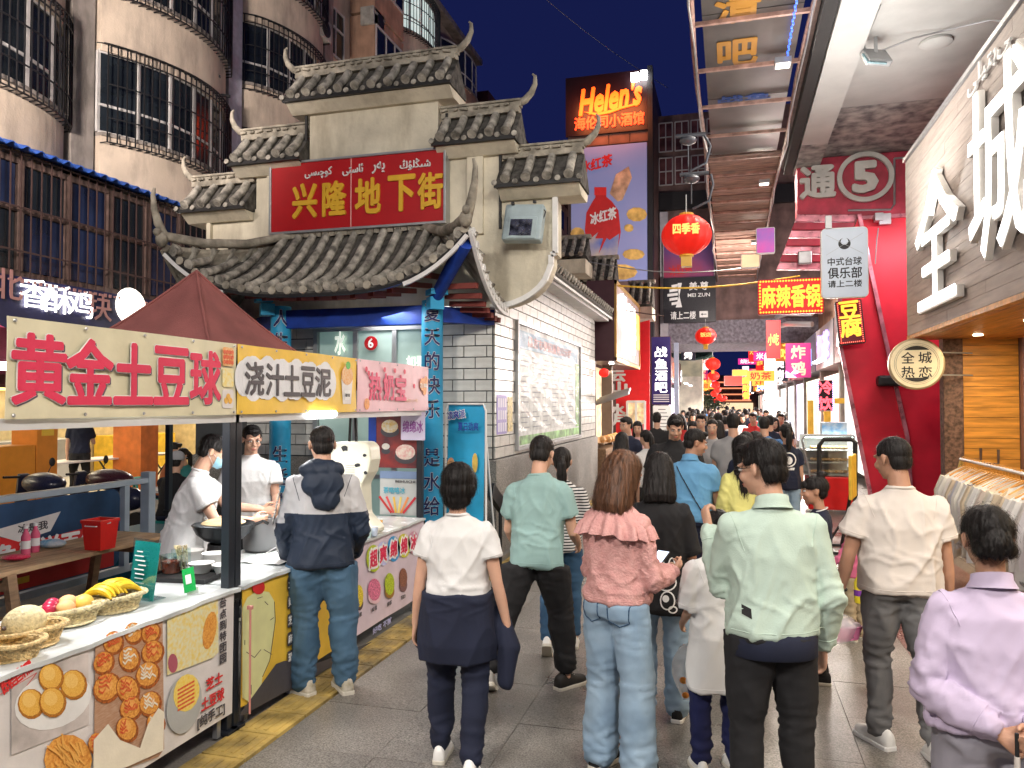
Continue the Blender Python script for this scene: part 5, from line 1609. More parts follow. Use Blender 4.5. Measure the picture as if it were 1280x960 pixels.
for ch, x, z in (('全', -.13, .10), ('城', .12, .10), ('热', -.13, -.13), ('恋', .12, -.13)):
 text(ch, 'character', m_black, t, Matrix.Translation(c) @ front(x, -.060, z), .19, .18, .012, .001)
for z in (.18, -.18): M().bar((.38, 0, z), (.90, .35, z), .02).build('bracket', m_metal, t, world=False)
t.scale = (.9, .9, .9)
sl = thing('arcade_slab', 'pale concrete soffit high over the right side of the street, peeling at its far end', 'concrete slab', (3.5, 6, 6.7))
M().bb((1.28, -6, 6.70), (6.5, 14.6, 6.95)).build('soffit', m_conc, sl)
M().bb((1.28, -6, 6.52), (1.72, 14.6, 6.70)).build('edge_beam', m_conc, sl)
M().bb((1.73, 14.6, 6.698), (6.5, 16.5, 6.95)).bb((1.28, 14.6, 6.518), (1.73, 16.5, 6.95)).bb((1.73, 13.4, 6.694), (6.5, 14.6, 6.6999)).build('peeling_band', m_peel, sl)
M().bb((1.10, -6, 6.55), (1.26, 16.5, 7.25)).build('gutter', plain('matt black gutter', (.03, .028, .028), .85), sl)
M().bb((1.04, -6, 6.68), (1.09, 16.5, 6.74)).build('edge_pipe', m_brown, sl)
for y in (1.5, 5.2, 9.0):
 pass
c = P(1095, 72, Z=6.42)
t = thing('floodlight', 'small floodlight hanging under the pale concrete soffit, with a cable loop', 'floodlight', c)
M().box((0, 0, 0), (.34, .1, .26), (R(-35), 0, R(25))).build('housing', m_metal, t, world=False, bevel=.015)
M().box((-.03, -.06, -.04), (.28, .02, .2), (R(-35), 0, R(25))).build('lens', mat('floodlight lens', (.25, .38, .42), .1, var=.3, scale=14, bump=0), t, world=False)
M().bar((0, 0, .02), (0, .02, .28), .04).build('stem', m_metal, t, world=False)
M().tube([(0, .1, .1), (.45, 0, .2), (.8, 0, .25), (1.25, -.3, .18), (1.7, -.6, -.1)], .012, 6).tube([(-.1, .05, .0), (-.14, .0, .2), (-.1, -.9, .26)], .01, 6).build('cable', m_metal, t, world=False)
c = P(1170, 52, Z=6.69)
t = thing('junction_dome', 'round pale ceiling dome beside the soffit floodlight', 'ceiling dome', c)
M().lathe([(.2, 0), (.2, -.03), (.14, -.06), (.001, -.065)], n=28).build('dome', m_conc, t, world=False, smooth=True)
for i, (x, y) in enumerate(((2.1, -3.2), (2.3, 1.2), (2.6, 5.0))):  # lamps out of view, assumed from the light on the people's backs
 t = thing('assumed_arcade_lamp', ('assumed flat square lamp under the arcade slab, farthest behind the viewer', 'assumed flat square lamp under the arcade slab above the viewer', 'assumed flat square lamp under the arcade slab ahead of the viewer, nearest the floodlight')[i], 'lamp', (x, y, 6.6), 0)
 M().bb((-.3, -.3, -.04), (.3, .3, .09)).build('housing', m_white, t, world=False, bevel=.01)
 M().bb((-.26, -.26, -.046), (.26, .26, -.041)).build('diffuser', glow('assumed lamp glow', (1, .97, .93), 6), t, world=False)
 t.location.z = 6.5
 lamp('assumed_arcade_light', (x, y, 6.42), (330, 250, 120)[i], (.9, .9), (1, .92, .82), to=(x - 1.6, y + 2.0, 0), parent=t)
t = thing('added_street_lamp', 'assumed tall double headed street lamp on the left kerb behind the viewer', 'street lamp', (-3.6, -3.0, 0))  # unseen lamp, assumed from the same light coming from behind the viewer
M().tube([(0, 0, 0), (0, 0, 6.2)], [.08, .05], 12).tube([(-.6, 0, 6.2), (.9, .3, 6.2)], .035, 8).build('post', m_pole, t, world=False)
M().box((.8, .3, 6.15), (.5, .3, .08)).build('lamp_head', m_white, t, world=False)
M().box((.8, .3, 6.10), (.46, .26, .01)).build('diffuser', glow('assumed lamp glow', (1, .97, .93), 6), t, world=False)
lamp('added_street_light', (-2.8, -2.7, 6.0), 420, (.9, .6), (1, .92, .82), to=(-1.2, 4.5, 1.5), parent=t)
t = thing('added_street_lamp', 'added unseen street lamp in the yard, aimed at the apartment block', 'street lamp', (-7.5, 1.6, 0))  # out of view, added to brighten the apartment facade
M().tube([(0, 0, 0), (0, 0, 6.6)], [.08, .05], 12).tube([(0, 0, 6.6), (.9, .6, 6.7)], .035, 8).build('post', m_pole, t, world=False)
M().box((.9, .6, 6.66), (.5, .3, .08)).build('lamp_head', m_white, t, world=False)
lamp('added_street_light', (-6.6, 2.2, 6.55), 520, (1.0, 1.0), (1, .86, .77), to=(-12, 12.5, 8.6), spread=R(95), parent=t)
# ---- red facade with 通5
YF = 16.0
red = thing('red_arcade_front', 'crimson arcade front with silvery edges and a circled 5 on its fascia', 'shop front', (2.9, YF, 0))
def face(px, Y, th, name, m, par, bevel=0):
 pts = [P(x, y, Y=Y) for x, y in px]
 for p_ in pts: p_.z = max(p_.z, 0.0)
 return M().prism(pts, (0, th, 0)).build(name, m, par, bevel=bevel)
a, b = P(996, 190, Y=YF), P(1150, 266, Y=YF)
M().bb((a.x, YF, b.z), (6.4, YF + .5, 6.69)).build('fascia', m_rw2, red, bevel=.01)
M().bb((a.x - .04, YF - .05, b.z - .07), (6.4, YF + .5, b.z - .002)).build('fascia_edge', m_rib, red)
M().tube([P(1118, 198, Y=YF - .03), P(1118, 255, Y=YF - .03), P(1113, 262, Y=YF - .03), P(1060, 263, Y=YF - .03)], .02, 6).tube([P(1118, 198, Y=YF - .03), P(1150, 196, Y=YF - .03)], .02, 6).build('conduit', m_metal, red)
c = P(1022, 228, Y=YF - .05)
text('通', 'built_out_character', plain('off white letter', (.62, .60, .56), .5), red, front(c.x, YF - .06, c.z), .62, .60, .035, .05)
c = P(1157, 222, Y=YF - .05)
text('通', 'built_out_character', plain('off white letter', (.62, .60, .56), .5), red, front(c.x, YF - .06, c.z), .62, .60, .035, .05)
c = P(1081, 222, Y=YF - .05)
m_offw = plain('off white letter', (.62, .60, .56), .5)
rg = M()
for k in range(48):
 a0, a1 = 2 * PI * k / 48, 2 * PI * (k + 1.02) / 48
 rg.bar(c + Vector((.46 * math.cos(a0), -.05, .44 * math.sin(a0))), c + Vector((.46 * math.cos(a1), -.05, .44 * math.sin(a1))), .09, .075, up=(0, 1, 0))
rg.build('built_out_ring', m_offw, red)
text('5', 'built_out_numeral', m_offw, red, front(c.x, YF - .07, c.z), .40, .56, .05, .05)
face([(1074, 268), (1260, 268), (1260, 664), (1136, 664), (1134, 545), (1106, 420)], YF + .02, .3, 'wall_panel', m_rw, red)
face([(1050, 335), (1074, 268), (1105, 420), (1134, 548), (1138, 664), (1090, 664), (1086, 612), (1050, 430)], YF - .14, .16, 'leaning_panel', m_rw, red)
def strip(pts, w, Y, m=None):
 t = M()
 for a, b in zip(pts[:-1], pts[1:]): t.bar(P(*a, Y=Y), P(*b, Y=Y), w, .05, up=(0, 1, 0))
 return t.build('edge_strip', m or m_rib, red)
strip([(1074, 268), (1106, 420), (1134, 546), (1140, 640)], .07, YF - .18)
strip([(1050, 340), (1050, 430), (1087, 613), (1092, 655)], .07, YF - .18)
for k in range(7):
 y0, y1 = 268 + k * 10, 268 + (k + 1) * 10
 xl = lambda y: 997 - (y - 268) * .38
 xr_ = lambda y: 1072 - (y - 268) * .32
 face([(xl(y0), y0), (xr_(y0), y0), (xr_(y1), y1 - 1), (xl(y1), y1 - 1)], YF - .1 - .05 * (k % 2), .1, 'foil_strip', m_rib if k % 2 == 0 else m_rw2, red, .01)
M().box(P(1115, 476, Y=YF - .3), (.52, .3, .2)).build('black_casing', m_black, red, bevel=.05)
M().box(P(1006, 322, Y=YF - .3), (.25, .12, .25)).build('flood_lamp', m_metal, red, bevel=.02)
M().box(P(1098, 272, Y=YF - .3), (.14, .2, .14)).box(P(1106, 274, Y=YF - .25), (.2, .1, .2)).tube([P(1098, 285, Y=YF - .2), P(1096, 300, Y=YF - .2), P(1094, 330, Y=YF - .2)], .012, 5).build('security_camera', m_metal, red)
lamp('arcade_front_fill', (3.3, 14.75, 5.1), 55, (1.5, .3), (1, .82, .85), to=(3.0, 16.3, 2.2), parent=red)  # added fill without a fixture, brightens the red wall
def lightbox(px0, px1, py0, py1, Y, name, lab, mface, th=.12, edge=None, rad=None, tilt=0):
 a, b = P(px0, py0, Y=Y), P(px1, py1, Y=Y)
 c = (a + b) / 2
 w, h = abs(b.x - a.x), abs(a.z - b.z)
 t = thing(name, lab, 'sign', c)
 F = front(c.x, Y, c.z) @ Matrix.Rotation(tilt, 4, 'Z')
 panel(rrect(w, h, rad or .03), F @ Matrix.Translation((0, 0, -th)), th).build('box', edge or m_white, t)
 panel(rrect(w - .03, h - .03, (rad or .03) * .8), F @ Matrix.Translation((0, 0, .001)), .004).build('lit_face', mface, t)
 return t, F, w, h
m_lit = mat('lit white sign face', (.42, .45, .50), .5, var=.06, scale=2, bump=0, emit=.26, ecol=(.80, .90, 1))
t, F, w, h = lightbox(1026, 1086, 286, 371, 14.4, 'billiards_sign', 'white lit rounded sign with crossed cues over three lines of dark characters', m_lit, rad=.08)
for s_, yy, hh in (('中式台球', .0, .14), ('俱乐部', -.2, .19), ('请上二楼', -.39, .12)):
 text(s_, 'lettering', m_black, t, F @ Matrix.Translation((0, yy + .02, .008)), w * .72, hh, .02, .001)
panel(circ(.10, 24, 0, .33), F @ Matrix.Translation((0, 0, .006)), .003).build('emblem_ball', m_black, t)
panel(circ(.06, 20, 0, .37), F @ Matrix.Translation((0, 0, .010)), .003).build('emblem_highlight', m_lit, t)
mm = M()
mm.bar(F @ Vector((-.3, .5, .008)), F @ Vector((.3, .14, .008)), .004, .014, up=(0, 1, 0)).bar(F @ Vector((.3, .5, .008)), F @ Vector((-.3, .14, .008)), .004, .014, up=(0, 1, 0))
mm.build('emblem_cue', m_metal, t)
M().box(F @ Vector((-.25, h / 2 + .1, -.05)), (.1, .1, .25)).build('hanger', m_metal, t)
m_redglow = mat('glowing red sign face', (.5, .01, .01), .5, var=0, bump=0, emit=.55, ecol=(.9, .03, .02))
m_yelglow = glow('glowing yellow letter', (1, .56, .05), 1.0)
t, F, w, h = lightbox(947, 1030, 350, 391, 15.2, 'hotpot_sign', 'glowing red sign with yellow characters and zigzag border beside the white billiards sign', m_redglow, edge=m_red)
text('麻辣香锅', 'glowing_lettering', m_yelglow, t, F @ Matrix.Translation((0, 0, .012)), w * .88, h * .62, .03, .003)
mm = M()
for k in range(22):
 for s in (-1, 1):
  mm.box(F @ Vector((-w / 2 + .05 + (w - .1) * k / 21, s * (h / 2 - .04), .012)), (.03, .01, .03), (0, .78, 0))
for k in range(1, 10):
 for s in (-1, 1): mm.box(F @ Vector((s * (w / 2 - .04), -h / 2 + .04 + (h - .08) * k / 10, .012)), (.03, .01, .03), (0, .78, 0))
mm.build('light_border', m_yelglow, t)
t, F, w, h = lightbox(1046, 1080, 376, 430, 15.5, 'tofu_sign', 'narrow red sign with two yellow characters on the leaning crimson panel', plain('dark red face', (.16, .01, .02), .4), tilt=R(5), edge=m_black)
text('豆', 'glowing_character', m_yelglow, t, F @ Matrix.Translation((0, .24, .01)), .34, .30, .03, .002)
text('腐', 'glowing_character', m_yelglow, t, F @ Matrix.Translation((0, -.10, .01)), .36, .34, .03, .002)
mm = M()
for k in range(20):
 for s in (-1, 1): mm.box(F @ Vector((s * (w / 2 - .04), -h / 2 + .04 + (h - .08) * k / 19, .012)), (.016, .01, .016))
for k in range(12): mm.box(F @ Vector((-w / 2 + .04 + (w - .08) * k / 11, -h / 2 + .04, .012)), (.016, .01, .016))
mm.build('light_border', glow('red pin light', (1, .15, .1), 2), t)
m_pinkglow = glow('pink led letter', (1, .12, .16), 1.6)
t, F, w, h = lightbox(1021, 1043, 475, 514, 17.5, 'neon_sign', 'small upright red neon sign with a violet led border above the glass showcase', m_black)
for k, ch in enumerate('冷饮'): text(ch, 'glowing_character', m_pinkglow, t, F @ Matrix.Translation((0, .17 - .34 * k, .01)), .28, .28, .03, .002)
mm = M()
for k in range(14):
 for s in (-1, 1): mm.box(F @ Vector((s * (w / 2 - .02), -h / 2 + .03 + (h - .06) * k / 13, .012)), (.03, .01, .03))
mm.build('light_border', glow('violet pin light', (.6, .5, 1), 2.5), t)
t = thing('glass_showcase', 'glass food showcase with lit shelves on a red base', 'showcase', (1.85, 14.4, 0))
x0, x1, y0, y1 = P(1003, 600, Y=14.2).x, P(1068, 600, Y=14.2).x, 14.2, 15.0
M().bb((x0 + .1, y0, .05), (x1, y1, .62)).build('red_base', plain('red cabinet enamel', (.62, .01, .012), .3), t, bevel=.02)
for z in (.64, .85, 1.06): M().bb((x0 + .03, y0 + .05, z), (x1, y1, z + .015)).build('shelf', m_steel, t)
M().prism([(x0 + .14, y0 - .01, .63), (x0 + .01, y0 - .01, 1.26), (x0 + .06, y0 - .01, 1.32), (x1 + .01, y0 - .01, 1.32), (x1 + .01, y0 - .01, .63)], (0, .008, 0)).build('glass_pane', glass('showcase glass', (.95, .98, .97)), t)
M().tube([(x0 + .13, y0 - .01, .6), (x0, y0 - .01, 1.26), (x0 + .06, y0 - .01, 1.33), (x1, y0 - .01, 1.33)], .02, 8).tube([(x1, y0, .6), (x1, y0, 1.33)], .015, 6).build('steel_edge', m_steel, t)
M().bb((x0 + .05, y0 + .1, 1.28), (x1, y0 + .16, 1.31)).build('light_tube', glow('showcase glow', (.85, 1, .95), 6), t)
M().bb((x0 + .02, y1, .62), (x1, y1 + .02, 1.32)).build('back_panel', plain('pale showcase back', (.7, .74, .72), .4), t)
lamp('showcase_light', (x0 + .5, y0 + .25, 1.27), 9, (.9, .1), (.95, 1, .97), parent=t)
fd = M()
for z in (.66, .87, 1.08):
 for k in range(9): fd.ell((x0 + .2 + k * (x1 - x0 - .3) / 8, y0 + .3, z + .03), (.05, .07, .03), n=8, m=5)
fd.build('pastry', m_food, t, kind='stuff')
M().bb((x0 + .35, y0 + .2, 1.33), (x0 + .75, y0 + .5, 1.55)).build('paper_box', mat('blue white box', (.55, .62, .70), .5, scale=9, col2=(.1, .3, .6)), t)
t = thing('sign_frame', 'black rounded tube frame of an empty sign stand in front of the glass showcase', 'stand', (2.0, 12.6, 0))
pa = [P(1024, 640, Y=12.4), P(1024, 557, Y=12.4), P(1030, 549, Y=12.4), P(1064, 549, Y=12.4), P(1069, 553, Y=12.4), P(1069, 640, Y=12.4)]
pa[0].z = pa[-1].z = .03
M().tube(pa, .035, 8).bar(pa[0] + Vector((0, -.25, 0)), pa[0] + Vector((0, .25, 0)), .05).bar(pa[-1] + Vector((0, -.25, 0)), pa[-1] + Vector((0, .25, 0)), .05).build('tube_frame', m_black, t)
a = P(1066, 615, Y=10.6)
t = thing('menu_stand', 'yellow edged menu board on thin black legs, turned edge on', 'stand', (a.x, a.y, 0))
M().box((a.x, a.y, .95), (.04, .55, .55), (0, 0, R(-14))).build('board', m_ylw, t, bevel=.01)
M().bar((a.x, a.y - .2, .7), (a.x - .05, a.y - .3, .02), .03).bar((a.x, a.y + .2, .7), (a.x - .1, a.y + .3, .02), .03).bar((a.x - .4, a.y - .3, .02), (a.x + .3, a.y - .3, .02), .03).bar((a.x - .45, a.y + .3, .02), (a.x + .25, a.y + .3, .02), .03).bar((a.x - .4, a.y - .3, .02), (a.x, a.y, .6), .02).build('leg', m_black, t)
t = thing('yellow_gate_frame', 'yellow square tube door frame beyond the glass showcase', 'frame', (2.4, 18, 0))
Y = 18.5
a, b, c = P(1010, 540, Y=Y), P(1030, 502, Y=Y), P(1056, 505, Y=Y)
M().bb((a.x, Y, 0), (a.x + .12, Y + .1, 1.95)).bb((b.x, Y, 0), (b.x + .14, Y + .1, 2.0)).bb((b.x, Y, 1.88), (c.x, Y + .1, 2.0)).build('tube', m_ylw, t)
t = thing('clothes_rail', 'metal clothes rail crowded with pale garments in front of the pine wall', 'clothes rail', (2.45, 7.9, 0))
ya, yb = 6.3, 9.4
xr = 2.42
zr = 1.27
m_hang = plain('orange wooden hanger', (.60, .28, .06), .4)
M().tube([(xr, ya, zr), (xr, yb, zr)], .016, 10).build('rail', m_steel, t)
for y in (ya + .02, yb - .02):
 M().tube([(xr, y, zr), (xr - .3, y, 0)], .014, 8).tube([(xr, y, zr), (xr + .3, y, 0)], .014, 8).build('leg', plain('brass leg', (.55, .38, .12), .3, metal=.6), t)
M().bar((xr - .2, ya, .45), (xr - .2, yb, .45), .02).build('lower_bar', m_steel, t)
gcols = [(.72, .70, .64), (.66, .64, .66), (.74, .70, .58), (.60, .60, .66), (.70, .60, .52), (.75, .74, .72), (.05, .06, .12), (.66, .55, .40), (.7, .66, .62)]
gm = [mat('garment cloth %d' % i, c, .85, scale=5, var=.06, bump=.15, bscale=160) for i, c in enumerate(gcols)]
rr = random.Random(21)
gnm = ['ivory', 'pale lilac', 'cream', 'pale blue grey', 'blush', 'white', 'dark navy', 'tan', 'bone']
ordn = 'first second third fourth fifth sixth seventh eighth ninth tenth eleventh twelfth thirteenth fourteenth fifteenth sixteenth seventeenth eighteenth nineteenth twentieth twenty-first twenty-second twenty-third twenty-fourth twenty-fifth twenty-sixth twenty-seventh twenty-eighth twenty-ninth thirtieth thirty-first thirty-second thirty-third thirty-fourth'.split()
n = 34
for k in range(n):
 y = ya + .12 + (yb - ya - .24) * k / (n - 1)
 w = rr.uniform(.17, .25)
 L = rr.uniform(.5, .92)
 ph = rr.uniform(0, 6)
 tw_ = R(90 + rr.uniform(-22, 22) + 8)
 col = gm[6] if k == 22 else gm[rr.choice((0, 1, 2, 3, 4, 5, 5, 0, 2, 7, 8))]
 def g_(u, v, w=w, L=L, ph=ph):
  s = 2 * u - 1
  sh = w * (1 if abs(s) < 1 else 1)
  z = -.07 - .11 * abs(s) ** 1.3 - (L - .1 * abs(s)) * v
  x = s * sh * (1 - .12 * math.sin(PI * min(1, v * 1.4)) * .6 + .1 * v)
  return Vector((x, .018 * math.sin(s * 7 + ph + v * 2) * (0.3 + v) + .012 * math.sin(v * 9 + ph), z))
 gt = M().grid(g_, 16, 10, (0, .02, 0))
 sl_ = M()
 for s in (-1, 1):
  gt.tube([(s * w * .92, .01, -.19), (s * (w + .05), .015, -.34), (s * (w + .04), .02, -.58 - .1 * rr.random())], [.055, .05, .045], 7)
 o = thing('garment', '%s garment, %s from the far end of the clothes rail' % (gnm[gm.index(col)], ordn[n - 1 - k]), 'garment', (xr, y, zr), tw_ - PI / 2 + 0, 'garments on the clothes rail')
 gt.build('cloth', col, o, world=False, smooth=True)
 M().tube([(-w * .85, .01, -.16), (0, .01, -.06), (w * .85, .01, -.16)], .009, 6).tube([(0, .01, -.06), (0, .01, -.01), (.02, .01, .022), (0, .01, .035), (-.02, .01, .018)], .004, 5).build('hanger', m_hang, o, world=False)
M().tube([P(1226, 560, Y=12.6), P(1226, 578, Y=12.6), P(1248, 580, Y=12.6), P(1248, 562, Y=12.6)], .02, 6).build('wall_handle', m_brown, shop)
# ================================================================ OVERHEAD
m_gl = mat('dark overhead glass panel', (.085, .078, .072), .3, scale=1.2, var=.3, bump=0, spec=.4)
m_slat = mat('rust pink overhead slat', (.27, .17, .125), .6, scale=3, var=.3, bump=.1, stretch=(1, 6, 1))
m_rust = mat('rusty steel bar', (.42, .25, .20), .5, scale=6, var=.25, bump=.1)
can = thing('overhead_grid', 'long overhead steel grid above the street carrying dark panels with orange brush characters', 'canopy', (.3, 14, 6.7))
ZA = 6.72
xl0, xr0 = -.42, 1.02
for s, xx in ((0, xl0), (1, xr0)):
 pts = [(xx + .02 * math.sin(k * 1.3), 6.5 + k * 1.4, ZA + .01 * math.sin(k * 2.1)) for k in range(20)]
 M().tube(pts, .035, 8).build('side_tube', m_rust, can, smooth=True)
 M().tube([(x_ + .03 * math.sin(k * 2.3), y_, z_ - .05 - .03 * abs(math.sin(k))) for k, (x_, y_, z_) in enumerate(pts)], .015, 6).build('cable', m_metal, can)
k = 0
y = 8.55
while y < 33:
 M().bar((xl0, y, ZA), (xr0, y, ZA), .05).build('cross_bar', m_rust, can)
 y += 1.43 if y < 15 else 1.1
for a, b in ((6.6, 9.9), (9.92, 12.7), (12.72, 15.6)):
 M().bb((xl0 + .12, a, ZA + .07), (xr0 - .1, b, ZA + .10)).build('dark_panel', m_gl, can)
for k in range(22):
 M().bb((xl0 + .05, 15.7 + k * .76, ZA + .07 + .01 * (k % 2)), (xr0 - .02, 15.7 + k * .76 + .72, ZA + .10 + .01 * (k % 2))).build('slat_panel', m_slat, can)
for i, y in enumerate((11.2, 17.2, 23.5)):  # lamps added to light the dark mid-lane from above
 t = thing('added_grid_lamp', 'added square lamp under the overhead grid, %s one' % ('nearest', 'middle', 'farthest')[i], 'lamp', (.75, y, ZA - .1))
 M().box((0, 0, 0), (.22, .22, .08)).build('housing', m_metal, t, world=False)
 M().box((0, 0, -.043), (.18, .18, .006)).build('diffuser', glow('added grid glow', (1, .93, .8), 4), t, world=False)
 lamp('added_grid_light', (.75, y, ZA - .18), (95, 120, 130)[i], (.5, .5), (1, .88, .74), to=(.2, y - 1.2, 0), parent=t)
for ch, px, py in (('清', 922, 8), ('吧', 922, 66)):
 c = P(px, py, Z=ZA + .06)
 text(ch, 'brush_character', plain('dull orange brush paint', (.50, .24, .04), .5), can, frameM(c, (1, 0, 0), (0, -1, 0)), .52, .78, .028, .004)
c = P(930, 122, Z=ZA + .06)
text('战鱼', 'faint_blue_lettering', plain('faint blue paint', (.04, .10, .35), .5), can, frameM(c, (1, 0, 0), (0, -1, 0)), .8, .25, .02, .004)
mm = M()
for k in range(40): mm.box((xr0 - .22 + .01 * (k % 2), 7.6 + k * .09, ZA - .04), (.022, .045, .02))
mm.build('blue_light_strip', glow('blue pin light', (.05, .15, 1), 1.8), can)
for i, (pa, pb, m_, w) in enumerate((((735, 327), (945, 333), m_metal, .012), ((735, 354), (1000, 345), m_ylw, .02), ((640, 340), (830, 395), m_brown, .015))):
 a, b = P(*pa, Y=16.5), P(*pb, Y=17.5)
 pts = [a.lerp(b, k / 12) - Vector((0, 0, .18 * math.sin(PI * k / 12))) for k in range(13)]
 tag(M().tube(pts, w, 5).build('overhead_cable', m_), ('grey cable slung across the street above the black second floor sign', 'yellow cable slung across the street at the hotpot sign height', 'brown cable running from the gatehouse roof to the black second floor sign')[i], 'cable')
a, b = P(660, -20, d=30), P(835, 110, d=30)
tag(M().tube([a.lerp(b, k / 8) - Vector((0, 0, .2 * math.sin(PI * k / 8))) for k in range(9)], .012, 4).build('overhead_cable', m_metal), 'thin cable against the night sky above the tall orange bar sign', 'cable')
m_lan = mat('red lantern silk', (.65, .015, .008), .5, var=.08, bump=0, emit=.35, ecol=(1, .02, .01))
m_lgold = plain('gold lantern trim', (.75, .45, .05), .4)
m_lan2 = mat('far red lantern silk', (.65, .02, .01), .5, var=0, bump=0, emit=.7, ecol=(1, .03, .02))
def lantern(px, py, wpx, lab, D, grp='red lanterns over the street'):
 s = wpx * D / 960 / 2
 c = P(px, py, d=D)
 t = thing('red_lantern', lab, 'lantern', c, 0, grp)
 n = 24
 rings = []
 for j in range(13):
  a = -PI / 2 * .88 + PI * .88 * j / 12
  r = s * math.cos(a)
  rings.append([Vector((r * (1 + .035 * math.cos(12 * 2 * PI * k / 48)) * math.cos(2 * PI * k / 48), r * (1 + .035 * math.cos(12 * 2 * PI * k / 48)) * math.sin(2 * PI * k / 48), s * .86 * math.sin(a))) for k in range(48)])
 M().rings(rings).build('silk_body', m_lan if wpx > 20 else m_lan2, t, world=False, smooth=True)
 if wpx > 14:
  M().lathe([(s * .28, s * .78), (s * .30, s * .9), (s * .2, s * .93)], n=16).build('top_cap', m_lgold, t, world=False)
  M().lathe([(s * .2, -s * .93), (s * .30, -s * .9), (s * .28, -s * .78)], n=16).build('bottom_cap', m_lgold, t, world=False)
  M().box((0, 0, -s * 1.12), (s * .42, s * .42, s * .42)).build('tassel', m_lgold, t, world=False)
  M().tube([(0, 0, s * .9), (0, 0, s * 1.7)], .008, 5).build('cord', m_metal, t, world=False)
 if wpx > 20:
  text('四季香' if wpx > 40 else '饭店', 'lettering', glow('lantern lettering', (1, .5, .12), .9), t, Matrix.Translation(c) @ frameM((.05 * s, -s * 1.04, .05 * s), (1, .12, 0), (0, 0, 1)), s * 1.05, s * .42, .03, .01)
 return t
lantern(858, 294, 60, 'largest and nearest red lantern, hanging beside the overhead grid', 10.5)
lantern(882, 420, 25, 'second red lantern below the grey bridge beam', 22)
lantern(891, 455, 18, 'third red lantern of the row going away down the street', 28)
for i, (x, y, w) in enumerate(((892, 470, 14), (894, 481, 11), (897, 487, 9), (893, 492, 9), (899, 496, 8), (902, 499, 7), (895, 501, 6), (905, 498, 8))):
 lantern(x, y, w, 'tiny red lantern in the far cluster over the crowd', 34 + i * 5)
for i, (x, y, D) in enumerate(((862, 180, 10.6), (866, 228, 10.9))):
 c = P(x, y, d=D)
 t = thing('lantern_bracket', ('upper', 'lower')[i] + ' curled iron bracket on the overhead grid edge above the big lantern', 'bracket', c)
 M().tube([(.2 + .05 * i, 0, .1), (.28, 0, -.05), (.22, 0, -.28), (0, 0, -.38)], .018, 8).tube([(-.18, 0, .12), (.22, 0, .12)], .03, 8).ell((-.02, 0, .05), (.12, .12, .06), n=12, m=6).tube([(-.02, 0, 0), (-.02, 0, -.3)], .01, 6).build('iron_scroll', plain('grey iron', (.12, .13, .15), .4, metal=.5), t, world=False, smooth=True)
# ================================================================ MIDDLE AND FAR STREET
m_maroon = plain('maroon brown box panel', (.085, .035, .05), .45)
m_warm = mat('warm lit shop wall', (.70, .50, .30), .6, scale=6, var=.4, emit=.35, ecol=(1, .7, .4))
t = thing('corner_shop', 'warm lit shop with a projecting maroon box sign just after the gatehouse', 'shop', (-2.8, 18, 0))
M().bb((-2.95, 16.3, 2.79), (-2.34, 20.8, 4.52)).build('box_sign', m_maroon, t, bevel=.01)
fr = M()
for (a, b) in (((16.3, 2.79), (20.8, 2.87)), ((16.3, 4.44), (20.8, 4.52)), ((16.3, 2.79), (16.38, 4.52)), ((20.72, 2.79), (20.8, 4.52))): fr.bb((-2.345, a[0], a[1]), (-2.30, b[0], b[1]))
fr.build('gold_frame', plain('gold frame', (.50, .30, .08), .35, metal=.6), t)
M().bb((-2.34, 16.4, 2.9), (-2.325, 20.7, 4.44)).build('sign_face', mat('brushed violet sign face', (.30, .24, .28), .35, scale=4, var=.25, emit=.12, ecol=(1, .6, .3)), t)
text('福', 'glowing_character', m_ledw, t, east(-2.28, 17.2, 4.0), .7, .6, .02, .04)
text('满楼', 'glowing_character', m_ledw, t, east(-2.28, 18.5, 3.65), 1.6, 1.1, .02, .04)
M().bb((-2.32, 19.5, 3.3), (-2.30, 20.6, 4.2)).build('yellow_glow_panel', glow('yellow panel glow', (1, .58, .10), .9), t)
M().bb((-3.3, 16.25, 0), (-3.2, 21, 2.79)).build('back_wall', m_warm, t)
M().bb((-2.95, 16.15, 0), (-2.75, 16.35, 2.79)).bb((-2.95, 18.3, 0), (-2.7, 18.5, 2.79)).build('pillar', plain('grey brown pillar', (.16, .13, .12), .6), t)
M().bb((-3.2, 16.4, 0), (-2.55, 20.8, .9)).build('counter', m_wood2, t)
M().bb((-3.2, 16.4, 1.0), (-2.6, 20.7, 1.03)).build('shelf', m_wood, t)
M().lathe([(.05, 0), (.05, .03)], (-2.5, 16.9, 2.75), 12).build('spot_lamp', glow('spot glow', (1, .95, .85), 25), t)
lamp('shop_light', (-2.6, 18.4, 2.7), 60, (.4, 3.2), (1, .82, .6), to=(-1.6, 18, 0), parent=t)
mm = M()
for k in range(12): mm.ell((-2.65 + .1 * (k % 2), 16.6 + .2 * k, 1.1), (.07, .07, .08), n=8, m=6)
mm.build('goods', m_food, t, kind='stuff')
t = thing('silver_awning', 'rolled silver shop awning over the warm lit window after the gatehouse', 'awning', (-2.3, 17.5, 2))
for k in range(5): M().bar(P(738 + k * 2, 508 - k * 2.6, Y=16.6) + Vector((0, k * .1, 0)), P(786 + k * .5, 492 - k * 1.6, Y=16.4 + k * .1), .05, .04).build('awning_tube', m_steel, t)
lantern(755, 466, 13, 'small red lantern in the warm lit window after the gatehouse', 16.0, None)
t = thing('red_banner_wall', 'bright red wall panel with white brush strokes behind the maroon box sign', 'wall', (-2.4, 21.5, 0))
face([(770, 410), (812, 400), (812, 560), (770, 560)], 22.0, .1, 'panel', plain('bright red panel', (.62, .01, .02), .4, emit=.12, ecol=(1, .02, .02)), t)
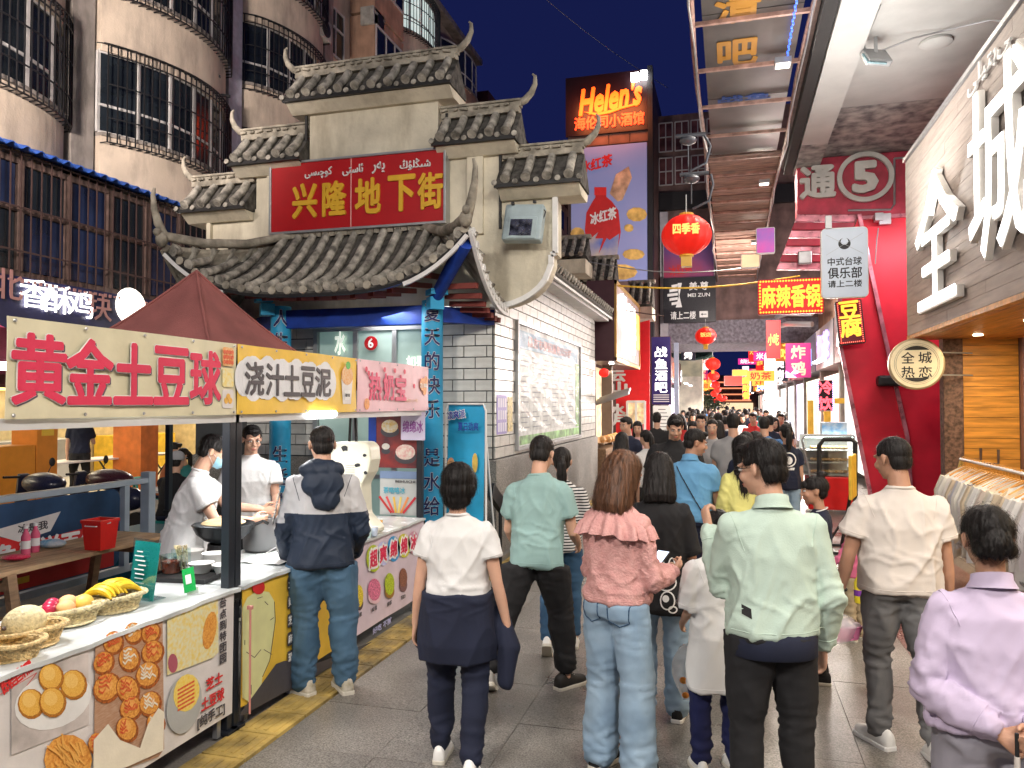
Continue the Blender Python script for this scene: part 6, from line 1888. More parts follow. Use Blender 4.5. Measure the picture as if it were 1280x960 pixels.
for i, (x, y) in enumerate(((772, 470), (774, 484), (772, 512), (774, 525))):
 c = P(x, y, Y=21.95)
 text('云山水月'[i], 'brush_stroke', m_white, t, front(c.x, 21.95, c.z), .42, .3, .05, .004)
M().bb((P(784, 530, Y=21.9).x, 21.9, 1.3), (P(806, 530, Y=21.9).x, 21.95, 1.9)).build('window_pane', m_warm, t)
fr = M()
for x in (784, 795, 806):
 a = P(x, 530, Y=21.85)
 fr.bb((a.x - .03, 21.85, .2), (a.x + .03, 21.92, 1.95))
fr.bb((P(784, 530, Y=21.9).x, 21.86, 1.9), (P(806, 530, Y=21.9).x, 21.92, 1.97))
fr.build('window_frame', m_white, t)
for i, (x0, x1, y0, y1, Yd, lab) in enumerate(((698, 732, 295, 320, 18.5, 'small dark tiled roof just right of the gatehouse wall, upper one'), (716, 768, 322, 352, 19.5, 'small dark tiled roof above the maroon box sign, lower one'), (785, 815, 352, 380, 23, 'small dark tiled roof between the bar tower and the maroon box sign'))):
 a, b = P(x0, y1, Y=Yd), P(x1, y1, Y=Yd)
 zt = P(x0, y0, Y=Yd).z
 t = thing('tiled_roof', lab, 'roof', (a.x, Yd, a.z), 0, 'small tiled roofs beyond the gatehouse')
 M().prism([(a.x, Yd, a.z), (a.x, Yd + .5, zt), (a.x, Yd + 1.0, a.z - .1)], (b.x - a.x, 0, 0)).build('roof_deck', m_rbase, t)
 n = int((b.x - a.x) / .2)
 for k in range(n):
  x = a.x + (k + .5) * (b.x - a.x) / n
  barrel(t, (x, Yd - .05, a.z + .03), (x, Yd + .45, zt + .02), .02, .06)
 M().bb((a.x, Yd - .02, a.z - .45), (b.x, Yd + 1, a.z - .1)).build('wall', m_plaster, t)
 M().bb((a.x - .05, Yd + .42, zt), (b.x + .05, Yd + .6, zt + .1)).build('ridge', m_ridge, t)
t, F, w, h = lightbox(814, 839, 421, 506, 25.0, 'bar_sign', 'tall narrow dark violet sign with four white brush characters', mat('violet blue sign face', (.015, .012, .05), .4, scale=.9, var=.6, bump=0, emit=.05, ecol=(.15, .08, 1)), edge=m_maroon)
for k, ch in enumerate('战鱼酒吧'): text(ch, 'brush_character', m_ledw, t, F @ Matrix.Translation((0, .60 - k * .38, .01)), .38, .32, .014, .003)
mm = M()
for k in range(4): mm.box(F @ Vector((0, -.78 - k * .07, .01)), (w * .8, .01, .03))
mm.build('small_print', m_white, t, kind='stuff')
t, F, w, h = lightbox(816, 839, 507, 545, 24.8, 'menu_board', 'pale menu board below the tall violet bar sign', mat('lit menu board', (.7, .72, .66), .5, var=.05, scale=3, emit=.3, ecol=(1, 1, .9)))
mm = M()
for k in range(8): mm.box(F @ Vector((0, h / 2 - .12 - k * .11, .008)), (w * (.4 + .4 * (k * .37 % 1)), .004, .02))
mm.build('small_print', m_dgrey, t, kind='stuff')
m_tow = mat('dark brown tower cladding', (.12, .07, .06), .6, scale=2, var=.2, dirt=.3)
tow = thing('bar_tower', 'brown clad tower with an orange neon bar sign on top', 'building', (-4.2, 28, 0))
xa, xb = P(710, 300, Y=28).x, P(815, 300, Y=28).x
zt = P(760, 94, Y=28).z
M().bb((xa, 28, 0), (xb, 33, zt)).build('wall', m_tow, tow)
for k in range(9):
 z = P(760, 172, Y=28).z - k * .0
panel_z = [P(760, y, Y=28).z for y in (168, 181)]
for i in range(4):
 M().bb((xa + i * (xb - xa) / 4 + .02, 27.95, panel_z[1]), (xa + (i + 1) * (xb - xa) / 4 - .02, 28, panel_z[0])).build('cladding_panel', m_tow, tow)
M().bb((xb - .12, 27.8, 0), (xb + .06, 28.2, zt + .1)).build('corner_post', m_iron, tow)
M().bb((xa - .05, 27.85, panel_z[0]), (xb - .13, 27.95, zt)).build('sign_panel', plain('black sign panel', (.012, .004, .006), .4), tow)
m_neon = glow('orange neon', (1, .13, .012), 1.1)
m_neon2 = glow('red orange neon', (1, .075, .02), 1.05)
ns = thing('neon_sign', "glowing orange script reading Helen's above red characters on the tall tower", 'sign', (-4.3, 27.8, 12))
c = P(762, 121, Y=27.8)
Fn = front(c.x, 27.82, c.z)
text("Helen's", 'glowing_script', m_neon, ns, Fn @ Matrix.Rotation(R(5), 4, 'Z'), 2.35, .98, .035, .04, skew=.35)
sw = [(-.95, -.52), (-.5, -.60), (0, -.56), (.5, -.46), (1.0, -.40), (.9, -.47), (.45, -.54), (0, -.66), (-.5, -.70)]
panel(sw, Fn @ Matrix.Translation((0, 0.06, -.02)), .05).build('glowing_swoosh', m_neon, ns)
c = P(761, 151, Y=27.8)
text('海伦司小酒馆', 'glowing_characters', m_neon2, ns, front(c.x, 27.82, c.z), 2.55, .46, .025, .03)
lamp('neon_light', (c.x, 27.2, c.z + .4), 120, (2.4, 1), (1, .25, .08), to=(c.x, 29, c.z), parent=ns)
t = thing('spot_lamp', 'pair of dazzling white spot lamps on the top right corner of the neon sign', 'spot lamp', P(798, 96, Y=27.6))
M().box((-.12, 0, 0), (.28, .2, .26)).box((.2, 0, .04), (.22, .2, .28)).build('glowing_lens', glow('spot lens', (1, 1, 1), 14), t, world=False)
adx = thing('drink_advert', 'tall violet blue advert with a red iced tea bottle on the brown tower', 'advert', (-4.2, 27.8, 6))
xa2, xb2 = P(714, 300, Y=27.85).x, P(809, 300, Y=27.85).x
za, zb = P(760, 182, Y=27.85).z, P(760, 352, Y=27.85).z
M().bb((xa2, 27.85, zb), (xb2, 27.95, za)).build('board', mat('violet blue advert print', (.16, .20, .42), .4, scale=.35, var=0, bump=0, col2=(.26, .24, .42), emit=.13, ecol=(.4, .5, .9)), adx)
def adp(pts, name, m, off=.01, par=adx):
 return M().prism([P(x, y, Y=27.85 - off) for x, y in pts], (0, -.004, 0)).build(name, m, par)
m_bred = plain('bottle red print', (.55, .02, .02), .4)
adp([(745, 236), (757, 236), (758, 246), (765, 252), (773, 263), (776, 290), (772, 312), (768, 324), (742, 324), (735, 312), (731, 288), (733, 266), (740, 253), (744, 247)], 'printed_bottle', m_bred)
adp([(743, 234), (758, 234), (758, 244), (743, 244)], 'printed_cap', plain('cap print', (.7, .03, .03), .4), .016)
adp([(736, 300), (748, 290), (762, 300), (774, 292), (771, 324), (740, 324)], 'printed_splash', mat('splash print', (.10, .18, .55), .4, scale=.8, bump=0, col2=(.75, .62, .35)), .016)
adp([(752, 282), (764, 286), (748, 318), (754, 298), (744, 298)], 'printed_flash', m_bred, .022)
adp([(762, 242), (770, 218), (786, 208), (790, 222), (778, 250), (772, 252)], 'printed_cup', mat('tumbler print', (.62, .40, .25), .4, scale=2, bump=0, var=.4), .012)
for i, (x, y, rx, ry) in enumerate(((796, 268, 13, 9), (786, 285, 6, 5), (722, 292, 9, 8), (792, 318, 14, 7), (775, 340, 22, 10), (720, 335, 10, 9))):
 adp([(x + rx * math.cos(k * .63), y + ry * math.sin(k * .63)) for k in range(10)], 'printed_lemon', mat('lemon print', (.75, .45, .12), .4, scale=3, bump=0, var=.3), .011 + i * .001)
for px, py, s in ((745, 205, 1.25), (754, 270, 1.0)):
 c = P(px, py, Y=27.82)
 text('冰红茶', 'lettering', m_bred if py < 220 else m_white, adx, front(c.x, 27.815, c.z) @ Matrix.Rotation(R(12), 4, 'Z'), s, .42, .035, .004, skew=.2)
br = thing('bridge_building', 'brown building spanning the street behind the tower, with white framed windows and adverts', 'building', (-.5, 31, 4))
m_brb = mat('dim brown brick wall', (.17, .11, .10), .8, scale=2, var=.25, dirt=.4)
zA, zB = P(860, 142, Y=31).z, P(860, 430, Y=31).z
M().bb((-2.72, 31, zB + .9), (6, 36, zA)).build('wall', m_brb, br)
M().bb((-2.72, 30.9, zB), (6, 36, zB + .9)).build('beam', mat('grey brick beam', (.22, .21, .24), .8, scale=9, var=.25, bump=.3), br)
M().bb((-2.75, 30.85, P(860, 262, Y=31).z), (6, 31, P(860, 240, Y=31).z)).build('dark_band', m_black, br)
M().bb((-2.60, 30.7, 0), (-2.30, 31.0, P(860, 265, Y=31).z)).build('white_pillar', plain('pale pillar', (.42, .42, .45), .5), br)
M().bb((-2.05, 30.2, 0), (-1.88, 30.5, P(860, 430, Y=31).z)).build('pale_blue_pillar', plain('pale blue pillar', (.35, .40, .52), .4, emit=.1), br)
for i in range(4):
 x0 = P(824 + i * 20, 190, Y=30.95).x
 for (ya, yb) in ((152, 188), (196, 230)):
  w_ = M().bb((x0, 30.93, P(860, yb, Y=31).z), (x0 + .52, 30.99, P(860, ya, Y=31).z)).build('window', mat('dusky red pane', (.12, .05, .05), .25, scale=2, var=.4, bump=0), br)
  fr = M()
  zl, zh = P(860, yb, Y=31).z, P(860, ya, Y=31).z
  for x in (x0, x0 + .26, x0 + .52): fr.bb((x - .02, 30.9, zl), (x + .02, 30.96, zh))
  for z in (zl, (zl + zh) / 2, zh): fr.bb((x0, 30.89, z - .02), (x0 + .52, 30.955, z + .02))
  fr.build('frame', m_wframe, w_)
t, F, w, h = lightbox(829, 895, 348, 402, 30.3, 'second_floor_sign', 'black sign with a striped white emblem and an arrow, below the small tea advert', plain('black sign face', (.01, .01, .015), .3), edge=m_black)
ml = plain('pale sign print', (.62, .62, .60), .5, emit=.25)
em = M()
u = h / 54
for k in range(5):
 em.prism([F @ Vector((-w * .42 + .08 * abs(k - 2), h * .34 - k * .17, .012)), F @ Vector((-w * .22, h * .36 - k * .17, .012)), F @ Vector((-w * .22, h * .30 - k * .17, .012)), F @ Vector((-w * .42 + .08 * abs(k - 2), h * .28 - k * .17, .012))], (0, -.01, 0))
em.prism([F @ Vector(p) for p in ((-w * .22, h * .38, .012), (-w * .14, h * .38, .012), (-w * .19, h * .1, .012), (-w * .14, -h * .16, .012), (-w * .26, -h * .16, .012), (-w * .2, h * .08, .012))], (0, -.01, 0))
em.build('striped_emblem', ml, t)
text('美·尊', 'lettering', ml, t, F @ Matrix.Translation((w * .18, h * .30, .012)), w * .36, h * .18, .02, .003)
text('MEI ZUN', 'lettering', ml, t, F @ Matrix.Translation((w * .18, h * .10, .012)), w * .42, h * .08, .01, .003)
text('请上二楼', 'lettering', ml, t, F @ Matrix.Translation((-w * .12, -h * .34, .012)), w * .48, h * .17, .02, .003)
text('⬅', 'arrow', ml, t, F @ Matrix.Translation((w * .27, -h * .33, .012)), w * .16, h * .14, .0, .003)
t, F, w, h = lightbox(829, 893, 298, 346, 30.5, 'tea_advert', 'small blue and red iced tea advert above the black second floor sign', mat('advert blue red print', (.04, .06, .22), .4, scale=.5, bump=0, col2=(.40, .03, .04), emit=.1))
text('冰红茶', 'lettering', m_bred, t, F @ Matrix.Translation((-.3, -.45, .012)) @ Matrix.Rotation(R(10), 4, 'Z'), w * .45, h * .25, .03, .003)
rr = random.Random(31)
pal = [(1, .95, .9), (1, .25, .12), (1, .8, .4), (.5, .4, 1), (.9, .95, 1), (1, .15, .25), (.3, .5, 1), (1, .6, .2)]
words = ['小吃', '奶茶', '烤鱼', '米线', '火锅', '炸鸡', '饮品', '烧烤', '面馆', '甜品', '麻辣烫', '卤味']
sgl = {}
def glowm(i, e):
 k = (i, e)
 if k not in sgl: sgl[k] = glow('sign glow %d %s' % (i, e), pal[i], e)
 return sgl[k]
def row_shop(side, y0, y1, idx):
 x = 2.75 if side > 0 else -2.75
 s = side
 t = thing('street_shop', '', 'shop', (x, (y0 + y1) / 2, 0), 0)
 where = 'right' if s > 0 else 'left'
 dist = int((y0 - 16) / 5)
 cn = ['white lit', 'red lit', 'amber lit', 'violet lit', 'cool white lit', 'crimson lit', 'blue lit', 'orange lit'][idx % 8]
 t['label'] = '%s shop front, %s on the %s side of the far street' % (cn, ['first', 'second', 'third', 'fourth', 'fifth', 'sixth', 'seventh', 'eighth', 'ninth', 'tenth', 'eleventh', 'twelfth'][min(11, dist2[s])], where)
 dist2[s] += 1
 if dist2[s] > 12: t['label'] = t['label'].replace('twelfth', 'thirteenth')
 H_ = rr.uniform(6.0, 7.5)
 M().bb((x + s * .5, y0, 0), (x + s * 4, y1, H_)).build('wall', rr.choice((m_brb, m_tow, m_stucco2)), t)
 M().bb((x, y0, 0), (x + s * .5, y0 + .3, 3.0)).build('pillar', m_pier, t)
 M().bb((x + s * .08, y0 + .35, .3), (x + s * .12, y1 - .05, 2.7)).build('lit_window', mat('lit shop interior %d' % (idx % 5), pal[idx % 8], .5, scale=2.5, var=.7, bump=0, emit=.75 + .4 * (idx % 2), ecol=tuple(.5 + .5 * q for q in pal[idx % 8])), t)
 M().bb((x - s * .15, y0 + .05, 2.9), (x + s * .49, y1 - .05, 4.1)).build('fascia', plain('fascia %d' % (idx % 4), [(.12, .03, .03), (.25, .25, .27), (.03, .03, .08), (.35, .06, .05)][idx % 4], .5), t)
 F = (west if s > 0 else east)(x - s * .17, (y0 + y1) / 2, 3.5)
 text(words[idx % 12], 'glowing_lettering', glowm((idx * 3) % 8, 1.3), t, F, (y1 - y0) * .6, .75, .04, .03)
 zc = rr.uniform(3.2, 5.2)
 xb_ = x - s * .62
 if s > 0 and y0 < 24: return t
 bx = M().bb((xb_ - .38, y0 + .4, zc - .55), (xb_ + .38, y0 + .52, zc + .55)).build('blade_sign', glow('blade face %d' % (idx % 6), [(.45, .01, .01), (.02, .05, .35), (.30, .02, .12), (.4, .12, .01), (.02, .02, .03), (.5, .02, .03)][idx % 6], .8), t)
 for k, ch in enumerate(words[(idx * 7 + 3) % 12][:2]):
  text(ch, 'glowing_character', glow('blade letter %d' % (idx % 3), [(1, .6, .1), (1, .95, .9), (1, .3, .2)][idx % 3], 1.3), bx, front(xb_, y0 + .39, zc + .26 - .52 * k), .42, .42, .03, .004)
 if s > 0 and y0 < 40:
  mm = M()
  for k in range(3): mm.tube([(x - .2, y0 + .3, 4.4 + k * .35), (x - .9, y0 + 1, 4.5 + k * .35), (x - 1.1, y0 + 3, 4.6 + k * .35)], .09, 8)
  mm.build('silver_duct', m_steel, t, smooth=True)
 return t
dist2 = {1: 0, -1: 0}
y = 17.0
i = 0
while y < 78:
 L = rr.uniform(4.2, 6)
 row_shop(1, y, y + L, i)
 y += L + .1
 i += 1
y = 36.5
i = 3
while y < 78:
 L = rr.uniform(4.5, 6.5)
 row_shop(-1, y, y + L, i)
 y += L + .1
 i += 1
for y, s in ((19, 1), (26, 1), (34, 1), (42, -1), (52, 1), (64, -1), (38, -1), (46, 1), (58, 1), (72, 1)):  # strip lamps added to brighten the far lane and its crowd
 x = 2.0 * s
 t = thing('added_strip_lamp', 'added white strip lamp under a shop fascia, %s down the %s side of the street' % ({19: 'first', 26: 'second', 34: 'third', 46: 'fourth', 52: 'fifth', 58: 'sixth', 72: 'seventh', 38: 'first', 42: 'second', 64: 'third'}[y], 'right' if s > 0 else 'left'), 'lamp', (x, y, 2.9))
 M().bb((x - .06, y - .8, 2.84), (x + .06, y + .8, 2.88)).build('glowing_tube', glow('added strip glow', (1, .95, .9), 9), t)
 lamp('added_strip_light', (x, y, 2.8), 330, (.3, 1.6), (1, .9, .82), to=(0, y - 1, 0), parent=t)
lamp('street_far_fill', (.6, 23.5, 4.6), 330, (1.5, .5), (1, .86, .8), to=(-1.2, 31, 8), parent=t)  # added fill without a fixture, lifts the bridge building
lamp('street_far_fill', (1.2, 22.5, 4.3), 120, (1.5, .5), (1, .9, .85), to=(0, 21, 0), parent=t)
rr = random.Random(12)
for i in range(16):     # more small lit signs receding over the crowd
 y = 27 + i * 3.1
 sd = 1 if i % 3 else -1
 if sd < 0 and y < 38: sd = 1
 x = sd * rr.uniform(1.0, 1.9)
 z = rr.uniform(2.9, 4.6)
 wd, ht = (rr.uniform(.8, 1.3), rr.uniform(.35, .5)) if i % 2 else (.45, rr.uniform(1.0, 1.4))
 cn, cf, cc = [('red', (.75, .02, .02), (1, .6, .1)), ('amber', (.9, .38, .05), (.5, .02, .01)), ('white', (.9, .88, .85), (.6, .02, .02)), ('magenta', (.6, .03, .25), (1, .9, .8))][i % 4]
 ordw = ['nearest', 'second', 'third', 'fourth'][i // 4]
 t = thing('street_sign', 'small %s lit sign over the crowd, %s of its colour down the street' % (cn, ordw), 'sign', (x, y, z), 0, 'small lit signs over the far crowd')
 bx = M().bb((-wd / 2, -.05, -ht / 2), (wd / 2, .05, ht / 2)).build('light_box', glow('far %s face' % cn, cf, 1.0), t, world=False)
 text(words[i % 12][:2], 'lettering', glow('far %s letter' % cn, cc, 1.1), bx, Matrix.Translation((x, y, z)) @ front(0, -.06, 0), wd * .75, ht * .7 if wd > ht else ht * .3, .02, .002)
t = thing('globe_sign', 'round dazzling white lamp sign low on the right over the far crowd', 'sign', P(968, 508, Y=30))
M().lathe([(.38, -.05), (.38, .05)], n=28, axis=(0, -1, 0)).build('lit_disc', glow('disc glow', (1, .95, .88), 1.5), t, world=False)
t, F, w, h = lightbox(955, 972, 445, 500, 33, 'lit_panel_sign', 'tall bright white light panel with a red stripe on the right of the far street', glow('panel glow', (1, .94, .9), 1.2))
t, F, w, h = lightbox(905, 928, 470, 482, 38, 'red_street_sign', 'small glowing red sign hanging over the far crowd', glow('far red glow', (1, .08, .06), 1.5))
t, F, w, h = lightbox(928, 937, 470, 500, 34, 'yellow_street_sign', 'small upright sign with yellow characters over the far crowd', glow('far red glow 2', (.8, .05, .03), .9))
for k, ch in enumerate('自助餐'): text(ch, 'glowing_character', m_yelglow, t, F @ Matrix.Translation((0, .33 - .33 * k, .01)), .28, .28, .03, .002)
t, F, w, h = lightbox(915, 935, 462, 470, 36, 'amber_street_sign', 'small amber lettered sign above the glowing red one over the far crowd', glow('far amber glow', (1, .45, .08), 1.3))
t, F, w, h = lightbox(945, 969, 285, 316, 15.8, 'pink_blue_sign', 'small box sign in blue and hot pink under the overhead grid', mat('blue pink print', (.05, .12, .5), .4, scale=1.6, bump=0, col2=(.85, .03, .35), emit=.3, ecol=(.6, .2, .7)))
t, F, w, h = lightbox(926, 950, 318, 334, 16.4, 'amber_lamp_box', 'amber edged lamp box hanging below the overhead grid', glow('amber face', (.8, .6, .35), .8))
t = thing('far_gate', 'pale arched gate tower with green upturned roof far down the left side', 'gate', (-2, 44, 0))
xa, xb = P(846, 500, Y=44).x, P(878, 500, Y=44).x
M().bb((xa, 44, 0), (xa + .7, 46, 5.2)).bb((xb - .7, 44, 0), (xb, 46, 4.2)).bb((xa, 44, 3.4), (xb, 46, 4.6)).build('wall', mat('glowing cream wall', (.5, .45, .36), .8, var=.2, scale=2, emit=.3), t)  # wall emission stands in for light falling on the gate
for z, w_ in ((5.2, .9), (4.4, 1.25)):
 x_ = (xa + xb) / 2
 M().grid(lambda u, v, z=z, w_=w_: (x_ + w_ * (2 * u - 1), 43.6 + v * 2, z + .35 * abs(2 * u - 1) ** 3 + .5 * math.sin(PI * v)), 12, 6, (0, 0, -.12)).build('upturned_roof', mat('green roof tile', (.06, .14, .11), .7, var=.3, scale=8), t)
t = thing('end_building', 'dark building closing the far end of the street with red lit storeys', 'building', (0, 92, 0))
M().bb((-7, 92, 0), (3, 100, 5.2)).build('wall', m_tow, t)
M().bb((-4.5, 91.7, 0), (2.6, 91.8, 2.0)).build('added_glow_row', mat('warm far glow', (.9, .6, .35), .5, scale=1.2, var=.5, bump=0, emit=1.0, ecol=(1, .7, .42)), t)  # glowing sheet added to brighten the end of the street
for k in range(4): M().bb((-4.5, 91.9, 2.2 + k * .7), (2.4, 91.95, 2.35 + k * .7)).build('light_band', glow('far red band', (.8, .25, .12), 1.2), t)
M().bb((-30, 92.5, 0), (-7.1, 100, 9)).build('side_wing', m_tow, t)
M().bb((3.1, 92.5, 0), (30, 100, 9)).build('side_wing', m_tow, t)
rr = random.Random(2)
for i, (px, py, D) in enumerate(((884, 516, 60), (893, 508, 66))):
 c = P(px, py, d=D)
 t = thing('street_tree', ('left', 'right')[i] + ' of two small dark trees far down the street over the crowd', 'tree', (c.x, c.y, 0))
 M().tube([(0, 0, 0), (.05, 0, 1.4), (0, .05, 2.2)], [.12, .09, .05], 8).build('trunk', m_brown, t, world=False)
 cr = M()
 for k in range(700):
  v = Vector((rr.gauss(0, .45), rr.gauss(0, .45), rr.gauss(0, .4)))
  p_ = v + Vector((0, 0, 2.1))
  q = Vector((rr.uniform(-1, 1), rr.uniform(-1, 1), rr.uniform(-1, 1))).normalized() * .1
  r2 = Vector((-q.y, q.x, rr.uniform(-.08, .08)))
  cr.add([p_ - q, p_ + r2, p_ + q, p_ - r2], [(0, 1, 2, 3)])
 cr.build('crown', plain('dark leaf', (.05, .08, .04), .6), t, world=False)
# ================================================================ PEOPLE
_rs = np.random.RandomState(5)
_dirs = _rs.normal(size=(24, 3))
_dirs /= np.linalg.norm(_dirs, axis=1)[:, None]
_ph = _rs.uniform(0, 6.28, 24)
def vn(p, s=0):
 """cheap smooth noise in [-1,1] for an array of points"""
 q = p + .35 * np.sin(p[:, [1, 2, 0]] * 1.7 + s) + .2 * np.sin(p[:, [2, 0, 1]] * 3.1 + 2 * s)
 r = 0
 for i in range(4):
  d = _dirs[(s * 5 + i * 3) % 24]
  r = r + np.sin(q @ d * (1 + .45 * i) * 2.2 + _ph[(s * 7 + i) % 24] + s)
 return r / 2.6
def ridge(p, s=0, k=2.2):
 return np.clip(1 - np.abs(vn(p, s)), 0, 1) ** k
def remesh(mm, vox, smooth=2, fac=.5):
 me = mm.mesh('tmp')
 bm = bmesh.new()
 bm.from_mesh(me)
 bmesh.ops.recalc_face_normals(bm, faces=bm.faces)
 bm.to_mesh(me)
 bm.free()
 o = bpy.data.objects.new('tmp', me)
 COL.objects.link(o)
 r = o.modifiers.new('r', 'REMESH')
 r.mode = 'VOXEL'
 r.voxel_size = vox
 if smooth:
  s_ = o.modifiers.new('s', 'SMOOTH')
  s_.factor = fac
  s_.iterations = smooth
 dg = bpy.context.evaluated_depsgraph_get()
 out = bpy.data.meshes.new_from_object(o.evaluated_get(dg))
 bpy.data.objects.remove(o)
 bpy.data.meshes.remove(me)
 return out
def getco(me):
 n = len(me.vertices)
 a = np.empty(n * 3, dtype=np.float32)
 me.vertices.foreach_get('co', a)
 b = np.empty(n * 3, dtype=np.float32)
 me.vertices.foreach_get('normal', b)
 return a.reshape(-1, 3).astype(float), b.reshape(-1, 3).astype(float)
def setco(me, co):
 me.vertices.foreach_set('co', co.astype(np.float32).ravel())
 me.update()
def fin(me, name, m, parent, colorfn=None):
 ms = m if isinstance(m, (list, tuple)) else [m]
 me.materials.clear()
 for x in ms: me.materials.append(x)
 me.name = name
 me.polygons.foreach_set('use_smooth', [True] * len(me.polygons))
 if colorfn is not None and len(ms) > 1:
  n = len(me.polygons)
  c = np.empty(n * 3, dtype=np.float32)
  me.polygons.foreach_get('center', c)
  me.polygons.foreach_set('material_index', colorfn(c.reshape(-1, 3)).astype(np.int32))
 me.update()
 o = bpy.data.objects.new(name, me)
 COL.objects.link(o)
 o.parent = parent
 return o
def loft(mm, secs, n=20, Rm=None, T0=None, cap=True):
 """secs: (z, rx, ry[, cx, cy]) horizontal sections moved by matrix Rm about T0; slightly squared"""
 rings = []
 for s in secs:
  z, rx, ry = s[:3]
  cx, cy = (s[3], s[4]) if len(s) > 3 else (0, 0)
  rg = []
  for k in range(n):
   a = 2 * PI * k / n
   c_, s_ = math.cos(a), math.sin(a)
   e = .88
   v = Vector((cx + rx * math.copysign(abs(c_) ** e, c_), cy + ry * math.copysign(abs(s_) ** e, s_), z))
   if Rm is not None: v = T0 + Rm @ v
   rg.append(v)
  rings.append(rg)
 mm.rings(rings, cap)
 return mm
def limb(mm, pts, rs, n=14):
 mm.tube(pts, rs, n)
 for p, r in zip(pts, rs): mm.ell(p, (r, r, r), n=n, m=8)
 return mm
m_skin = mat('skin', (.58, .34, .24), .5, var=.06, scale=9, bump=.05, bscale=200, sub=.08)
m_skin2 = mat('tanned skin', (.46, .25, .165), .5, var=.06, scale=9, bump=.05, bscale=200, sub=.08)
m_hair = mat('black hair', (.012, .010, .010), .55, scale=90, var=.5, bump=.35, bscale=60, stretch=(1, 1, .06), spec=.28)
m_hairb = mat('brown dyed hair', (.13, .058, .03), .48, scale=80, var=.5, bump=.35, bscale=60, stretch=(1, 1, .06), spec=.5)
m_eyew = plain('eye white', (.7, .68, .66), .2)
m_iris = plain('dark iris', (.02, .012, .01), .1)
m_lip = plain('lips', (.42, .12, .10), .4)
m_brow = plain('eyebrow hair', (.02, .015, .014), .7)
def cloth(name, col, fade=None, rough=.85, b=.06, **k):
 return mat(name, col, rough, scale=k.pop('scale', 5), var=k.pop('var', .10), bump=b, bscale=k.pop('bscale', 420), col2=fade, **k)
m_denim = cloth('blue denim', (.085, .16, .27), (.16, .27, .40), scale=4)
m_denim2 = cloth('light blue denim', (.19, .29, .41), (.32, .44, .56), scale=5)
m_denim3 = cloth('dark blue denim', (.02, .06, .13), (.05, .12, .22), scale=5)
m_blk = cloth('black cloth', (.012, .012, .014))
m_nvy = cloth('navy cloth', (.010, .014, .035))
m_wht = cloth('white cotton', (.66, .66, .66), var=.03)
m_wht2 = cloth('cream white cotton', (.62, .57, .53), var=.03)
m_sole = plain('off white sole', (.60, .57, .50), .6)
def hand(mm, W, d, pn, side, curl=.35, k=1., spread=1.):
 """W wrist, d hand direction, pn palm normal, side = thumb direction"""
 d, pn = Vector(d).normalized(), Vector(pn)
 pn = (pn - d * pn.dot(d)).normalized()
 s = d.cross(pn)
 if s.dot(Vector(side)) < 0: s = -s
 rings = []
 for t, w, h in ((-.02, .026, .02), (.0, .027, .019), (.03, .036, .017), (.06, .042, .016), (.088, .041, .013)):
  rings.append([W + (d * t + s * (w * math.cos(2 * PI * q / 12)) + pn * (h * math.sin(2 * PI * q / 12))) * k for q in range(12)])
 mm.rings(rings)
 for i, L in enumerate((.066, .074, .069, .054)):
  base = W + (d * .082 + s * (.031 - .0205 * i)) * k
  c = curl * (1 + .13 * i)
  pts, a, p = [base], 0, base
  for j, seg in enumerate((.46, .30, .24)):
   a += c * (1.0, 1.15, .8)[j]
   dd = (d * math.cos(a) + pn * math.sin(a) + s * (.10 - .06 * i) * spread).normalized()
   p = p + dd * L * seg * k
   pts.append(p)
  limb(mm, pts, [.0092 * k, .0088 * k, .008 * k, .0068 * k], 8)
 b = W + (d * .022 + s * .026 + pn * .004) * k
 t1 = b + (d * .55 + s * .75 + pn * .35).normalized() * .036 * k
 t2 = t1 + (d * .9 + s * .2 + pn * .35).normalized() * .030 * k
 t3 = t2 + (d * 1. + s * -.05 + pn * .3).normalized() * .022 * k
 limb(mm, [b, t1, t2, t3], [.0145 * k, .0115 * k, .0100 * k, .008 * k], 8)
def make_head(mm, F, k, ears=True, fem=False):
 def e(c, r, rot=None): mm.ell(F(c), [x * k for x in r], rot=(F.R @ rot) if rot is not None else F.R, n=18, m=12)
 e((0, -.014, .036), (.076, .094, .085))
 e((0, .020, -.024), (.063, .074, .088))
 e((0, .028, -.070), (.048 if not fem else .043, .054, .042))
 e((0, .064, -.090), (.020, .018, .018))
 mm.tube([F((0, .088, .018)), F((0, .101, -.008)), F((0, .112, -.028))], [.007 * k, .009 * k, .0125 * k], 8)
 for s in (-1, 1):
  e((s * .012, .098, -.032), (.009, .012, .008))
  e((s * .031, .079, .024), (.024, .016, .009))
  e((s * .037, .062, -.028), (.025, .026, .026))
  if ears:
   e((s * .079, -.010, -.004), (.008, .019, .031), Matrix.Rotation(s * .35, 3, 'Z'))
   e((s * .083, -.014, .010), (.007, .015, .015))
 e((0, .088, -.058), (.023, .012, .006))
 e((0, .086, -.068), (.020, .012, .007))
class Fr:
 def __init__(s, T, Rm, k): s.T, s.R, s.k = T, Rm, k
 def __call__(s, v): return s.T + s.R @ (Vector(v) * s.k)
 def inv(s, co):
  return ((co - np.array(s.T)) @ np.array(s.R)) / s.k
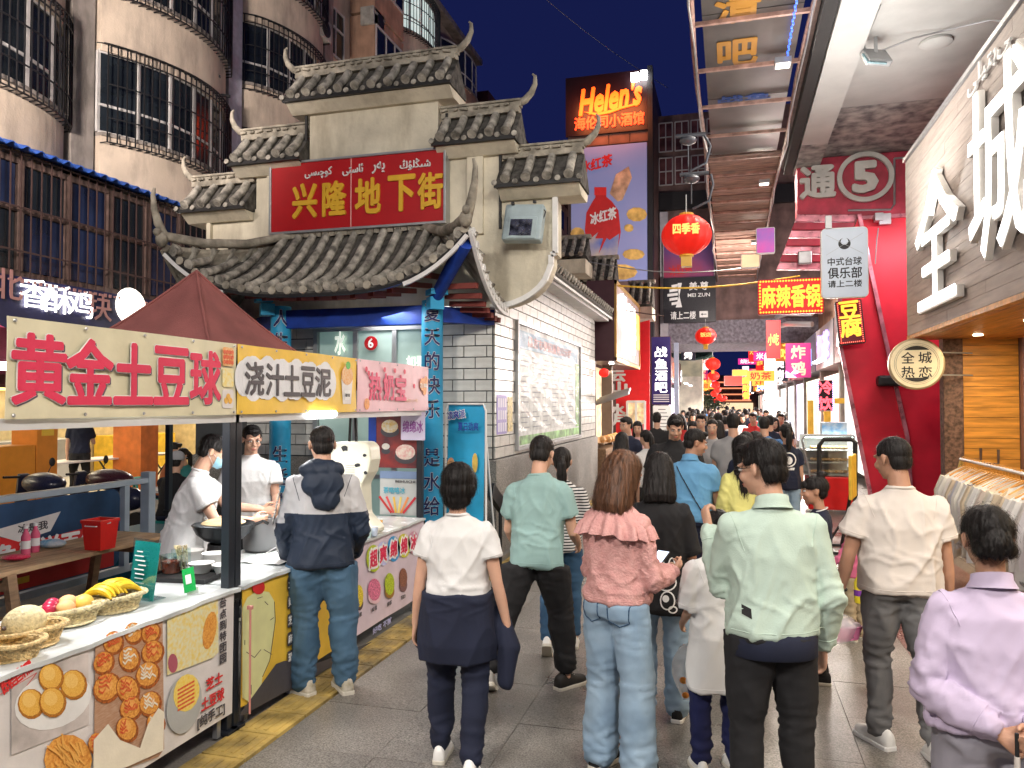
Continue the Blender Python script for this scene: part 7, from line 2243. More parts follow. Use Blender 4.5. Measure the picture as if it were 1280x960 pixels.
def shoe(parent, ank, yaw, pitch, k, m, msole, kind='sneaker'):
 Rz = Matrix.Rotation(yaw, 3, 'Z') @ Matrix.Rotation(-pitch, 3, 'X')
 def tr(v): return ank + Rz @ (Vector(v) * k)
 prof = [(-.085, .026, .060), (-.075, .036, .085), (-.04, .040, .100), (-.0, .040, .105), (.04, .041, .088), (.08, .047, .066), (.12, .050, .052), (.155, .044, .044), (.178, .026, .034)]
 rings = []
 for y, w, h in prof:
  rings.append([tr((w * math.cos(a), y, -.082 + .012 + h * max(0, math.sin(a)) ** .75 + (0 if math.sin(a) > 0 else .012 * math.sin(a)))) for a in [2 * PI * q / 16 for q in range(16)]])
 mm = M().rings(rings)
 me = mm.mesh('shoe_upper', m, True)
 u = bpy.data.objects.new('shoe', me)
 COL.objects.link(u)
 u.parent = parent
 sm = M()
 out = []
 for y, w, h in prof:
  out.append((y * 1.04, w * 1.09))
 ring = [(w, y) for y, w in out] + [(-w, y) for y, w in out[::-1]]
 sm.rings([[tr((x * q, y * q2, z)) for x, y in ring] for z, q, q2 in ((-.088, .96, .98), (-.084, 1, 1), (-.066, 1.0, 1.0), (-.060, .93, .97))])
 s_ = bpy.data.objects.new('sole', sm.mesh('sole', msole))
 COL.objects.link(s_)
 s_.parent = u
 if kind == 'sneaker':
  lc = M()
  for j in range(5):
   y = .035 + j * .02
   lc.bar(tr((-.022, y, .005 - j * .010)), tr((.022, y + .006, .005 - j * .010)), .006 * k)
  l_ = bpy.data.objects.new('laces', lc.mesh('laces', m_white))
  COL.objects.link(l_)
  l_.parent = u
 return u
def strands(me, F, n, L, w, parent, m, seed=0, crown=(0, -.03, .12), down=.6, wave=.0):
 """thin ribbons of hair lying over the hair surface"""
 co, no = getco(me)
 bm = bmesh.new()
 bm.from_mesh(me)
 bvh = BVHTree.FromBMesh(bm)
 bm.free()
 rr = random.Random(seed)
 q = F.inv(co)
 ok = np.where((q[:, 1] < .075) | (q[:, 2] > .07))[0]
 if len(ok) == 0: return
 cr = F(crown)
 mm = M()
 g = Vector((0, 0, -1))
 for _ in range(n):
  i = int(ok[rr.randrange(len(ok))])
  p, nn = Vector(co[i]), Vector(no[i])
  vs = []
  lift = rr.uniform(.0008, .005) if rr.random() < .88 else rr.uniform(.005, .013)
  steps = 7
  LL = L * rr.uniform(.5, 1.2)
  jit = Vector((rr.gauss(0, .18), rr.gauss(0, .18), 0))
  for s in range(steps):
   away = (p - cr)
   away.normalize()
   d = away * (1 - down) + g * down + jit
   d = (d - nn * d.dot(nn))
   if d.length < 1e-4: break
   d.normalize()
   side = d.cross(nn).normalized()
   ww = w * (1 - .75 * s / steps)
   pp_ = p + nn * (lift * (1 + s * .25))
   vs.append((pp_ - side * ww, pp_ + side * ww))
   p = p + d * (LL / steps)
   hit = bvh.find_nearest(p)
   if hit[0] is None: break
   if (hit[0] - p).length < .05: p, nn = hit[0], hit[1]
  if len(vs) > 2:
   o = len(mm.v)
   for a, b in vs: mm.v += [a, b]
   for s in range(len(vs) - 1): mm.f.append([o + 2 * s, o + 2 * s + 1, o + 2 * s + 3, o + 2 * s + 2])
 o = bpy.data.objects.new('hair_strands', mm.mesh('hair_strands', m, True))
 COL.objects.link(o)
 o.parent = parent
 o['kind'] = 'stuff'
def hair(F, style, m, root, k, vox, n_str=0, seed=0, body=None):
 mm = M()
 def e(c, r, rot=None): mm.ell(F(c), [x * k for x in r], rot=(F.R @ rot) if rot is not None else F.R, n=22, m=14)
 face_z, ear = .060, True
 low = -.07
 yf = .045
 if style == 'short':
  e((0, -.016, .042), (.083, .103, .090)); e((0, -.050, -.012), (.070, .060, .070)); e((0, .06, .095), (.055, .035, .022))
 elif style == 'crop':
  e((0, -.015, .038), (.080, .099, .086)); e((0, -.048, -.012), (.068, .058, .066))
 elif style == 'bob':
  e((0, -.018, .040), (.092, .108, .096)); e((0, -.03, -.02), (.096, .098, .085)); e((0, -.05, -.07), (.078, .070, .055)); e((.05, .02, .01), (.05, .06, .08)); e((-.05, .02, .01), (.05, .06, .08))
  ear, low, yf = False, -.13, .055
 elif style == 'shoulder':
  e((0, -.016, .042), (.088, .106, .094))
  loft(mm, [(.06 * k, .088 * k, .10 * k, 0, -.02 * k), (-.02 * k, .098 * k, .10 * k, 0, -.03 * k), (-.10 * k, .106 * k, .092 * k, 0, -.04 * k), (-.17 * k, .11 * k, .082 * k, 0, -.045 * k), (-.21 * k, .095 * k, .06 * k, 0, -.045 * k)], 22, F.R, F.T)
  ear, low, yf = False, -.3, .05
 elif style == 'long':
  e((0, -.016, .042), (.087, .106, .093))
  loft(mm, [(.06 * k, .086 * k, .10 * k, 0, -.02 * k), (-.04 * k, .092 * k, .085 * k, 0, -.045 * k), (-.16 * k, .10 * k, .065 * k, 0, -.08 * k), (-.28 * k, .10 * k, .045 * k, 0, -.10 * k), (-.40 * k, .085 * k, .035 * k, 0, -.105 * k), (-.47 * k, .05 * k, .02 * k, 0, -.10 * k)], 22, F.R, F.T)
  ear, low, yf = False, -.6, .03
 elif style == 'ponytail':
  e((0, -.016, .042), (.082, .103, .089)); e((0, -.045, -.01), (.068, .058, .062))
  e((0, -.125, .035), (.030, .034, .030))
  loft(mm, [(.04 * k, .022 * k, .022 * k, 0, -.14 * k), (.0, .036 * k, .03 * k, 0, -.155 * k), (-.09 * k, .045 * k, .034 * k, 0, -.15 * k), (-.18 * k, .035 * k, .028 * k, 0, -.14 * k), (-.24 * k, .012 * k, .012 * k, 0, -.135 * k)], 14, F.R, F.T)
 elif style in ('bun', 'topbun'):
  e((0, -.016, .042), (.082, .103, .089)); e((0, -.045, -.01), (.068, .058, .062))
  if style == 'bun':
   for a in range(9):
    q = 2 * PI * a / 9
    e((.032 * math.cos(q), -.118, -.005 + .030 * math.sin(q)), (.024, .03, .024))
   e((0, -.13, -.005), (.028, .03, .028)); e((-.04, -.09, -.035), (.03, .035, .025)); e((.04, -.09, -.03), (.03, .035, .025))
  else:
   e((0, -.06, .135), (.035, .035, .032)); e((.0, -.06, .115), (.02, .02, .03)); e((.02, -.085, .14), (.02, .025, .02))
   e((0, .075, .05), (.06, .03, .035))
   face_z = .03
 me = remesh(mm, vox, 1, .4)
 co, no = getco(me)
 q = F.inv(co)
 ang = np.arctan2(q[:, 0], -q[:, 1] + .02)
 fl = np.stack([ang * 17 + .6 * np.sin(q[:, 2] * 30 + seed), q[:, 2] * 6, np.zeros(len(q)) + seed], 1)
 fl2 = np.stack([ang * 5 + .4 * np.sin(q[:, 2] * 14), q[:, 2] * 9, np.zeros(len(q)) + seed * 2.0], 1)
 dsp = .0022 * vn(fl, 1) + .0030 * (ridge(fl2, 2, 1.5) - .5)
 if style == 'crop': dsp *= .35
 if style == 'short': dsp *= .7
 co = co + no * (dsp * k)[:, None]
 q = F.inv(co)
 z, y, x = q[:, 2], q[:, 1], np.abs(q[:, 0])
 hl = face_z + .02 * np.sin(q[:, 0] * 60 + seed) * .5
 f = np.clip((y - yf) / .012, 0, 1) * np.clip((hl - z) / .012, 0, 1)
 if ear:
  f = np.maximum(f, np.clip((y + .038) / .012, 0, 1) * np.clip((.022 - z - .0 * x) / .012, 0, 1))
  f = np.maximum(f, np.clip((-.062 - z) / .014, 0, 1) * (y > -.2) * (0 if style == 'ponytail' else 1))
  if style in ('short', 'crop'): pass
 else:
  f = f * np.clip((.078 - x) / .016, 0, 1)
 ctr = np.array([0, -.012, .005])
 q2 = ctr + (q - ctr) * np.array([.72, .72, .80])
 qn = q * (1 - f[:, None]) + q2 * f[:, None]
 co = (qn * k) @ np.array(F.R).T + np.array(F.T)
 setco(me, co)
 o = fin(me, 'hair', m, root)
 if n_str:
  Ls = {'short': .035, 'crop': .012, 'bob': .10, 'shoulder': .16, 'long': .22, 'ponytail': .07, 'bun': .06, 'topbun': .06}[style]
  strands(o.data, F, int(n_str * 1.7), Ls * k, .0010 * k, o, m, seed, down=.25 if style in ('short', 'crop', 'bun', 'ponytail', 'topbun') else .75)
 return o
def folds(me, T, specs):
 co, no = getco(me)
 d = np.zeros(len(co))
 for amp, sc_, cen, rad, seed, kk in specs:
  w = 1.
  if cen is not None:
   dist = np.linalg.norm((co - np.array(cen)) / np.array(rad), axis=1)
   w = np.exp(-dist ** 2)
  d += amp * w * (ridge(co * np.array(sc_), seed, kk) - .66 / kk)
 setco(me, co + no * d[:, None])
def person(label, pos, yaw, H=1.70, fem=False, lean=0., twist=0., arms=None, legs=None, headrot=(0, 0, 0), top=None, bottom=None,
           hairstyle='short', hairm=None, skin=None, shoem=None, solem=None, shoekind='sneaker', vox=.0068, face=False, fat=1., group=None,
           nstr=0, seed=1, bare=False, seat=None, footyaw=(0, 0), heel=(0, 0), curl=(.3, .3), pn=None, lowdetail=False, cat='person'):
 skin = skin or m_skin
 hairm = hairm or m_hair
 shoem = shoem or m_blk
 k = H / 1.72
 t = thing('person', label, cat, (pos[0], pos[1], 0), yaw, group)
 arms = arms or {}
 legs = legs or {}
 up = {'L': Vector((-.13, -.03, -1)), 'R': Vector((.13, -.03, -1))}
 fo = {'L': Vector((-.03, .14, -1)), 'R': Vector((.03, .14, -1))}
 for s in 'LR':
  if s in arms: up[s], fo[s] = Vector(arms[s][0]), Vector(arms[s][1])
  up[s].normalize(); fo[s].normalize()
 th = {'L': Vector((-.04, .03, -1)), 'R': Vector((.04, .03, -1))}
 sh = {'L': Vector((-.02, -.04, -1)), 'R': Vector((.02, -.04, -1))}
 for s in 'LR':
  if s in legs: th[s], sh[s] = Vector(legs[s][0]), Vector(legs[s][1])
  th[s].normalize(); sh[s].normalize()
 hipo = {'L': Vector((-.088, 0, 0)) * k, 'R': Vector((.088, 0, 0)) * k}
 rel = {}
 for s in 'LR':
  kn = hipo[s] + th[s] * .42 * k
  an = kn + sh[s] * .41 * k
  rel[s] = (kn, an)
 low_ = min(rel[s][1].z - (0) for s in 'LR')
 zh = .085 * k - low_ if seat is None else seat
 HC = Vector((0, 0, zh))
 hip = {s: HC + hipo[s] for s in 'LR'}
 knee = {s: HC + rel[s][0] for s in 'LR'}
 ank = {s: HC + rel[s][1] for s in 'LR'}
 Rt = Matrix.Rotation(twist, 3, 'Z') @ Matrix.Rotation(-lean, 3, 'X')
 TP = lambda v: HC + Rt @ (Vector(v) * k)
 hy, hp, hr = headrot
 Rh = Rt @ Matrix.Rotation(lean * .7, 3, 'X') @ Matrix.Rotation(hy, 3, 'Z') @ Matrix.Rotation(-hp, 3, 'X') @ Matrix.Rotation(hr, 3, 'Y')
 nb = TP((0, -.012, .535))
 hc = nb + Rh @ Vector((0, .026, .125)) * k
 F = Fr(hc, Rh, k)
 wS = (.172 if not fem else .150) * (1 + (fat - 1) * .6)
 S = {'L': TP((-wS, -.005, .402)), 'R': TP((wS, -.005, .402))}
 E_ = {s: S[s] + up[s] * .285 * k for s in 'LR'}
 W = {s: E_[s] + fo[s] * .245 * k for s in 'LR'}
 fa = .5 + .5 * fat
 # ---- body: head, neck, shoulders, arms and hands as one surface
 mm = M()
 make_head(mm, F, k, ears=not lowdetail, fem=fem)
 limb(mm, [TP((0, -.02, .42)), TP((0, -.018, .50)), F((0, -.018, -.05))], [.062 * k * fa, (.056 if not fem else .046) * k * fa, (.054 if not fem else .046) * k * fa])
 for s in 'LR':
  sx = -1 if s == 'L' else 1
  long_ = top and top.get('sleeve', .5) > 1.2
  a_ = (.85 if fem else 1.) * fa
  r0, r1, r2, r3 = (.032, .03, .028, .025) if long_ else (.047 * a_, .046 * a_, .036 * a_, .026 * a_)
  limb(mm, [TP((sx * .03, -.01, .44)), S[s]], [.04 * k, r0 * k])
  limb(mm, [S[s], S[s].lerp(E_[s], .5), E_[s], E_[s].lerp(W[s], .35), W[s]], [r0 * k, r1 * k, r2 * k, (r2 * 1.03) * k, r3 * k])
  if not lowdetail:
   p_n = Vector((-sx, 0, 0)) if pn is None or pn.get(s) is None else Vector(pn[s])
   hand(mm, W[s] + fo[s] * .01 * k, fo[s], p_n, (0, 1, 0) if pn is None or pn.get(s + 's') is None else pn[s + 's'], curl[0 if s == 'L' else 1], k * (.93 if fem else 1.0))
  else:
   limb(mm, [W[s], W[s] + fo[s] * .12 * k], [.026 * k, .03 * k])
 if bare:
  for s in 'LR': limb(mm, [hip[s], knee[s], ank[s], ank[s] + Vector((0, 0, -.03 * k))], [.03 * k, .035 * k, .036 * k, .036 * k])
  limb(mm, [hip['L'], hip['R'], TP((0, 0, .2)), TP((0, 0, .45))], [.03 * k] * 4)
 body = fin(remesh(mm, vox, 2 if not lowdetail else 1, .4), 'body', skin, t)
 if face:
  for sx in (-1, 1):
   e_ = fin(M().ell(F((sx * .030, .0815, .006)), (.0145 * k, .0125 * k, .0085 * k), rot=Rh, n=12, m=8).mesh('eye'), 'eye', m_eyew, t)
   fin(M().ell(F((sx * .030, .0895, .005)), (.0062 * k, .0062 * k, .0062 * k), rot=Rh, n=10, m=6).mesh('iris'), 'iris', m_iris, e_)
   fin(M().tube([F((sx * .014, .096, .024)), F((sx * .032, .094, .031)), F((sx * .050, .078, .026))], [.0028 * k, .0036 * k, .002 * k], 6).mesh('eb'), 'eyebrow', m_brow, t)
   fin(M().tube([F((sx * .016, .0915, .012)), F((sx * .031, .094, .0155)), F((sx * .045, .082, .010))], [.0014 * k, .002 * k, .0014 * k], 5).mesh('lid'), 'eyelid', m_brow, t)
  fin(M().ell(F((0, .0925, -.0585)), (.021 * k, .0095 * k, .0042 * k), rot=Rh, n=12, m=6).ell(F((0, .0905, -.0665)), (.019 * k, .0095 * k, .0050 * k), rot=Rh, n=12, m=6).mesh('lips'), 'lips', m_lip, t)
 if hairstyle: hair(F, hairstyle, hairm, t, k, vox * .85 if not lowdetail else vox, nstr, seed)
 # ---- trousers
 b = dict(m=m_blk, w=1.0, end=.97, flare=0.)
 b.update(bottom or {})
 wth, ww = b['w'] * fa, b['flare']
 mm = M()
 hx = .168 if not fem else .172
 hemz = (top or {}).get('hem', -.06)
 loft(mm, [(.16, hx * .86 * fat, .112 * fat), (.10, hx * .92 * fat, .118 * fat), (.02, hx * fat, .128 * fat, 0, -.006), (-.05, hx * 1.0 * fat, .122 * fat, 0, -.01), (-.09, hx * .85, .10, 0, -.01)], 22, Rt @ Matrix.Scale(k, 3), HC)
 for s in 'LR':
  sx = -1 if s == 'L' else 1
  tdir, sdir = th[s], sh[s]
  e = knee[s].lerp(ank[s], min(1., (b['end'] - .5) * 2))
  if b['end'] < .5: e = None
  P0 = hip[s] + Vector((0, -.004, -.01))
  pts = [P0, P0.lerp(knee[s], .35), P0.lerp(knee[s], .75), knee[s], knee[s].lerp(e, .35) if e else None, knee[s].lerp(e, .75) if e else None, e]
  rs = [.090 * wth, .086 * wth, .072 * wth + ww * .3, .062 * wth + ww * .5, .062 * wth + ww * .7, .053 * wth + ww * .9, .052 * wth + ww]
  if e is None: pts, rs = pts[:3], rs[:3]
  limb(mm, pts, [r * k for r in rs], 16)
  mm.ell(HC + Rt @ (Vector((sx * .078, -.058, -.035)) * k), (.082 * k * fat, .072 * k * fat, .085 * k), n=14, m=10)
 me = remesh(mm, vox * 1.9, 2)
 f_ = []
 for s in 'LR':
  f_.append((.009 * b.get('fold', 1), (6, 6, 15), knee[s], (.16, .16, .12), 1 + seed % 3, 3.2))
  f_.append((.011 * b.get('fold', 1), (9, 9, 19), ank[s] + Vector((0, 0, .06)), (.2, .2, .13), 2 + seed % 3, 1.8))
  f_.append((.007 * b.get('fold', 1), (9, 9, 18), hip[s] + Vector((0, -.06, -.12)), (.14, .16, .12), 3 + seed % 2, 2.0))
 f_.append((.010 * b.get('fold', 1), (3.5, 3.5, 2.2), None, None, 7 + seed % 4, 1.6))
 f_.append((.007 * b.get('fold', 1), (8, 8, 3.0), None, None, 4 + seed % 3, 2.2))
 folds(me, HC, f_)
 co, no = getco(me)
 lz = ((co - np.array(HC)) @ np.array(Rt))
 f = np.clip((lz[:, 2] / k - hemz - .004) / .02, 0, 1)[:, None]
 lz[:, :2] *= 1 - .24 * f
 setco(me, lz @ np.array(Rt).T + np.array(HC))
 tr = fin(me, 'trousers', b['m'], t)
 if b.get('jeans'):
  bm = bmesh.new(); bm.from_mesh(me); bvh = BVHTree.FromBMesh(bm); bm.free()
  def onto(v, off=.0025):
   h = bvh.ray_cast(v + Vector((0, -.4, 0)), Vector((0, 1, 0)))
   return (h[0] + Vector((0, -off, 0))) if h[0] else v
  for sx in (-1, 1):
   cx, cz = sx * .085 * k, zh - .035 * k
   shp = [(-.055, .07), (.055, .07), (.052, -.05), (0, -.075), (-.052, -.05)]
   st = M()
   for i in range(5):
    a, c = shp[i], shp[(i + 1) % 5]
    for q in range(6):
     pa = onto(Vector((cx + (a[0] + (c[0] - a[0]) * q / 6) * k, 0, cz + (a[1] + (c[1] - a[1]) * q / 6) * k)))
     pb = onto(Vector((cx + (a[0] + (c[0] - a[0]) * (q + 1) / 6) * k, 0, cz + (a[1] + (c[1] - a[1]) * (q + 1) / 6) * k)))
     if (pa - pb).length < .08: st.bar(pa, pb, .004)
   fin(st.mesh('pocket'), 'back_pocket', m_denim3, tr)
  st = M()
  for q in range(12):
   pa, pb = onto(Vector(((-.15 + .025 * q) * k, 0, zh + .075 * k))), onto(Vector(((-.15 + .025 * (q + 1)) * k, 0, zh + .075 * k)))
   if (pa - pb).length < .08: st.bar(pa, pb, .004)
  fin(st.mesh('seam'), 'waist_seam', m_denim3, tr)
 # ---- top
 tp = dict(m=m_wht, hem=-.06, sleeve=.5, loose=1.0, fold=1., collar=None)
 tp.update(top or {})
 lo, hem = tp['loose'], tp['hem']
 mm = M()
 hw = .178 if not fem else .172
 wst = .168 if not fem else .148
 ch = .182 if not fem else .160
 secs = []
 fl = tp.get('flare', 0)
 if hem < -.1: secs += [(hem, (hw + .01 + fl) * lo * fat, (.135 + fl) * lo * fat), ((hem - .05) / 2, (hw + .006 + fl * .5) * lo * fat, (.133 + fl * .5) * lo * fat)]
 else: secs += [(hem, hw * lo * fat + fl, .132 * lo * fat + fl)]
 secs += [(.04, hw * .98 * lo * fat, .128 * lo * fat), (.15, wst * lo * fat, .118 * lo * fat), (.29, ch * lo * fat, (.122 if not fem else .118) * lo * fat, 0, .004), (.39, ch * .98 * lo * fat, .106 * fat, 0, -.004),
             (.435, ch * .84, .088, 0, -.012), (.468, .112, .072, 0, -.016), (.492, .078, .064, 0, -.018), (.515, .066 if not fem else .056, .058 if not fem else .050, 0, -.018)]
 if hem > .0: secs = [s for s in secs if s[0] >= hem or s[0] == hem]
 loft(mm, secs, 24, Rt @ Matrix.Scale(k, 3), HC)
 for s in 'LR':
  sx = -1 if s == 'L' else 1
  sl = tp['sleeve']
  ra = tp.get('arm', 1.) * (.9 if fem else 1.) * fa
  if sl <= 1:
   e = S[s].lerp(E_[s], sl)
   limb(mm, [TP((sx * .09, -.014, .430)), S[s] + Vector((-sx * .004, 0, .002)), S[s].lerp(e, .6)], [.050 * k * ra, .060 * k * ra, .062 * k * ra])
   mm.tube([S[s], e], [.066 * k * ra, .069 * k * ra * tp.get('cuff', 1.)], 18)
  else:
   e = E_[s].lerp(W[s], min(1, sl - 1))
   limb(mm, [TP((sx * .09, -.014, .430)), S[s] + Vector((-sx * .004, 0, .002)), S[s].lerp(E_[s], .5), E_[s], E_[s].lerp(e, .5), e], [.050 * k * ra, .061 * k * ra, .058 * k * ra, .053 * k * ra * tp.get('puff', 1), .050 * k * ra * tp.get('puff', 1), .040 * k * ra])
 me = remesh(mm, vox * 1.6, 2)
 fo_ = tp['fold'] * 1.35
 f_ = [(.009 * fo_, (3.2, 3.2, 1.8), None, None, 6 + seed % 5, 3.5), (.012 * fo_, (6.5, 6.5, 2.4), HC + Vector((0, 0, hem * k + .06)), (.6, .6, .24), 1 + seed % 4, 3.6),
          (.006 * fo_, (7, 7, 4), TP((0, 0, .25)), (.5, .5, .25), 2 + seed % 4, 4.),
          (.008 * fo_, (10, 10, 9), TP((-.13, 0, .30)), (.10, .16, .12), 3 + seed % 3, 3.5),
          (.008 * fo_, (10, 10, 9), TP((.13, 0, .30)), (.10, .16, .12), 4 + seed % 3, 3.5),
          (.008 * fo_, (6, 6, 18), TP((0, -.08, .10)), (.22, .14, .09), 5 + seed % 2, 3.5)]
 for s in 'LR':
  if tp['sleeve'] > 1:
   f_.append((.011 * fo_, (16, 16, 20), E_[s], (.10, .10, .11), 2 + seed % 3, 1.8))
   f_.append((.007 * fo_, (18, 18, 26), W[s], (.08, .08, .10), 3 + seed % 3, 1.8))
  f_.append((.006 * fo_, (12, 12, 10), S[s], (.10, .10, .12), 5 + seed % 3, 2.0))
 folds(me, HC, f_)
 shirt = fin(me, 'top', tp['m'], t, tp.get('colorfn'))
 if tp.get('name'): shirt.name = tp['name']
 else: shirt.name = 't_shirt' if tp['sleeve'] <= 1 else 'jacket'
 if tp['collar'] == 'crew':
  c_ = [TP((.070 * math.cos(a) * (.9 if fem else 1), -.018 + .062 * math.sin(a), .499 - .008 * math.sin(a))) for a in [2 * PI * q / 24 for q in range(25)]]
  fin(M().tube(c_, .0075 * k, 6, cap=False).mesh('collar'), 'collar', tp['m'], shirt)
 if tp['collar'] == 'stand':
  rg = []
  for z, q in ((.485, 1.18), (.515, .96), (.538, .92), (.540, .86), (.51, .85)):
   rg.append([TP((.074 * q * math.cos(a), -.018 + .070 * q * math.sin(a), z - .02 * math.sin(a))) for a in [2 * PI * w / 24 for w in range(24)]])
  fin(M().rings(rg, cap=False).mesh('collar'), 'collar', tp['m'] if not isinstance(tp['m'], list) else tp['m'][0], shirt)
 hr_ = .012
 if not lowdetail and tp.get('hemband', True):    # stitched hem band
  bm = bmesh.new(); bm.from_mesh(me); bvh = BVHTree.FromBMesh(bm); bm.free()
  pts = []
  for q in range(41):
   a = 2 * PI * q / 40
   d_ = Vector((math.cos(a), math.sin(a), 0))
   o_ = TP((0, 0, hem + .028))
   h = bvh.ray_cast(o_ + Rt @ d_ * .7, -(Rt @ d_))
   if h[0] and (h[0] - o_).length < .36: pts.append(h[0])
  if len(pts) > 30:
   fin(M().tube(pts, .0022, 5, cap=False).mesh('hem'), 'hem_seam', tp['m'] if not isinstance(tp['m'], list) else tp['m'][-1], shirt)
  bm_ = tp['m'] if not isinstance(tp['m'], list) else tp['m'][-1]
  sm_ = M()
  for s in 'LR':
   sx = -1 if s == 'L' else 1
   sl = tp['sleeve']
   if sl <= 1: ringseam(bvh, S[s].lerp(E_[s], sl * .88), up[s], .10 * k * ra, sm_)
   else: ringseam(bvh, E_[s].lerp(W[s], min(1, sl - 1) * .86), fo[s], .085 * k, sm_)
   ringseam(bvh, S[s] + Vector((-sx * .012, 0, 0)) * k, Rt @ Vector((sx, 0, -.32)), .125 * k, sm_)
  if sm_.v: fin(sm_.mesh('seam'), 'sleeve_seam', bm_, shirt)['kind'] = 'stuff'
 # ---- shoes
 if not lowdetail and seat is None:
  for i, s in enumerate('LR'):
   shoe(t, ank[s], footyaw[i], heel[i], k * (.92 if fem else 1.), shoem if not isinstance(shoem, (list, tuple)) else shoem[i], solem or m_sole, shoekind)
 t_ = dict(root=t, HC=HC, TP=TP, F=F, S=S, E=E_, W=W, k=k, hip=hip, knee=knee, ank=ank, shirt=shirt, body=body, tr=tr, fo=fo, Rt=Rt)
 return t_
def ringseam(bvh, c, axis, r, mm, n=30):
 a = Vector(axis).normalized()
 u = a.cross(Vector((0, 1, .1))).normalized()
 v = a.cross(u)
 run = []
 for q in range(n + 1):
  d = u * math.cos(2 * PI * q / n) + v * math.sin(2 * PI * q / n)
  h = bvh.ray_cast(c, d, r)
  if h[0] is not None: run.append(h[0] + d * .0006)
  if (h[0] is None or q == n):
   if len(run) > 3: mm.tube(run, .0021, 5, cap=False)
   run = []
def world_of(p, v): return WM(p['root']) @ Vector(v)
def add(p, mm, name, m, smooth=True, parent=None, label=None):
 o = fin(mm.mesh(name), name, m, parent or p['root'])
 if not smooth: o.data.polygons.foreach_set('use_smooth', [False] * len(o.data.polygons))
 if label: o['label'] = label
 return o
def back_bvh(p):
 bm = bmesh.new(); bm.from_mesh(p['shirt'].data); b = BVHTree.FromBMesh(bm); bm.free()
 return b
def lay(p, shapes, name, m, off=.004, diry=-1, parent=None, bv=None):
 """flat prints draped on the back (diry=-1) or front of the top; shapes in local x,z"""
 bv = bv or back_bvh(p)
 mm = M()
 for shp in shapes:
  pts = []
  for x, z in shp:
   h = bv.ray_cast(Vector((x, .6 * diry, z)), Vector((0, -diry, 0)))
   if not h[0]: break
   pts.append(h[0] + Vector((0, off * diry, 0)))
  else:
   mm.add(pts, [tuple(range(len(pts)))])
 return add(p, mm, name, m, parent=parent or p['shirt'])
def glasses(p, m=None):
 F, k = p['F'], p['k']
 mm = M()
 for s in (-1, 1):
  pts = [F((s * .033 + .021 * math.cos(a), .104, .004 + .017 * math.sin(a))) for a in [2 * PI * q / 16 for q in range(17)]]
  mm.tube(pts, .0016 * k, 6, cap=False)
  mm.tube([F((s * .054, .102, .008)), F((s * .078, .06, .010)), F((s * .084, -.01, .008))], .0016 * k, 6)
 mm.tube([F((-.012, .106, .008)), F((.012, .106, .008))], .0016 * k, 5)
 add(p, mm, 'glasses', m or m_black)
def G(px, py): return P(px, py, Z=0)
Dg = R
# --- A: woman, white T shirt, navy jacket tied round the waist
g_ = G(572, 958)
A = person('woman in white T shirt with a navy jacket tied round her waist', g_, Dg(9), 1.585, fem=True, fat=1.10,
           arms={'L': ((-.20, -.04, -1), (-.12, .10, -1)), 'R': ((.24, -.05, -1), (.22, .12, -1))},
           legs={'L': ((-.05, .18, -1), (-.0, -.02, -1)), 'R': ((.03, -.06, -1), (.0, -.30, -1))}, heel=(0, .35),
           top=dict(m=m_wht, hem=.03, sleeve=.52, loose=1.02, collar='crew', cuff=1.12), bottom=dict(m=m_nvy, w=1.06, flare=.006),
           hairstyle='bob', shoem=m_white, nstr=1100, seed=2, skin=m_skin, curl=(.35, .4))
k = A['k']
mm = M()
loft(mm, [(-.30, .215, .165), (-.2, .225, .175), (-.08, .215, .165), (.0, .207, .162), (.05, .206, .160), (.078, .200, .154)], 26, A['Rt'] @ Matrix.Scale(k, 3), A['HC'])
limb(mm, [A['HC'] + Vector((.10, .13, .03)), A['HC'] + Vector((.21, .06, -.05)), A['HC'] + Vector((.27, .0, -.22)), A['HC'] + Vector((.25, -.02, -.38))], [.04, .052, .055, .045])
limb(mm, [A['HC'] + Vector((-.10, .14, .03)), A['HC'] + Vector((-.2, .08, -.04)), A['HC'] + Vector((-.21, .06, -.22))], [.04, .045, .04])
me = remesh(mm, .008, 2)
folds(me, None, [(.012, (7, 7, 2.2), None, None, 3, 2.0), (.008, (5, 5, 24), A['HC'] + Vector((0, 0, .03)), (.5, .5, .06), 2, 1.8)])
fin(me, 'tied_jacket', m_nvy, A['root'])
# --- B: man in hooded navy and white jacket at the counter
g_ = G(402, 866)
m_jw = cloth('pale grey jacket panel', (.50, .50, .52), var=.03)
m_jn = cloth('dark navy jacket panel', (.012, .022, .045), rough=.6)
def jcol(c):
 z = c[:, 2]
 out = np.ones(len(c))          # 1 navy
 out[(z > 1.17)] = 0            # white upper back and shoulders
 x = np.abs(c[:, 0])
 out[(x > .235) & (c[:, 0] < 0) & (z > 1.10)] = 0
 return out
B = person('man in navy and pale grey hooded jacket standing at the stall counter', g_, Dg(24), 1.755, fat=1.02,
           arms={'L': ((-.22, .12, -1), (.05, .45, -1)), 'R': ((.20, .10, -1), (-.15, .75, -.8))},
           legs={'L': ((-.04, .04, -1), (-.02, -.03, -1)), 'R': ((.10, .06, -1), (.04, -.05, -1))}, footyaw=(Dg(48), Dg(20)), headrot=(Dg(14), .12, 0),
           top=dict(m=[m_jw, m_jn], colorfn=jcol, hem=-.10, sleeve=1.97, loose=1.06, arm=1.08, puff=1.1, fold=1.2, flare=.01), bottom=dict(m=cloth('deep blue denim', (.035, .085, .15), (.075, .15, .24), scale=4), w=1.42, fold=1.5, jeans=True, end=1.0),
           hairstyle='crop', nstr=500, seed=3, shoem=cloth('khaki white trainer', (.30, .27, .18), (.62, .58, .50), scale=18), curl=(.8, .4), bare=False)
glasses(B)
mm = M()
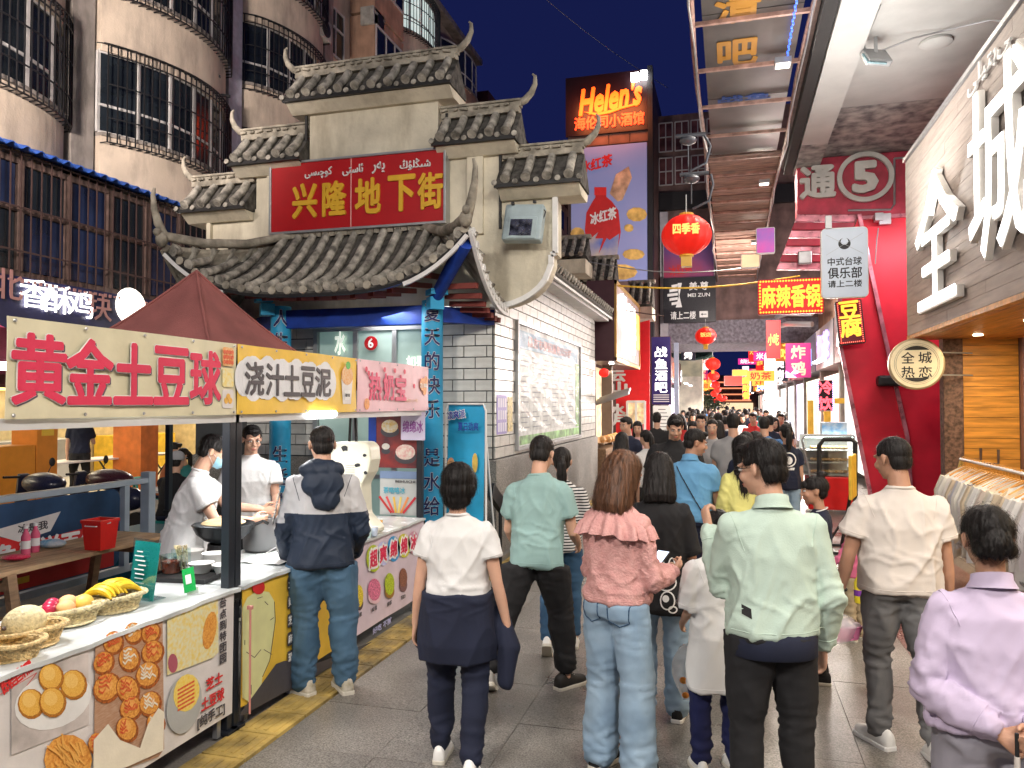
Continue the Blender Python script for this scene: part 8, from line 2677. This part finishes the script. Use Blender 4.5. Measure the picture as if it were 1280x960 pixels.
mm.ell(B['TP']((0, -.09, .505)), (.145, .085, .070), n=20, m=12).ell(B['TP']((0.01, -.135, .42)), (.135, .05, .10), n=20, m=12).ell(B['TP']((.03, -.14, .335)), (.095, .04, .085), n=16, m=10)
for s in (-1, 1): mm.ell(B['TP']((s * .09, -.03, .50)), (.05, .08, .05), n=14, m=8)
me = remesh(mm, .008, 2)
folds(me, None, [(.008, (12, 12, 9), None, None, 2, 2.)])
fin(me, 'hood', m_jn, B['root'])
s_, e_, w_ = B['S']['L'], B['E']['L'], B['W']['L']
mm = M()
out = Vector((-1, -.35, 0)).normalized()
for a, b in ((s_, e_),):
 mm.add([a + out * .082 + Vector((0, -.028, .0)), a + out * .088 + Vector((0, .028, .0)), b + out * .078 + Vector((0, .028, .03)), b + out * .078 + Vector((0, -.028, .03))], [(0, 1, 2, 3)])
st = add(B, mm, 'sleeve_stripe', m_black, False)
mid = (s_ + e_) / 2 + out * .086 + Vector((0, 0, .02))
dn = (e_ - s_).normalized()
wm = WM(B['root'])
Fm = wm @ frameM(mid, -dn, Vector((0, 1, 0)).cross(Vector((1, 0, 0))) if False else out.cross(-dn))
text('TOREREAD', 'sleeve_lettering', m_white, B['root'], Fm, .24, .028, .02, .001)
# --- C: man in teal T shirt
g_ = G(672, 858)
m_teal = cloth('faded teal cotton', (.27, .42, .41), var=.05)
C_ = person('man in faded teal T shirt and loose black trousers striding away', g_, Dg(2), 1.70, lean=.10, fat=.96,
   arms={'L': ((-.18, .15, -1), (.1, .8, -.7)), 'R': ((.22, .12, -1), (.0, .9, -.45))},
   legs={'L': ((-.30, -.16, -1), (-.20, -.34, -1)), 'R': ((.14, .14, -1), (.10, -.10, -1))}, footyaw=(Dg(10), Dg(-35)), heel=(.5, 0), headrot=(Dg(-8), .35, 0),
   top=dict(m=m_teal, hem=-.10, sleeve=.62, loose=1.05, collar='crew', cuff=1.15, fold=1.3), bottom=dict(m=m_blk, w=1.42, fold=1.3, end=.90),
   hairstyle='short', nstr=350, seed=4, shoem=[cloth('grey trainer', (.30, .29, .28)), plain('black sandal', (.015, .014, .014), .6)], bare=True)
# --- D: person hidden behind C with striped sleeve
g_ = G(684, 838)
m_str = bpy.data.materials.new('black white stripes')
m_str.use_nodes = True
_n, _l = m_str.node_tree.nodes, m_str.node_tree.links
_tc, _w = _n.new('ShaderNodeTexCoord'), _n.new('ShaderNodeTexWave')
_w.bands_direction = 'Z'
_w.inputs['Scale'].default_value = 14
_r = _n.new('ShaderNodeValToRGB')
_r.color_ramp.interpolation = 'CONSTANT'
_r.color_ramp.elements[0].color = (.02, .02, .025, 1)
_r.color_ramp.elements[1].color = (.66, .66, .66, 1)
_r.color_ramp.elements[1].position = .42
_l.new(_tc.outputs['Object'], _w.inputs['Vector']); _l.new(_w.outputs[0], _r.inputs[0]); _l.new(_r.outputs[0], _n['Principled BSDF'].inputs[0])
_n['Principled BSDF'].inputs['Roughness'].default_value = .85
D_ = person('person in striped top half hidden behind the man in teal', g_ + Vector((.0, .50, 0)), Dg(12), 1.56, fem=True,
   arms={'R': ((.20, -.02, -1), (.12, .5, -.9))}, legs={'L': ((-.05, -.12, -1), (-.04, -.45, -1)), 'R': ((.03, .16, -1), (0, -.06, -1))}, heel=(.8, 0),
   top=dict(m=m_str, hem=-.08, sleeve=.95, cuff=1.1), bottom=dict(m=m_denim3, w=1.05, end=.93), hairstyle='ponytail', seed=5, shoem=m_white, bare=True, vox=.008)
# --- E: woman, pink blouse, wide jeans
g_ = G(772, 968)
m_pnk = cloth('dusty pink crepe', (.56, .28, .27), (.64, .36, .34), scale=30, b=.25, bscale=90)
E_p = person('woman in dusty pink ruffled blouse and wide pale jeans with brown hair', g_, Dg(-26), 1.655, fem=True, fat=1.0,
             arms={'L': ((-.16, .22, -1), (.22, .9, .02)), 'R': ((.20, .10, -1), (-.12, .95, .02))}, headrot=(Dg(-14), .28, 0),
             legs={'L': ((-.04, .05, -1), (-.02, -.03, -1)), 'R': ((.06, .02, -1), (.03, -.02, -1))},
             top=dict(m=m_pnk, hem=-.005, sleeve=1.93, loose=1.05, arm=1.1, puff=1.15, fold=1.4, flare=.0), bottom=dict(m=m_denim2, w=1.12, flare=.036, fold=1.1, jeans=True, end=1.02),
             hairstyle='shoulder', hairm=m_hairb, nstr=1500, seed=6, curl=(.6, .7), face=True, pn={'L': (.6, .2, .6), 'R': (-.7, .2, .6)})
mm = M()
TPe = E_p['TP']
rg = []
for z, rx, ry, am in ((.508, .062, .052, 0), (.50, .085, .072, .004), (.465, .15, .105, .008), (.425, .205, .135, .014), (.365, .225, .155, .022)):
 rg.append([TPe((rx * math.cos(a) + am * math.cos(a) * math.sin(a * 17), -.014 + ry * math.sin(a) + am * math.sin(a) * math.sin(a * 17), z + .35 * am * math.sin(a * 9) - .03 * abs(math.cos(a)) * (rx > .14))) for a in [2 * PI * w / 120 for w in range(120)]])
mm.rings(rg, cap=False)
add(E_p, mm, 'ruffle_collar', m_pnk)
hh = (E_p['W']['L'] + E_p['W']['R']) / 2 + Vector((0, .10, .02))
ph = thing('phone', 'dark phone held by the woman in the pink blouse', 'phone', world_of(E_p, hh), Dg(-26))
M().box((0, 0, 0), (.075, .15, .009), (.5, 0, 0)).build('case', m_black, ph, world=False, bevel=.003)
M().box((0, -.0025, .0052), (.068, .14, .001), (.5, 0, 0)).build('screen', glow('phone screen', (.7, .8, 1), .8), ph, world=False)
# --- F: young person in black printed top
g_ = G(826, 896)
Fp = person('young person in long black top with a white outline print and pale jeans', g_, Dg(-6), 1.60, fem=True,
   arms={'L': ((-.1, .2, -1), (.3, .9, -.1)), 'R': ((.16, .1, -1), (-.1, .9, -.2))}, headrot=(Dg(10), .3, 0),
   top=dict(m=m_blk, hem=-.22, sleeve=.95, loose=1.12, cuff=1.2, flare=.01), bottom=dict(m=m_denim2, w=1.15, flare=.02, end=1.0), hairstyle='shoulder', seed=7, nstr=300, shoem=m_blk, solem=m_white)
circ2 = lambda cx, cz, r, ry=None, n=14: [(cx + r * math.cos(2 * PI * q / n), cz + (ry or r) * math.sin(2 * PI * q / n)) for q in range(n)]
def outline(cx, cz, rx, rz, w=.004, n=18):
 o = []
 for q in range(n):
  a, b = 2 * PI * q / n, 2 * PI * (q + 1) / n
  o.append([(cx + (rx - w) * math.cos(a), cz + (rz - w) * math.sin(a)), (cx + (rx + w) * math.cos(a), cz + (rz + w) * math.sin(a)), (cx + (rx + w) * math.cos(b), cz + (rz + w) * math.sin(b)), (cx + (rx - w) * math.cos(b), cz + (rz - w) * math.sin(b))])
 return o
z0 = Fp['HC'].z
lay(Fp, outline(.06, z0 - .02, .055, .045) + outline(.03, z0 + .07, .018, .05) + outline(.09, z0 + .07, .018, .05) + outline(.07, z0 - .12, .04, .05) + outline(.10, z0 - .17, .022, .018) + [circ2(.06, z0 - .11, .02)], 'white_print', m_white)
c = world_of(Fp, (-.02, .0, 0)); c.z = .45
pb = thing('plastic_bag', 'clear plastic bag with orange blotches beside the girl in white', 'bag', P(862, 840, d=4.25))
def bagmesh(w, h, sd, n=28, m=16):
 rg = []
 for j in range(m + 1):
  v = j / m
  r = w * (math.sin(PI * (.06 + .86 * v ** .8)) ** .6)
  rg.append([Vector((r * math.cos(2 * PI * q / n) * (1 + .10 * math.sin(5 * 2 * PI * q / n + v * 7 + sd)), r * .6 * math.sin(2 * PI * q / n) * (1 + .12 * math.sin(4 * 2 * PI * q / n + v * 5)), h * (.5 - v))) for q in range(n)])
 return M().rings(rg, cap=False)
m_bag = mat('thin clear plastic film', (.80, .82, .85), .12, var=.1, scale=10, bump=.4, bscale=14, alpha=.38)
bagmesh(.09, .30, 1).build('film', m_bag, pb, world=False, smooth=True)
mm = M()
for x, z, r in ((-.03, -.03, .022), (.03, -.07, .025), (-.02, -.11, .02), (.045, .0, .015), (0, .04, .014)): mm.ell((x, -.055, z), (r, .006, r * .9), n=10, m=5)
mm.build('orange_print', plain('orange bag print', (.80, .30, .05), .5), pb, world=False)
# --- G: man in blue polo
g_ = G(864, 770)
m_polo = cloth('sky blue polo knit', (.13, .33, .56), var=.05)
Gp = person('man in sky blue polo shirt with a black shoulder strap', g_, Dg(-4), 1.675, fat=1.1,
   arms={'L': ((-.15, .15, -1), (.2, .8, -.5)), 'R': ((.18, .2, -1), (-.25, .9, -.2))}, headrot=(Dg(-68), .22, 0),
   top=dict(m=m_polo, hem=-.04, sleeve=.6, loose=1.03, collar='stand', cuff=1.1), bottom=dict(m=m_nvy, w=1.1), hairstyle='short', nstr=350, seed=8, face=True, skin=m_skin2, vox=.006)
mm = M()
pts = []
bvh = back_bvh(Gp)
for q in range(12):
 v = Vector((-.13 + .26 * q / 11, 0, Gp['HC'].z + (.47 - .45 * q / 11)))
 h = bvh.ray_cast(v + Vector((0, -.5, 0)), Vector((0, 1, 0)))
 if h[0]: pts.append(h[0] + Vector((0, -.004, 0)))
for a, b in zip(pts[:-1], pts[1:]): mm.bar(a, b, .006, .028, up=(0, 1, 0))
add(Gp, mm, 'shoulder_strap', m_black)
# --- H: woman in yellow with long black hair
g_ = G(930, 792)
Hp = person('woman in pale yellow top with very long straight black hair', g_, Dg(24), 1.63, fem=True,
   top=dict(m=cloth('pale yellow cotton', (.60, .58, .20)), hem=-.08, sleeve=1.9, loose=1.1, fold=1.2), bottom=dict(m=m_blk), hairstyle='long', nstr=900, seed=9, vox=.007)
# --- I: girl in long white T shirt
g_ = G(897, 966)
Ip = person('girl in long white T shirt and navy trousers with a low ponytail', g_, Dg(20), 1.345, fem=True, fat=.95,
   arms={'L': ((-.12, .12, -1), (.1, .8, -.5)), 'R': ((.14, .05, -1), (.05, .4, -1))}, headrot=(Dg(-10), .15, .08),
   top=dict(m=m_wht, hem=-.36, sleeve=.9, loose=1.10, collar='crew', cuff=1.25, arm=1.15, flare=.012, fold=1.2), bottom=dict(m=cloth('navy tracksuit', (.010, .014, .07)), w=1.2), hairstyle='ponytail', nstr=700, seed=10, shoem=m_white)
# --- J: man in mint jacket
g_ = G(967, 1049)
m_mint = cloth('mint green fleece', (.45, .57, .50), var=.04, bscale=160)
Jp = person('man in mint green stand collar jacket and glasses', g_, Dg(13), 1.74, fat=1.0,
   arms={'L': ((-.05, .40, -1), (-.16, .36, .95)), 'R': ((.20, -.02, -1), (.04, .30, -1))}, headrot=(Dg(42), .16, 0),
   top=dict(m=m_mint, hem=-.04, sleeve=1.95, loose=1.05, arm=1.12, collar='stand', fold=1.15, puff=1.05), bottom=dict(m=m_blk, w=1.18), hairstyle='short', nstr=1500, seed=11, curl=(.8, .5), pn={'L': (.8, .2, .2)}, face=True)
glasses(Jp)
mm = M()
loft(mm, [(-.125, .180, .140), (-.12, .186, .146), (-.05, .184, .143), (.0, .166, .126)], 26, Jp['Rt'] @ Matrix.Scale(Jp['k'], 3), Jp['HC'])
add(Jp, mm, 'shirt_tail', m_nvy)
lay(Jp, [[(-.150, Jp['HC'].z + .10), (-.115, Jp['HC'].z + .085), (-.115, Jp['HC'].z + .045), (-.150, Jp['HC'].z + .06)]], 'pocket_tag', m_black)
# --- K: man in cream white T shirt, pink box
g_ = G(1128, 936)
Kp = person('man in cream white T shirt and grey trousers carrying a pink box', g_, Dg(4), 1.72, fat=1.04,
   arms={'L': ((-.30, .05, -1), (-.20, .20, -1)), 'R': ((.20, .05, -1), (.12, .22, -1))}, headrot=(Dg(32), .16, 0),
   legs={'L': ((-.04, .10, -1), (-.0, -.04, -1)), 'R': ((.06, -.08, -1), (.03, -.25, -1))}, footyaw=(Dg(26), Dg(-6)), heel=(0, .25),
   top=dict(m=m_wht2, hem=-.06, sleeve=.62, loose=1.12, collar='crew', cuff=1.2, fold=1.3), bottom=dict(m=cloth('mid grey twill', (.14, .14, .145)), w=1.12, fold=1.6, end=.98, jeans=False),
   hairstyle='crop', nstr=700, seed=12, skin=m_skin2, shoem=m_white, solem=m_white, curl=(.9, .3), bare=True)
w_, f_ = Kp['W']['L'], Kp['fo']['L']
rg = [w_ - f_ * .03 + Vector((.033 * math.cos(a), .033 * math.sin(a), 0)) for a in [2 * PI * q / 16 for q in range(17)]]
add(Kp, M().tube(rg, .008, 6, cap=False).box(w_ - f_ * .03 + Vector((-.034, -.01, 0)), (.01, .03, .03)), 'watch', m_black)
hb = world_of(Kp, w_ + f_ * .12)
bx = thing('pink_box', 'pink food box in a thin clear plastic bag', 'box', hb + Vector((.0, 0, -.09)), Dg(30))
m_pb = plain('hot pink box plastic', (.78, .22, .42), .35)
M().rings([[Vector((x * s, y * s, z)) for x, y in rrect(.26, .17, .02)] for z, s in ((-.045, .86), (.02, 1.), (.025, 1.03), (.030, 1.03))]).build('tray', m_pb, bx, world=False)
M().rings([[Vector((x * s, y * s, z)) for x, y in rrect(.255, .165, .02)] for z, s in ((.03, 1.), (.045, .95), (.05, .8))]).build('clear_lid', mat('clear lid', (.8, .7, .76), .15, bump=0, alpha=.5), bx, world=False)
rg = []
for z, s in ((-.055, .9), (-.03, 1.02), (.03, 1.12), (.07, .75), (.10, .25), (.125, .12)):
 rg.append([Vector((.13 * s * math.cos(a) * (1 + .08 * math.sin(6 * a + z * 60)), .09 * s * math.sin(a) * (1 + .1 * math.sin(5 * a + z * 40)), z)) for a in [2 * PI * q / 30 for q in range(30)]])
M().rings(rg, cap=False).build('bag_film', m_bag, bx, world=False, smooth=True)
# --- L: woman in lilac jacket, hands clasped behind
g_ = P(1230, 300, d=2.6)
m_lil = cloth('pale lilac cotton', (.52, .44, .60), var=.04)
Lp = person('woman in pale lilac jacket with hands clasped behind her back', (g_.x, g_.y), Dg(6), 1.545, fem=True, fat=1.16,
   arms={'L': ((-.27, -.16, -1), (.74, -.58, -.42)), 'R': ((.27, -.16, -1), (-.74, -.64, -.38))}, headrot=(Dg(-6), .12, 0),
   top=dict(m=m_lil, hem=-.01, sleeve=1.9, loose=1.10, arm=1.1, collar='stand', fold=1.3, puff=1.0, flare=.012), bottom=dict(m=cloth('grey violet trousers', (.30, .29, .34)), w=1.15), hairstyle='bun', nstr=1300, seed=13,
   skin=m_skin2, curl=(.75, .6), pn={'L': (.1, -1, .2), 'R': (-.1, -1, .3), 'Ls': (0, 0, 1), 'Rs': (0, 0, 1)})
hp = (Lp['W']['L'] + Lp['W']['R']) / 2 + Vector((.03, -.05, -.12))
pb = thing('plastic_bag', 'clear plastic bag hanging from the clasped hands of the woman in lilac', 'bag', world_of(Lp, hp + Vector((.06, -.02, -.14))), Dg(6))
bagmesh(.11, .40, 3).build('film', m_bag, pb, world=False, smooth=True)
um = thing('umbrella', 'folded umbrella tip hanging below the clasped hands of the woman in lilac', 'umbrella', world_of(Lp, hp + Vector((-.06, -.02, .02))), 0)
M().tube([(0, 0, .05), (0, .005, -.05), (0, .01, -.35)], [.008, .010, .018], 10).build('folded_cloth', m_wht2, um, world=False, smooth=True)
M().tube([(0, 0, .05), (0, 0, .12)], .006, 8).build('handle', m_black, um, world=False)
# --- M: girl with topknot facing left
g_ = G(1024, 850)
Mp = person('little girl with a topknot in dark clothes facing left', g_, Dg(88), 1.395, fem=True, fat=.9, headrot=(0, .05, 0),
   top=dict(m=m_nvy, hem=-.1, sleeve=.6), bottom=dict(m=m_blk), hairstyle='topbun', nstr=400, seed=14, face=True, skin=m_skin2)
add(Mp, M().tube([Mp['TP']((.07 * math.cos(a), -.02 + .06 * math.sin(a), .505 - .02 * math.sin(a))) for a in [2 * PI * q / 20 for q in range(21)]], .004, 5, cap=False), 'necklace', m_white)
# --- N: small child
g_ = G(1070, 800)
Np = person('small child in pink top and khaki trousers', g_, Dg(50), 1.03, fem=True, fat=.98,
   arms={'L': ((-.2, .4, -1), (.1, 1, -.3))}, top=dict(m=cloth('bright pink cotton', (.70, .16, .30)), hem=-.08, sleeve=1.8, loose=1.12), bottom=dict(m=cloth('khaki cotton', (.42, .34, .22)), w=1.15), hairstyle='bob', seed=15, vox=.007, shoem=cloth('tan shoe', (.42, .30, .20)))
jb = thing('juice_bottle', 'yellow drink bottle with violet label held by the small child in pink', 'bottle', P(1074, 735, d=5.3))
M().lathe([(.03, -.1), (.034, -.08), (.034, .04), (.015, .08), (.015, .10)], n=16).build('bottle_body', plain('yellow bottle', (.80, .66, .04), .3), jb, world=False, smooth=True)
M().lathe([(.035, -.05), (.035, -.01)], n=16).build('label', plain('violet label', (.20, .05, .35), .4), jb, world=False)
# --- O: woman with round print on black tee
g_ = G(984, 690)
Op = person('woman in black T shirt with a round white print on the back', g_, Dg(12), 1.64, fem=True,
   top=dict(m=m_nvy, hem=-.08, sleeve=.6, loose=1.08), bottom=dict(m=m_denim2, w=1.1), hairstyle='ponytail', seed=16, vox=.009, shoem=m_white)
z0 = Op['HC'].z
lay(Op, outline(0, z0 + .30, .085, .085, .008) + [circ2(0, z0 + .29, .045, .05), [(-.07, z0 + .20), (.07, z0 + .20), (.06, z0 + .17), (-.06, z0 + .17)]], 'white_print', m_white)
# --- P, Q: stall keepers
apx = (-3.84, 4.80)
Pp = person('stall keeper in white T shirt and pale blue face mask working over the wok', apx, Dg(-58), 1.69, lean=.22, fat=1.10,
   arms={'L': ((-.12, .70, -.75), (.02, 1, -.12)), 'R': ((.22, .55, -1), (.05, 1, -.05))}, headrot=(Dg(4), .36, 0),
   top=dict(m=m_wht, hem=-.14, sleeve=.62, loose=1.14, collar='crew', cuff=1.2, fold=1.2), bottom=dict(m=m_nvy), hairstyle='short', nstr=700, seed=17, face=True, curl=(.7, .7), vox=.006)
mm = M()
rg = []
F = Pp['F']
for z, w, yy in ((-.018, .058, .112), (-.03, .064, .118), (-.055, .064, .116), (-.078, .058, .110), (-.105, .042, .088)):
 rg.append([F((w * math.sin(a), .030 + (yy - .030) * math.cos(a) ** .7, z + .004 * math.sin(a * 6))) for a in [-PI / 2 * .96 + PI * .96 * q / 16 for q in range(17)]])
vs = [v for r_ in rg for v in r_]
mm.add(vs, [(i * 17 + j, i * 17 + j + 1, (i + 1) * 17 + j + 1, (i + 1) * 17 + j) for i in range(4) for j in range(16)])
mk = add(Pp, mm, 'face_mask', cloth('pale blue mask cloth', (.30, .55, .68), var=.03))
mm = M()
for s in (-1, 1): mm.tube([F((s * .062, .04, -.03)), F((s * .083, -.02, .012)), F((s * .083, -.03, -.02)), F((s * .058, .04, -.085))], .0015, 5)
add(Pp, mm, 'ear_loop', m_white, parent=mk)
Qp = person('stall keeper with glasses in a white T shirt looking down', (-4.12, 5.98), Dg(-140), 1.71, fat=1.04, lean=.05,
   arms={'L': ((-.12, .35, -1), (.1, 1, -.3)), 'R': ((.15, .3, -1), (-.1, 1, -.35))}, headrot=(Dg(6), .22, 0),
   top=dict(m=m_wht, hem=-.1, sleeve=.6, loose=1.1, collar='crew', cuff=1.2), bottom=dict(m=m_blk), hairstyle='short', nstr=600, seed=18, face=True, vox=.006)
glasses(Qp)
# --- S, T and others in the middle distance
m_tee = m_blk
Sp = person('man in dark clothes standing with his back to us in the bright shop', P(100, 560, X=-12.5)[:2], Dg(40), 1.78, top=dict(m=m_nvy, hem=-.06, sleeve=.6), bottom=dict(m=m_blk, w=1.1), vox=.012, seed=3,
   arms={'R': ((.2, .3, -1), (-.1, .8, .3))}, hairstyle='short')
c = P(843, 500, d=8.3)
Tp = person('broad man in black T shirt facing us and looking at his phone', (c.x, c.y), Dg(190), 1.79, fat=1.22,
   arms={'L': ((-.2, .25, -1), (.62, .9, .10)), 'R': ((.2, .25, -1), (-.62, .9, .10))}, headrot=(0, .42, 0), top=dict(m=m_blk, hem=-.08, sleeve=.7, loose=1.12, cuff=1.2), bottom=dict(m=m_blk), face=True, seed=6, vox=.008, nstr=200, curl=(.8, .8))
hh = (Tp['W']['L'] + Tp['W']['R']) / 2 + Vector((0, .07, .03))
ph = thing('phone', 'phone held by the broad man in the black T shirt', 'phone', world_of(Tp, hh), Dg(190))
M().box((0, 0, 0), (.15, .07, .009), (.7, 0, 0)).build('case', m_black, ph, world=False)
cols = {'white': m_wht, 'black': m_blk, 'navy': m_nvy, 'red': cloth('red cotton', (.48, .03, .03)), 'blue': cloth('mid blue cotton', (.06, .16, .36)), 'grey': cloth('grey cotton', (.28, .28, .29)),
  'cream': m_wht2, 'pink': cloth('pale pink cotton', (.60, .36, .36)), 'khaki': cloth('khaki top', (.34, .28, .18)), 'teal': cloth('deep teal cotton', (.03, .20, .20)), 'orange': cloth('rust orange cotton', (.42, .13, .05))}
var = []
specs = [(False, 'short', 1.72, .6, 1.05), (True, 'long', 1.62, .6, 1.0), (False, 'crop', 1.70, .6, 1.15), (True, 'ponytail', 1.60, 1.9, 1.0), (True, 'shoulder', 1.63, .6, 1.02), (False, 'short', 1.76, 1.9, 1.05), (True, 'bob', 1.58, .6, 1.08)]
for i, (fem, hs, H_, sl_, ft) in enumerate(specs):
 for fc in (True, False):
  v = person('x', (0, 60 + i), 0, H_, fem=fem, fat=ft, hairstyle=hs, vox=.0185, face=fc, seed=i, lowdetail=True, headrot=(0, .12, 0),
                   arms={'L': ((-.14, .1, -1), (.05, .6, -.8)), 'R': ((.14, .05, -1), (.02, .25, -1))},
                   legs={'L': ((-.04, .2, -1), (0, 0, -1)), 'R': ((.04, -.1, -1), (0, -.3, -1))}, top=dict(m=m_wht, sleeve=sl_, loose=1.08, hem=-.06), bottom=dict(m=m_blk, w=1.1))
  var.append((fem, hs, fc, v))
used = [False] * len(var)
names_h = {'short': 'short dark hair', 'crop': 'cropped hair', 'long': 'long black hair', 'ponytail': 'a dark ponytail', 'shoulder': 'shoulder length hair', 'bob': 'a dark bob'}
seen_lab = {}
def crowd(px, d, vi, facing, col, botcol=None, lab=None, yaw_j=0., sc_=1., dz=0.):
 fem, hs, fc, v = var[vi]
 if used[vi]:
  r = dup(v['root'])
 else:
  r = v['root']; used[vi] = True
 c = P(px, 500, d=d)
 r.location = (c.x, c.y, dz)
 base = math.atan2(-c.x, c.y)
 r.rotation_euler = (0, 0, (PI if facing else 0) + base * .3 + yaw_j)
 r.scale = (sc_, sc_, sc_)
 for ch in r.children:
  nm = ch.name.split('.')[0]
  if nm in ('t_shirt', 'jacket'):
   ch.material_slots[0].link = 'OBJECT'; ch.material_slots[0].material = cols[col]
  if nm == 'trousers' and botcol:
   ch.material_slots[0].link = 'OBJECT'; ch.material_slots[0].material = botcol
 who = 'woman' if fem else 'man'
 if lab is None:
  lab = '%s in %s top with %s in the far crowd, %s' % (who, col, names_h[hs], 'coming towards us' if facing else 'walking away')
  seen_lab.setdefault(lab, []).append(r)
  r['group'] = 'people in the far crowd'
 r['label'] = lab
 return r
crowd(784, 11.0, 0, True, 'navy', lab='man with bowed head in dark top in front of the red wall', yaw_j=-.6)
crowd(797, 12.5, 2, True, 'pink', lab='girl with long hair in pale pink top in front of the red wall')
crowd(808, 10.3, 7, False, 'white', lab='girl in white top with tied hair bending by the menu board', yaw_j=.7, sc_=.97)
crowd(777, 8.9, 3, False, 'black', lab='woman with long black hair just behind the shoulder of the woman in pink', sc_=.97)
crowd(916, 9.6, 1, False, 'grey', lab='man in pale grey top with cropped hair walking away in mid crowd', sc_=1.04)
crowd(932, 8.6, 3, False, 'navy', lab='woman with long black hair in dark top, left of the woman in cream', sc_=.98)
crowd(944, 8.9, 13, False, 'cream', lab='woman in cream top with dark bob walking away in the middle crowd', sc_=1.0)
crowd(955, 10.8, 5, False, 'blue', lab='man in blue T shirt walking away beyond the woman in cream', sc_=1.02)
crowd(976, 16, 0, True, 'navy', lab='bespectacled man facing us right of the far crowd, in dark top')
crowd(866, 12.4, 2, True, 'white', lab='young woman with long hair peering past the broad man in black')
crowd(876, 11.8, 0, True, 'white', lab='young man in white T shirt facing us, right of the broad man in black', sc_=1.02)
crowd(890, 10.6, 4, True, 'grey', lab='man with short hair facing us directly above the man in the blue polo', sc_=1.0)
crowd(821, 13.5, 11, False, 'black', lab='man in black jacket walking away left of the broad man in black')
rr = random.Random(77)
cl = list(cols)
placed = []
d = 12.5
while d < 46:
 row = max(2, int(3.2))
 for q in range(row + (1 if d > 20 else 0)):
  for tr_ in range(12):
   X = rr.uniform(-1.9, 1.75)
   Y = d + rr.uniform(-.35, .35)
   if all((X - a) ** 2 + (Y - b) ** 2 > .34 for a, b in placed): break
  else:
   continue
  placed.append((X, Y))
  vi = rr.randrange(len(var))
  fc = var[vi][2]
  dd = -X * .272 + Y * .962
  px = 640 + 960 * (X * .962 + Y * .272) / dd
  if px < 838 and Y < 30 or px > 985: continue
  crowd(px, dd, vi, fc, rr.choice(cl + ['black', 'white', 'white', 'black', 'navy']), rr.choice((m_blk, m_denim3, m_nvy, m_denim)), sc_=rr.uniform(.96, 1.04), yaw_j=rr.uniform(-.3, .3))
 d += .95 if d < 25 else 1.5
m_cap = cloth('grey cap cloth', (.38, .38, .40))
for i, (px, d, yw, c_, hs, lab, Hh) in enumerate(((214, 9.6, 10, 'black', 'crop', 'diner in black with a pale grey cap, back to us', 1.7),
                                               (206, 12.0, -60, 'orange', 'short', 'diner in rust orange shirt leaning over the table behind the stall', 1.72),
                                               (238, 11.5, 170, 'teal', 'ponytail', 'diner in deep teal top facing us behind the stall', 1.6),
                                               (256, 10.2, 30, 'black', 'bob', 'dark haired diner with back to us next to the masked stall keeper', 1.6),
                                               (275, 11.8, 120, 'pink', 'long', 'diner in pink with long hair half hidden by the tent pole', 1.62))):
 c = P(px, 560, d=d)
 pd = person(lab, (c.x, c.y), Dg(yw), Hh, fem=hs in ('ponytail', 'bob', 'long'), lean=.25, seat=.50, vox=.0125, seed=20 + i, hairstyle=hs, lowdetail=True,
    legs={'L': ((-.15, 1, -.05), (0, .05, -1)), 'R': ((.15, 1, -.05), (0, .05, -1))}, arms={'L': ((-.1, .5, -1), (.1, 1, .1)), 'R': ((.1, .5, -1), (-.1, 1, .1))},
    top=dict(m=cols[c_], sleeve=.7, hem=-.05), bottom=dict(m=m_nvy))
 if i == 0:
  F = pd['F']
  add(pd, M().ell(F((0, -.015, .062)), (.088, .108, .082), rot=F.R, n=18, m=10).ell(F((0, .10, .055)), (.07, .07, .01), rot=F.R, n=14, m=6), 'cap', m_cap)
 s = thing('plastic_stool', 'low plastic stool under ' + lab.split(' sitting')[0].split(' leaning')[0].split(' facing')[0].split(' next')[0].split(' half')[0].split(' with')[0].replace('diner', 'the diner') + (' next to the keeper' if i == 3 else ''), 'stool', (c.x, c.y, 0))
 M().bb((-.15, -.15, .40), (.15, .15, .43)).build('seat', m_grn, s, world=False)
 for a, b in ((-1, -1), (1, -1), (1, 1), (-1, 1)): M().bar((a * .12, b * .12, .4), (a * .15, b * .15, 0), .03).build('leg', m_grn, s, world=False)
t = thing('dining_table', 'low folding table among the diners behind the stall', 'table', (-8.6, 10.2, 0))
c = P(232, 560, d=10.9)
t.location = (c.x, c.y, 0)
M().bb((-.4, -.5, .66), (.4, .5, .69)).build('top', m_vinyl, t, world=False)
for a, b in ((-1, -1), (1, -1), (1, 1), (-1, 1)): M().bar((a * .33, b * .42, .66), (a * .33, b * .42, 0), .03).build('leg', m_black, t, world=False)
for i, vv in enumerate(var):
 if not used[i]:
  for ch in list(vv[3]['root'].children_recursive): bpy.data.objects.remove(ch)
  bpy.data.objects.remove(vv[3]['root'])
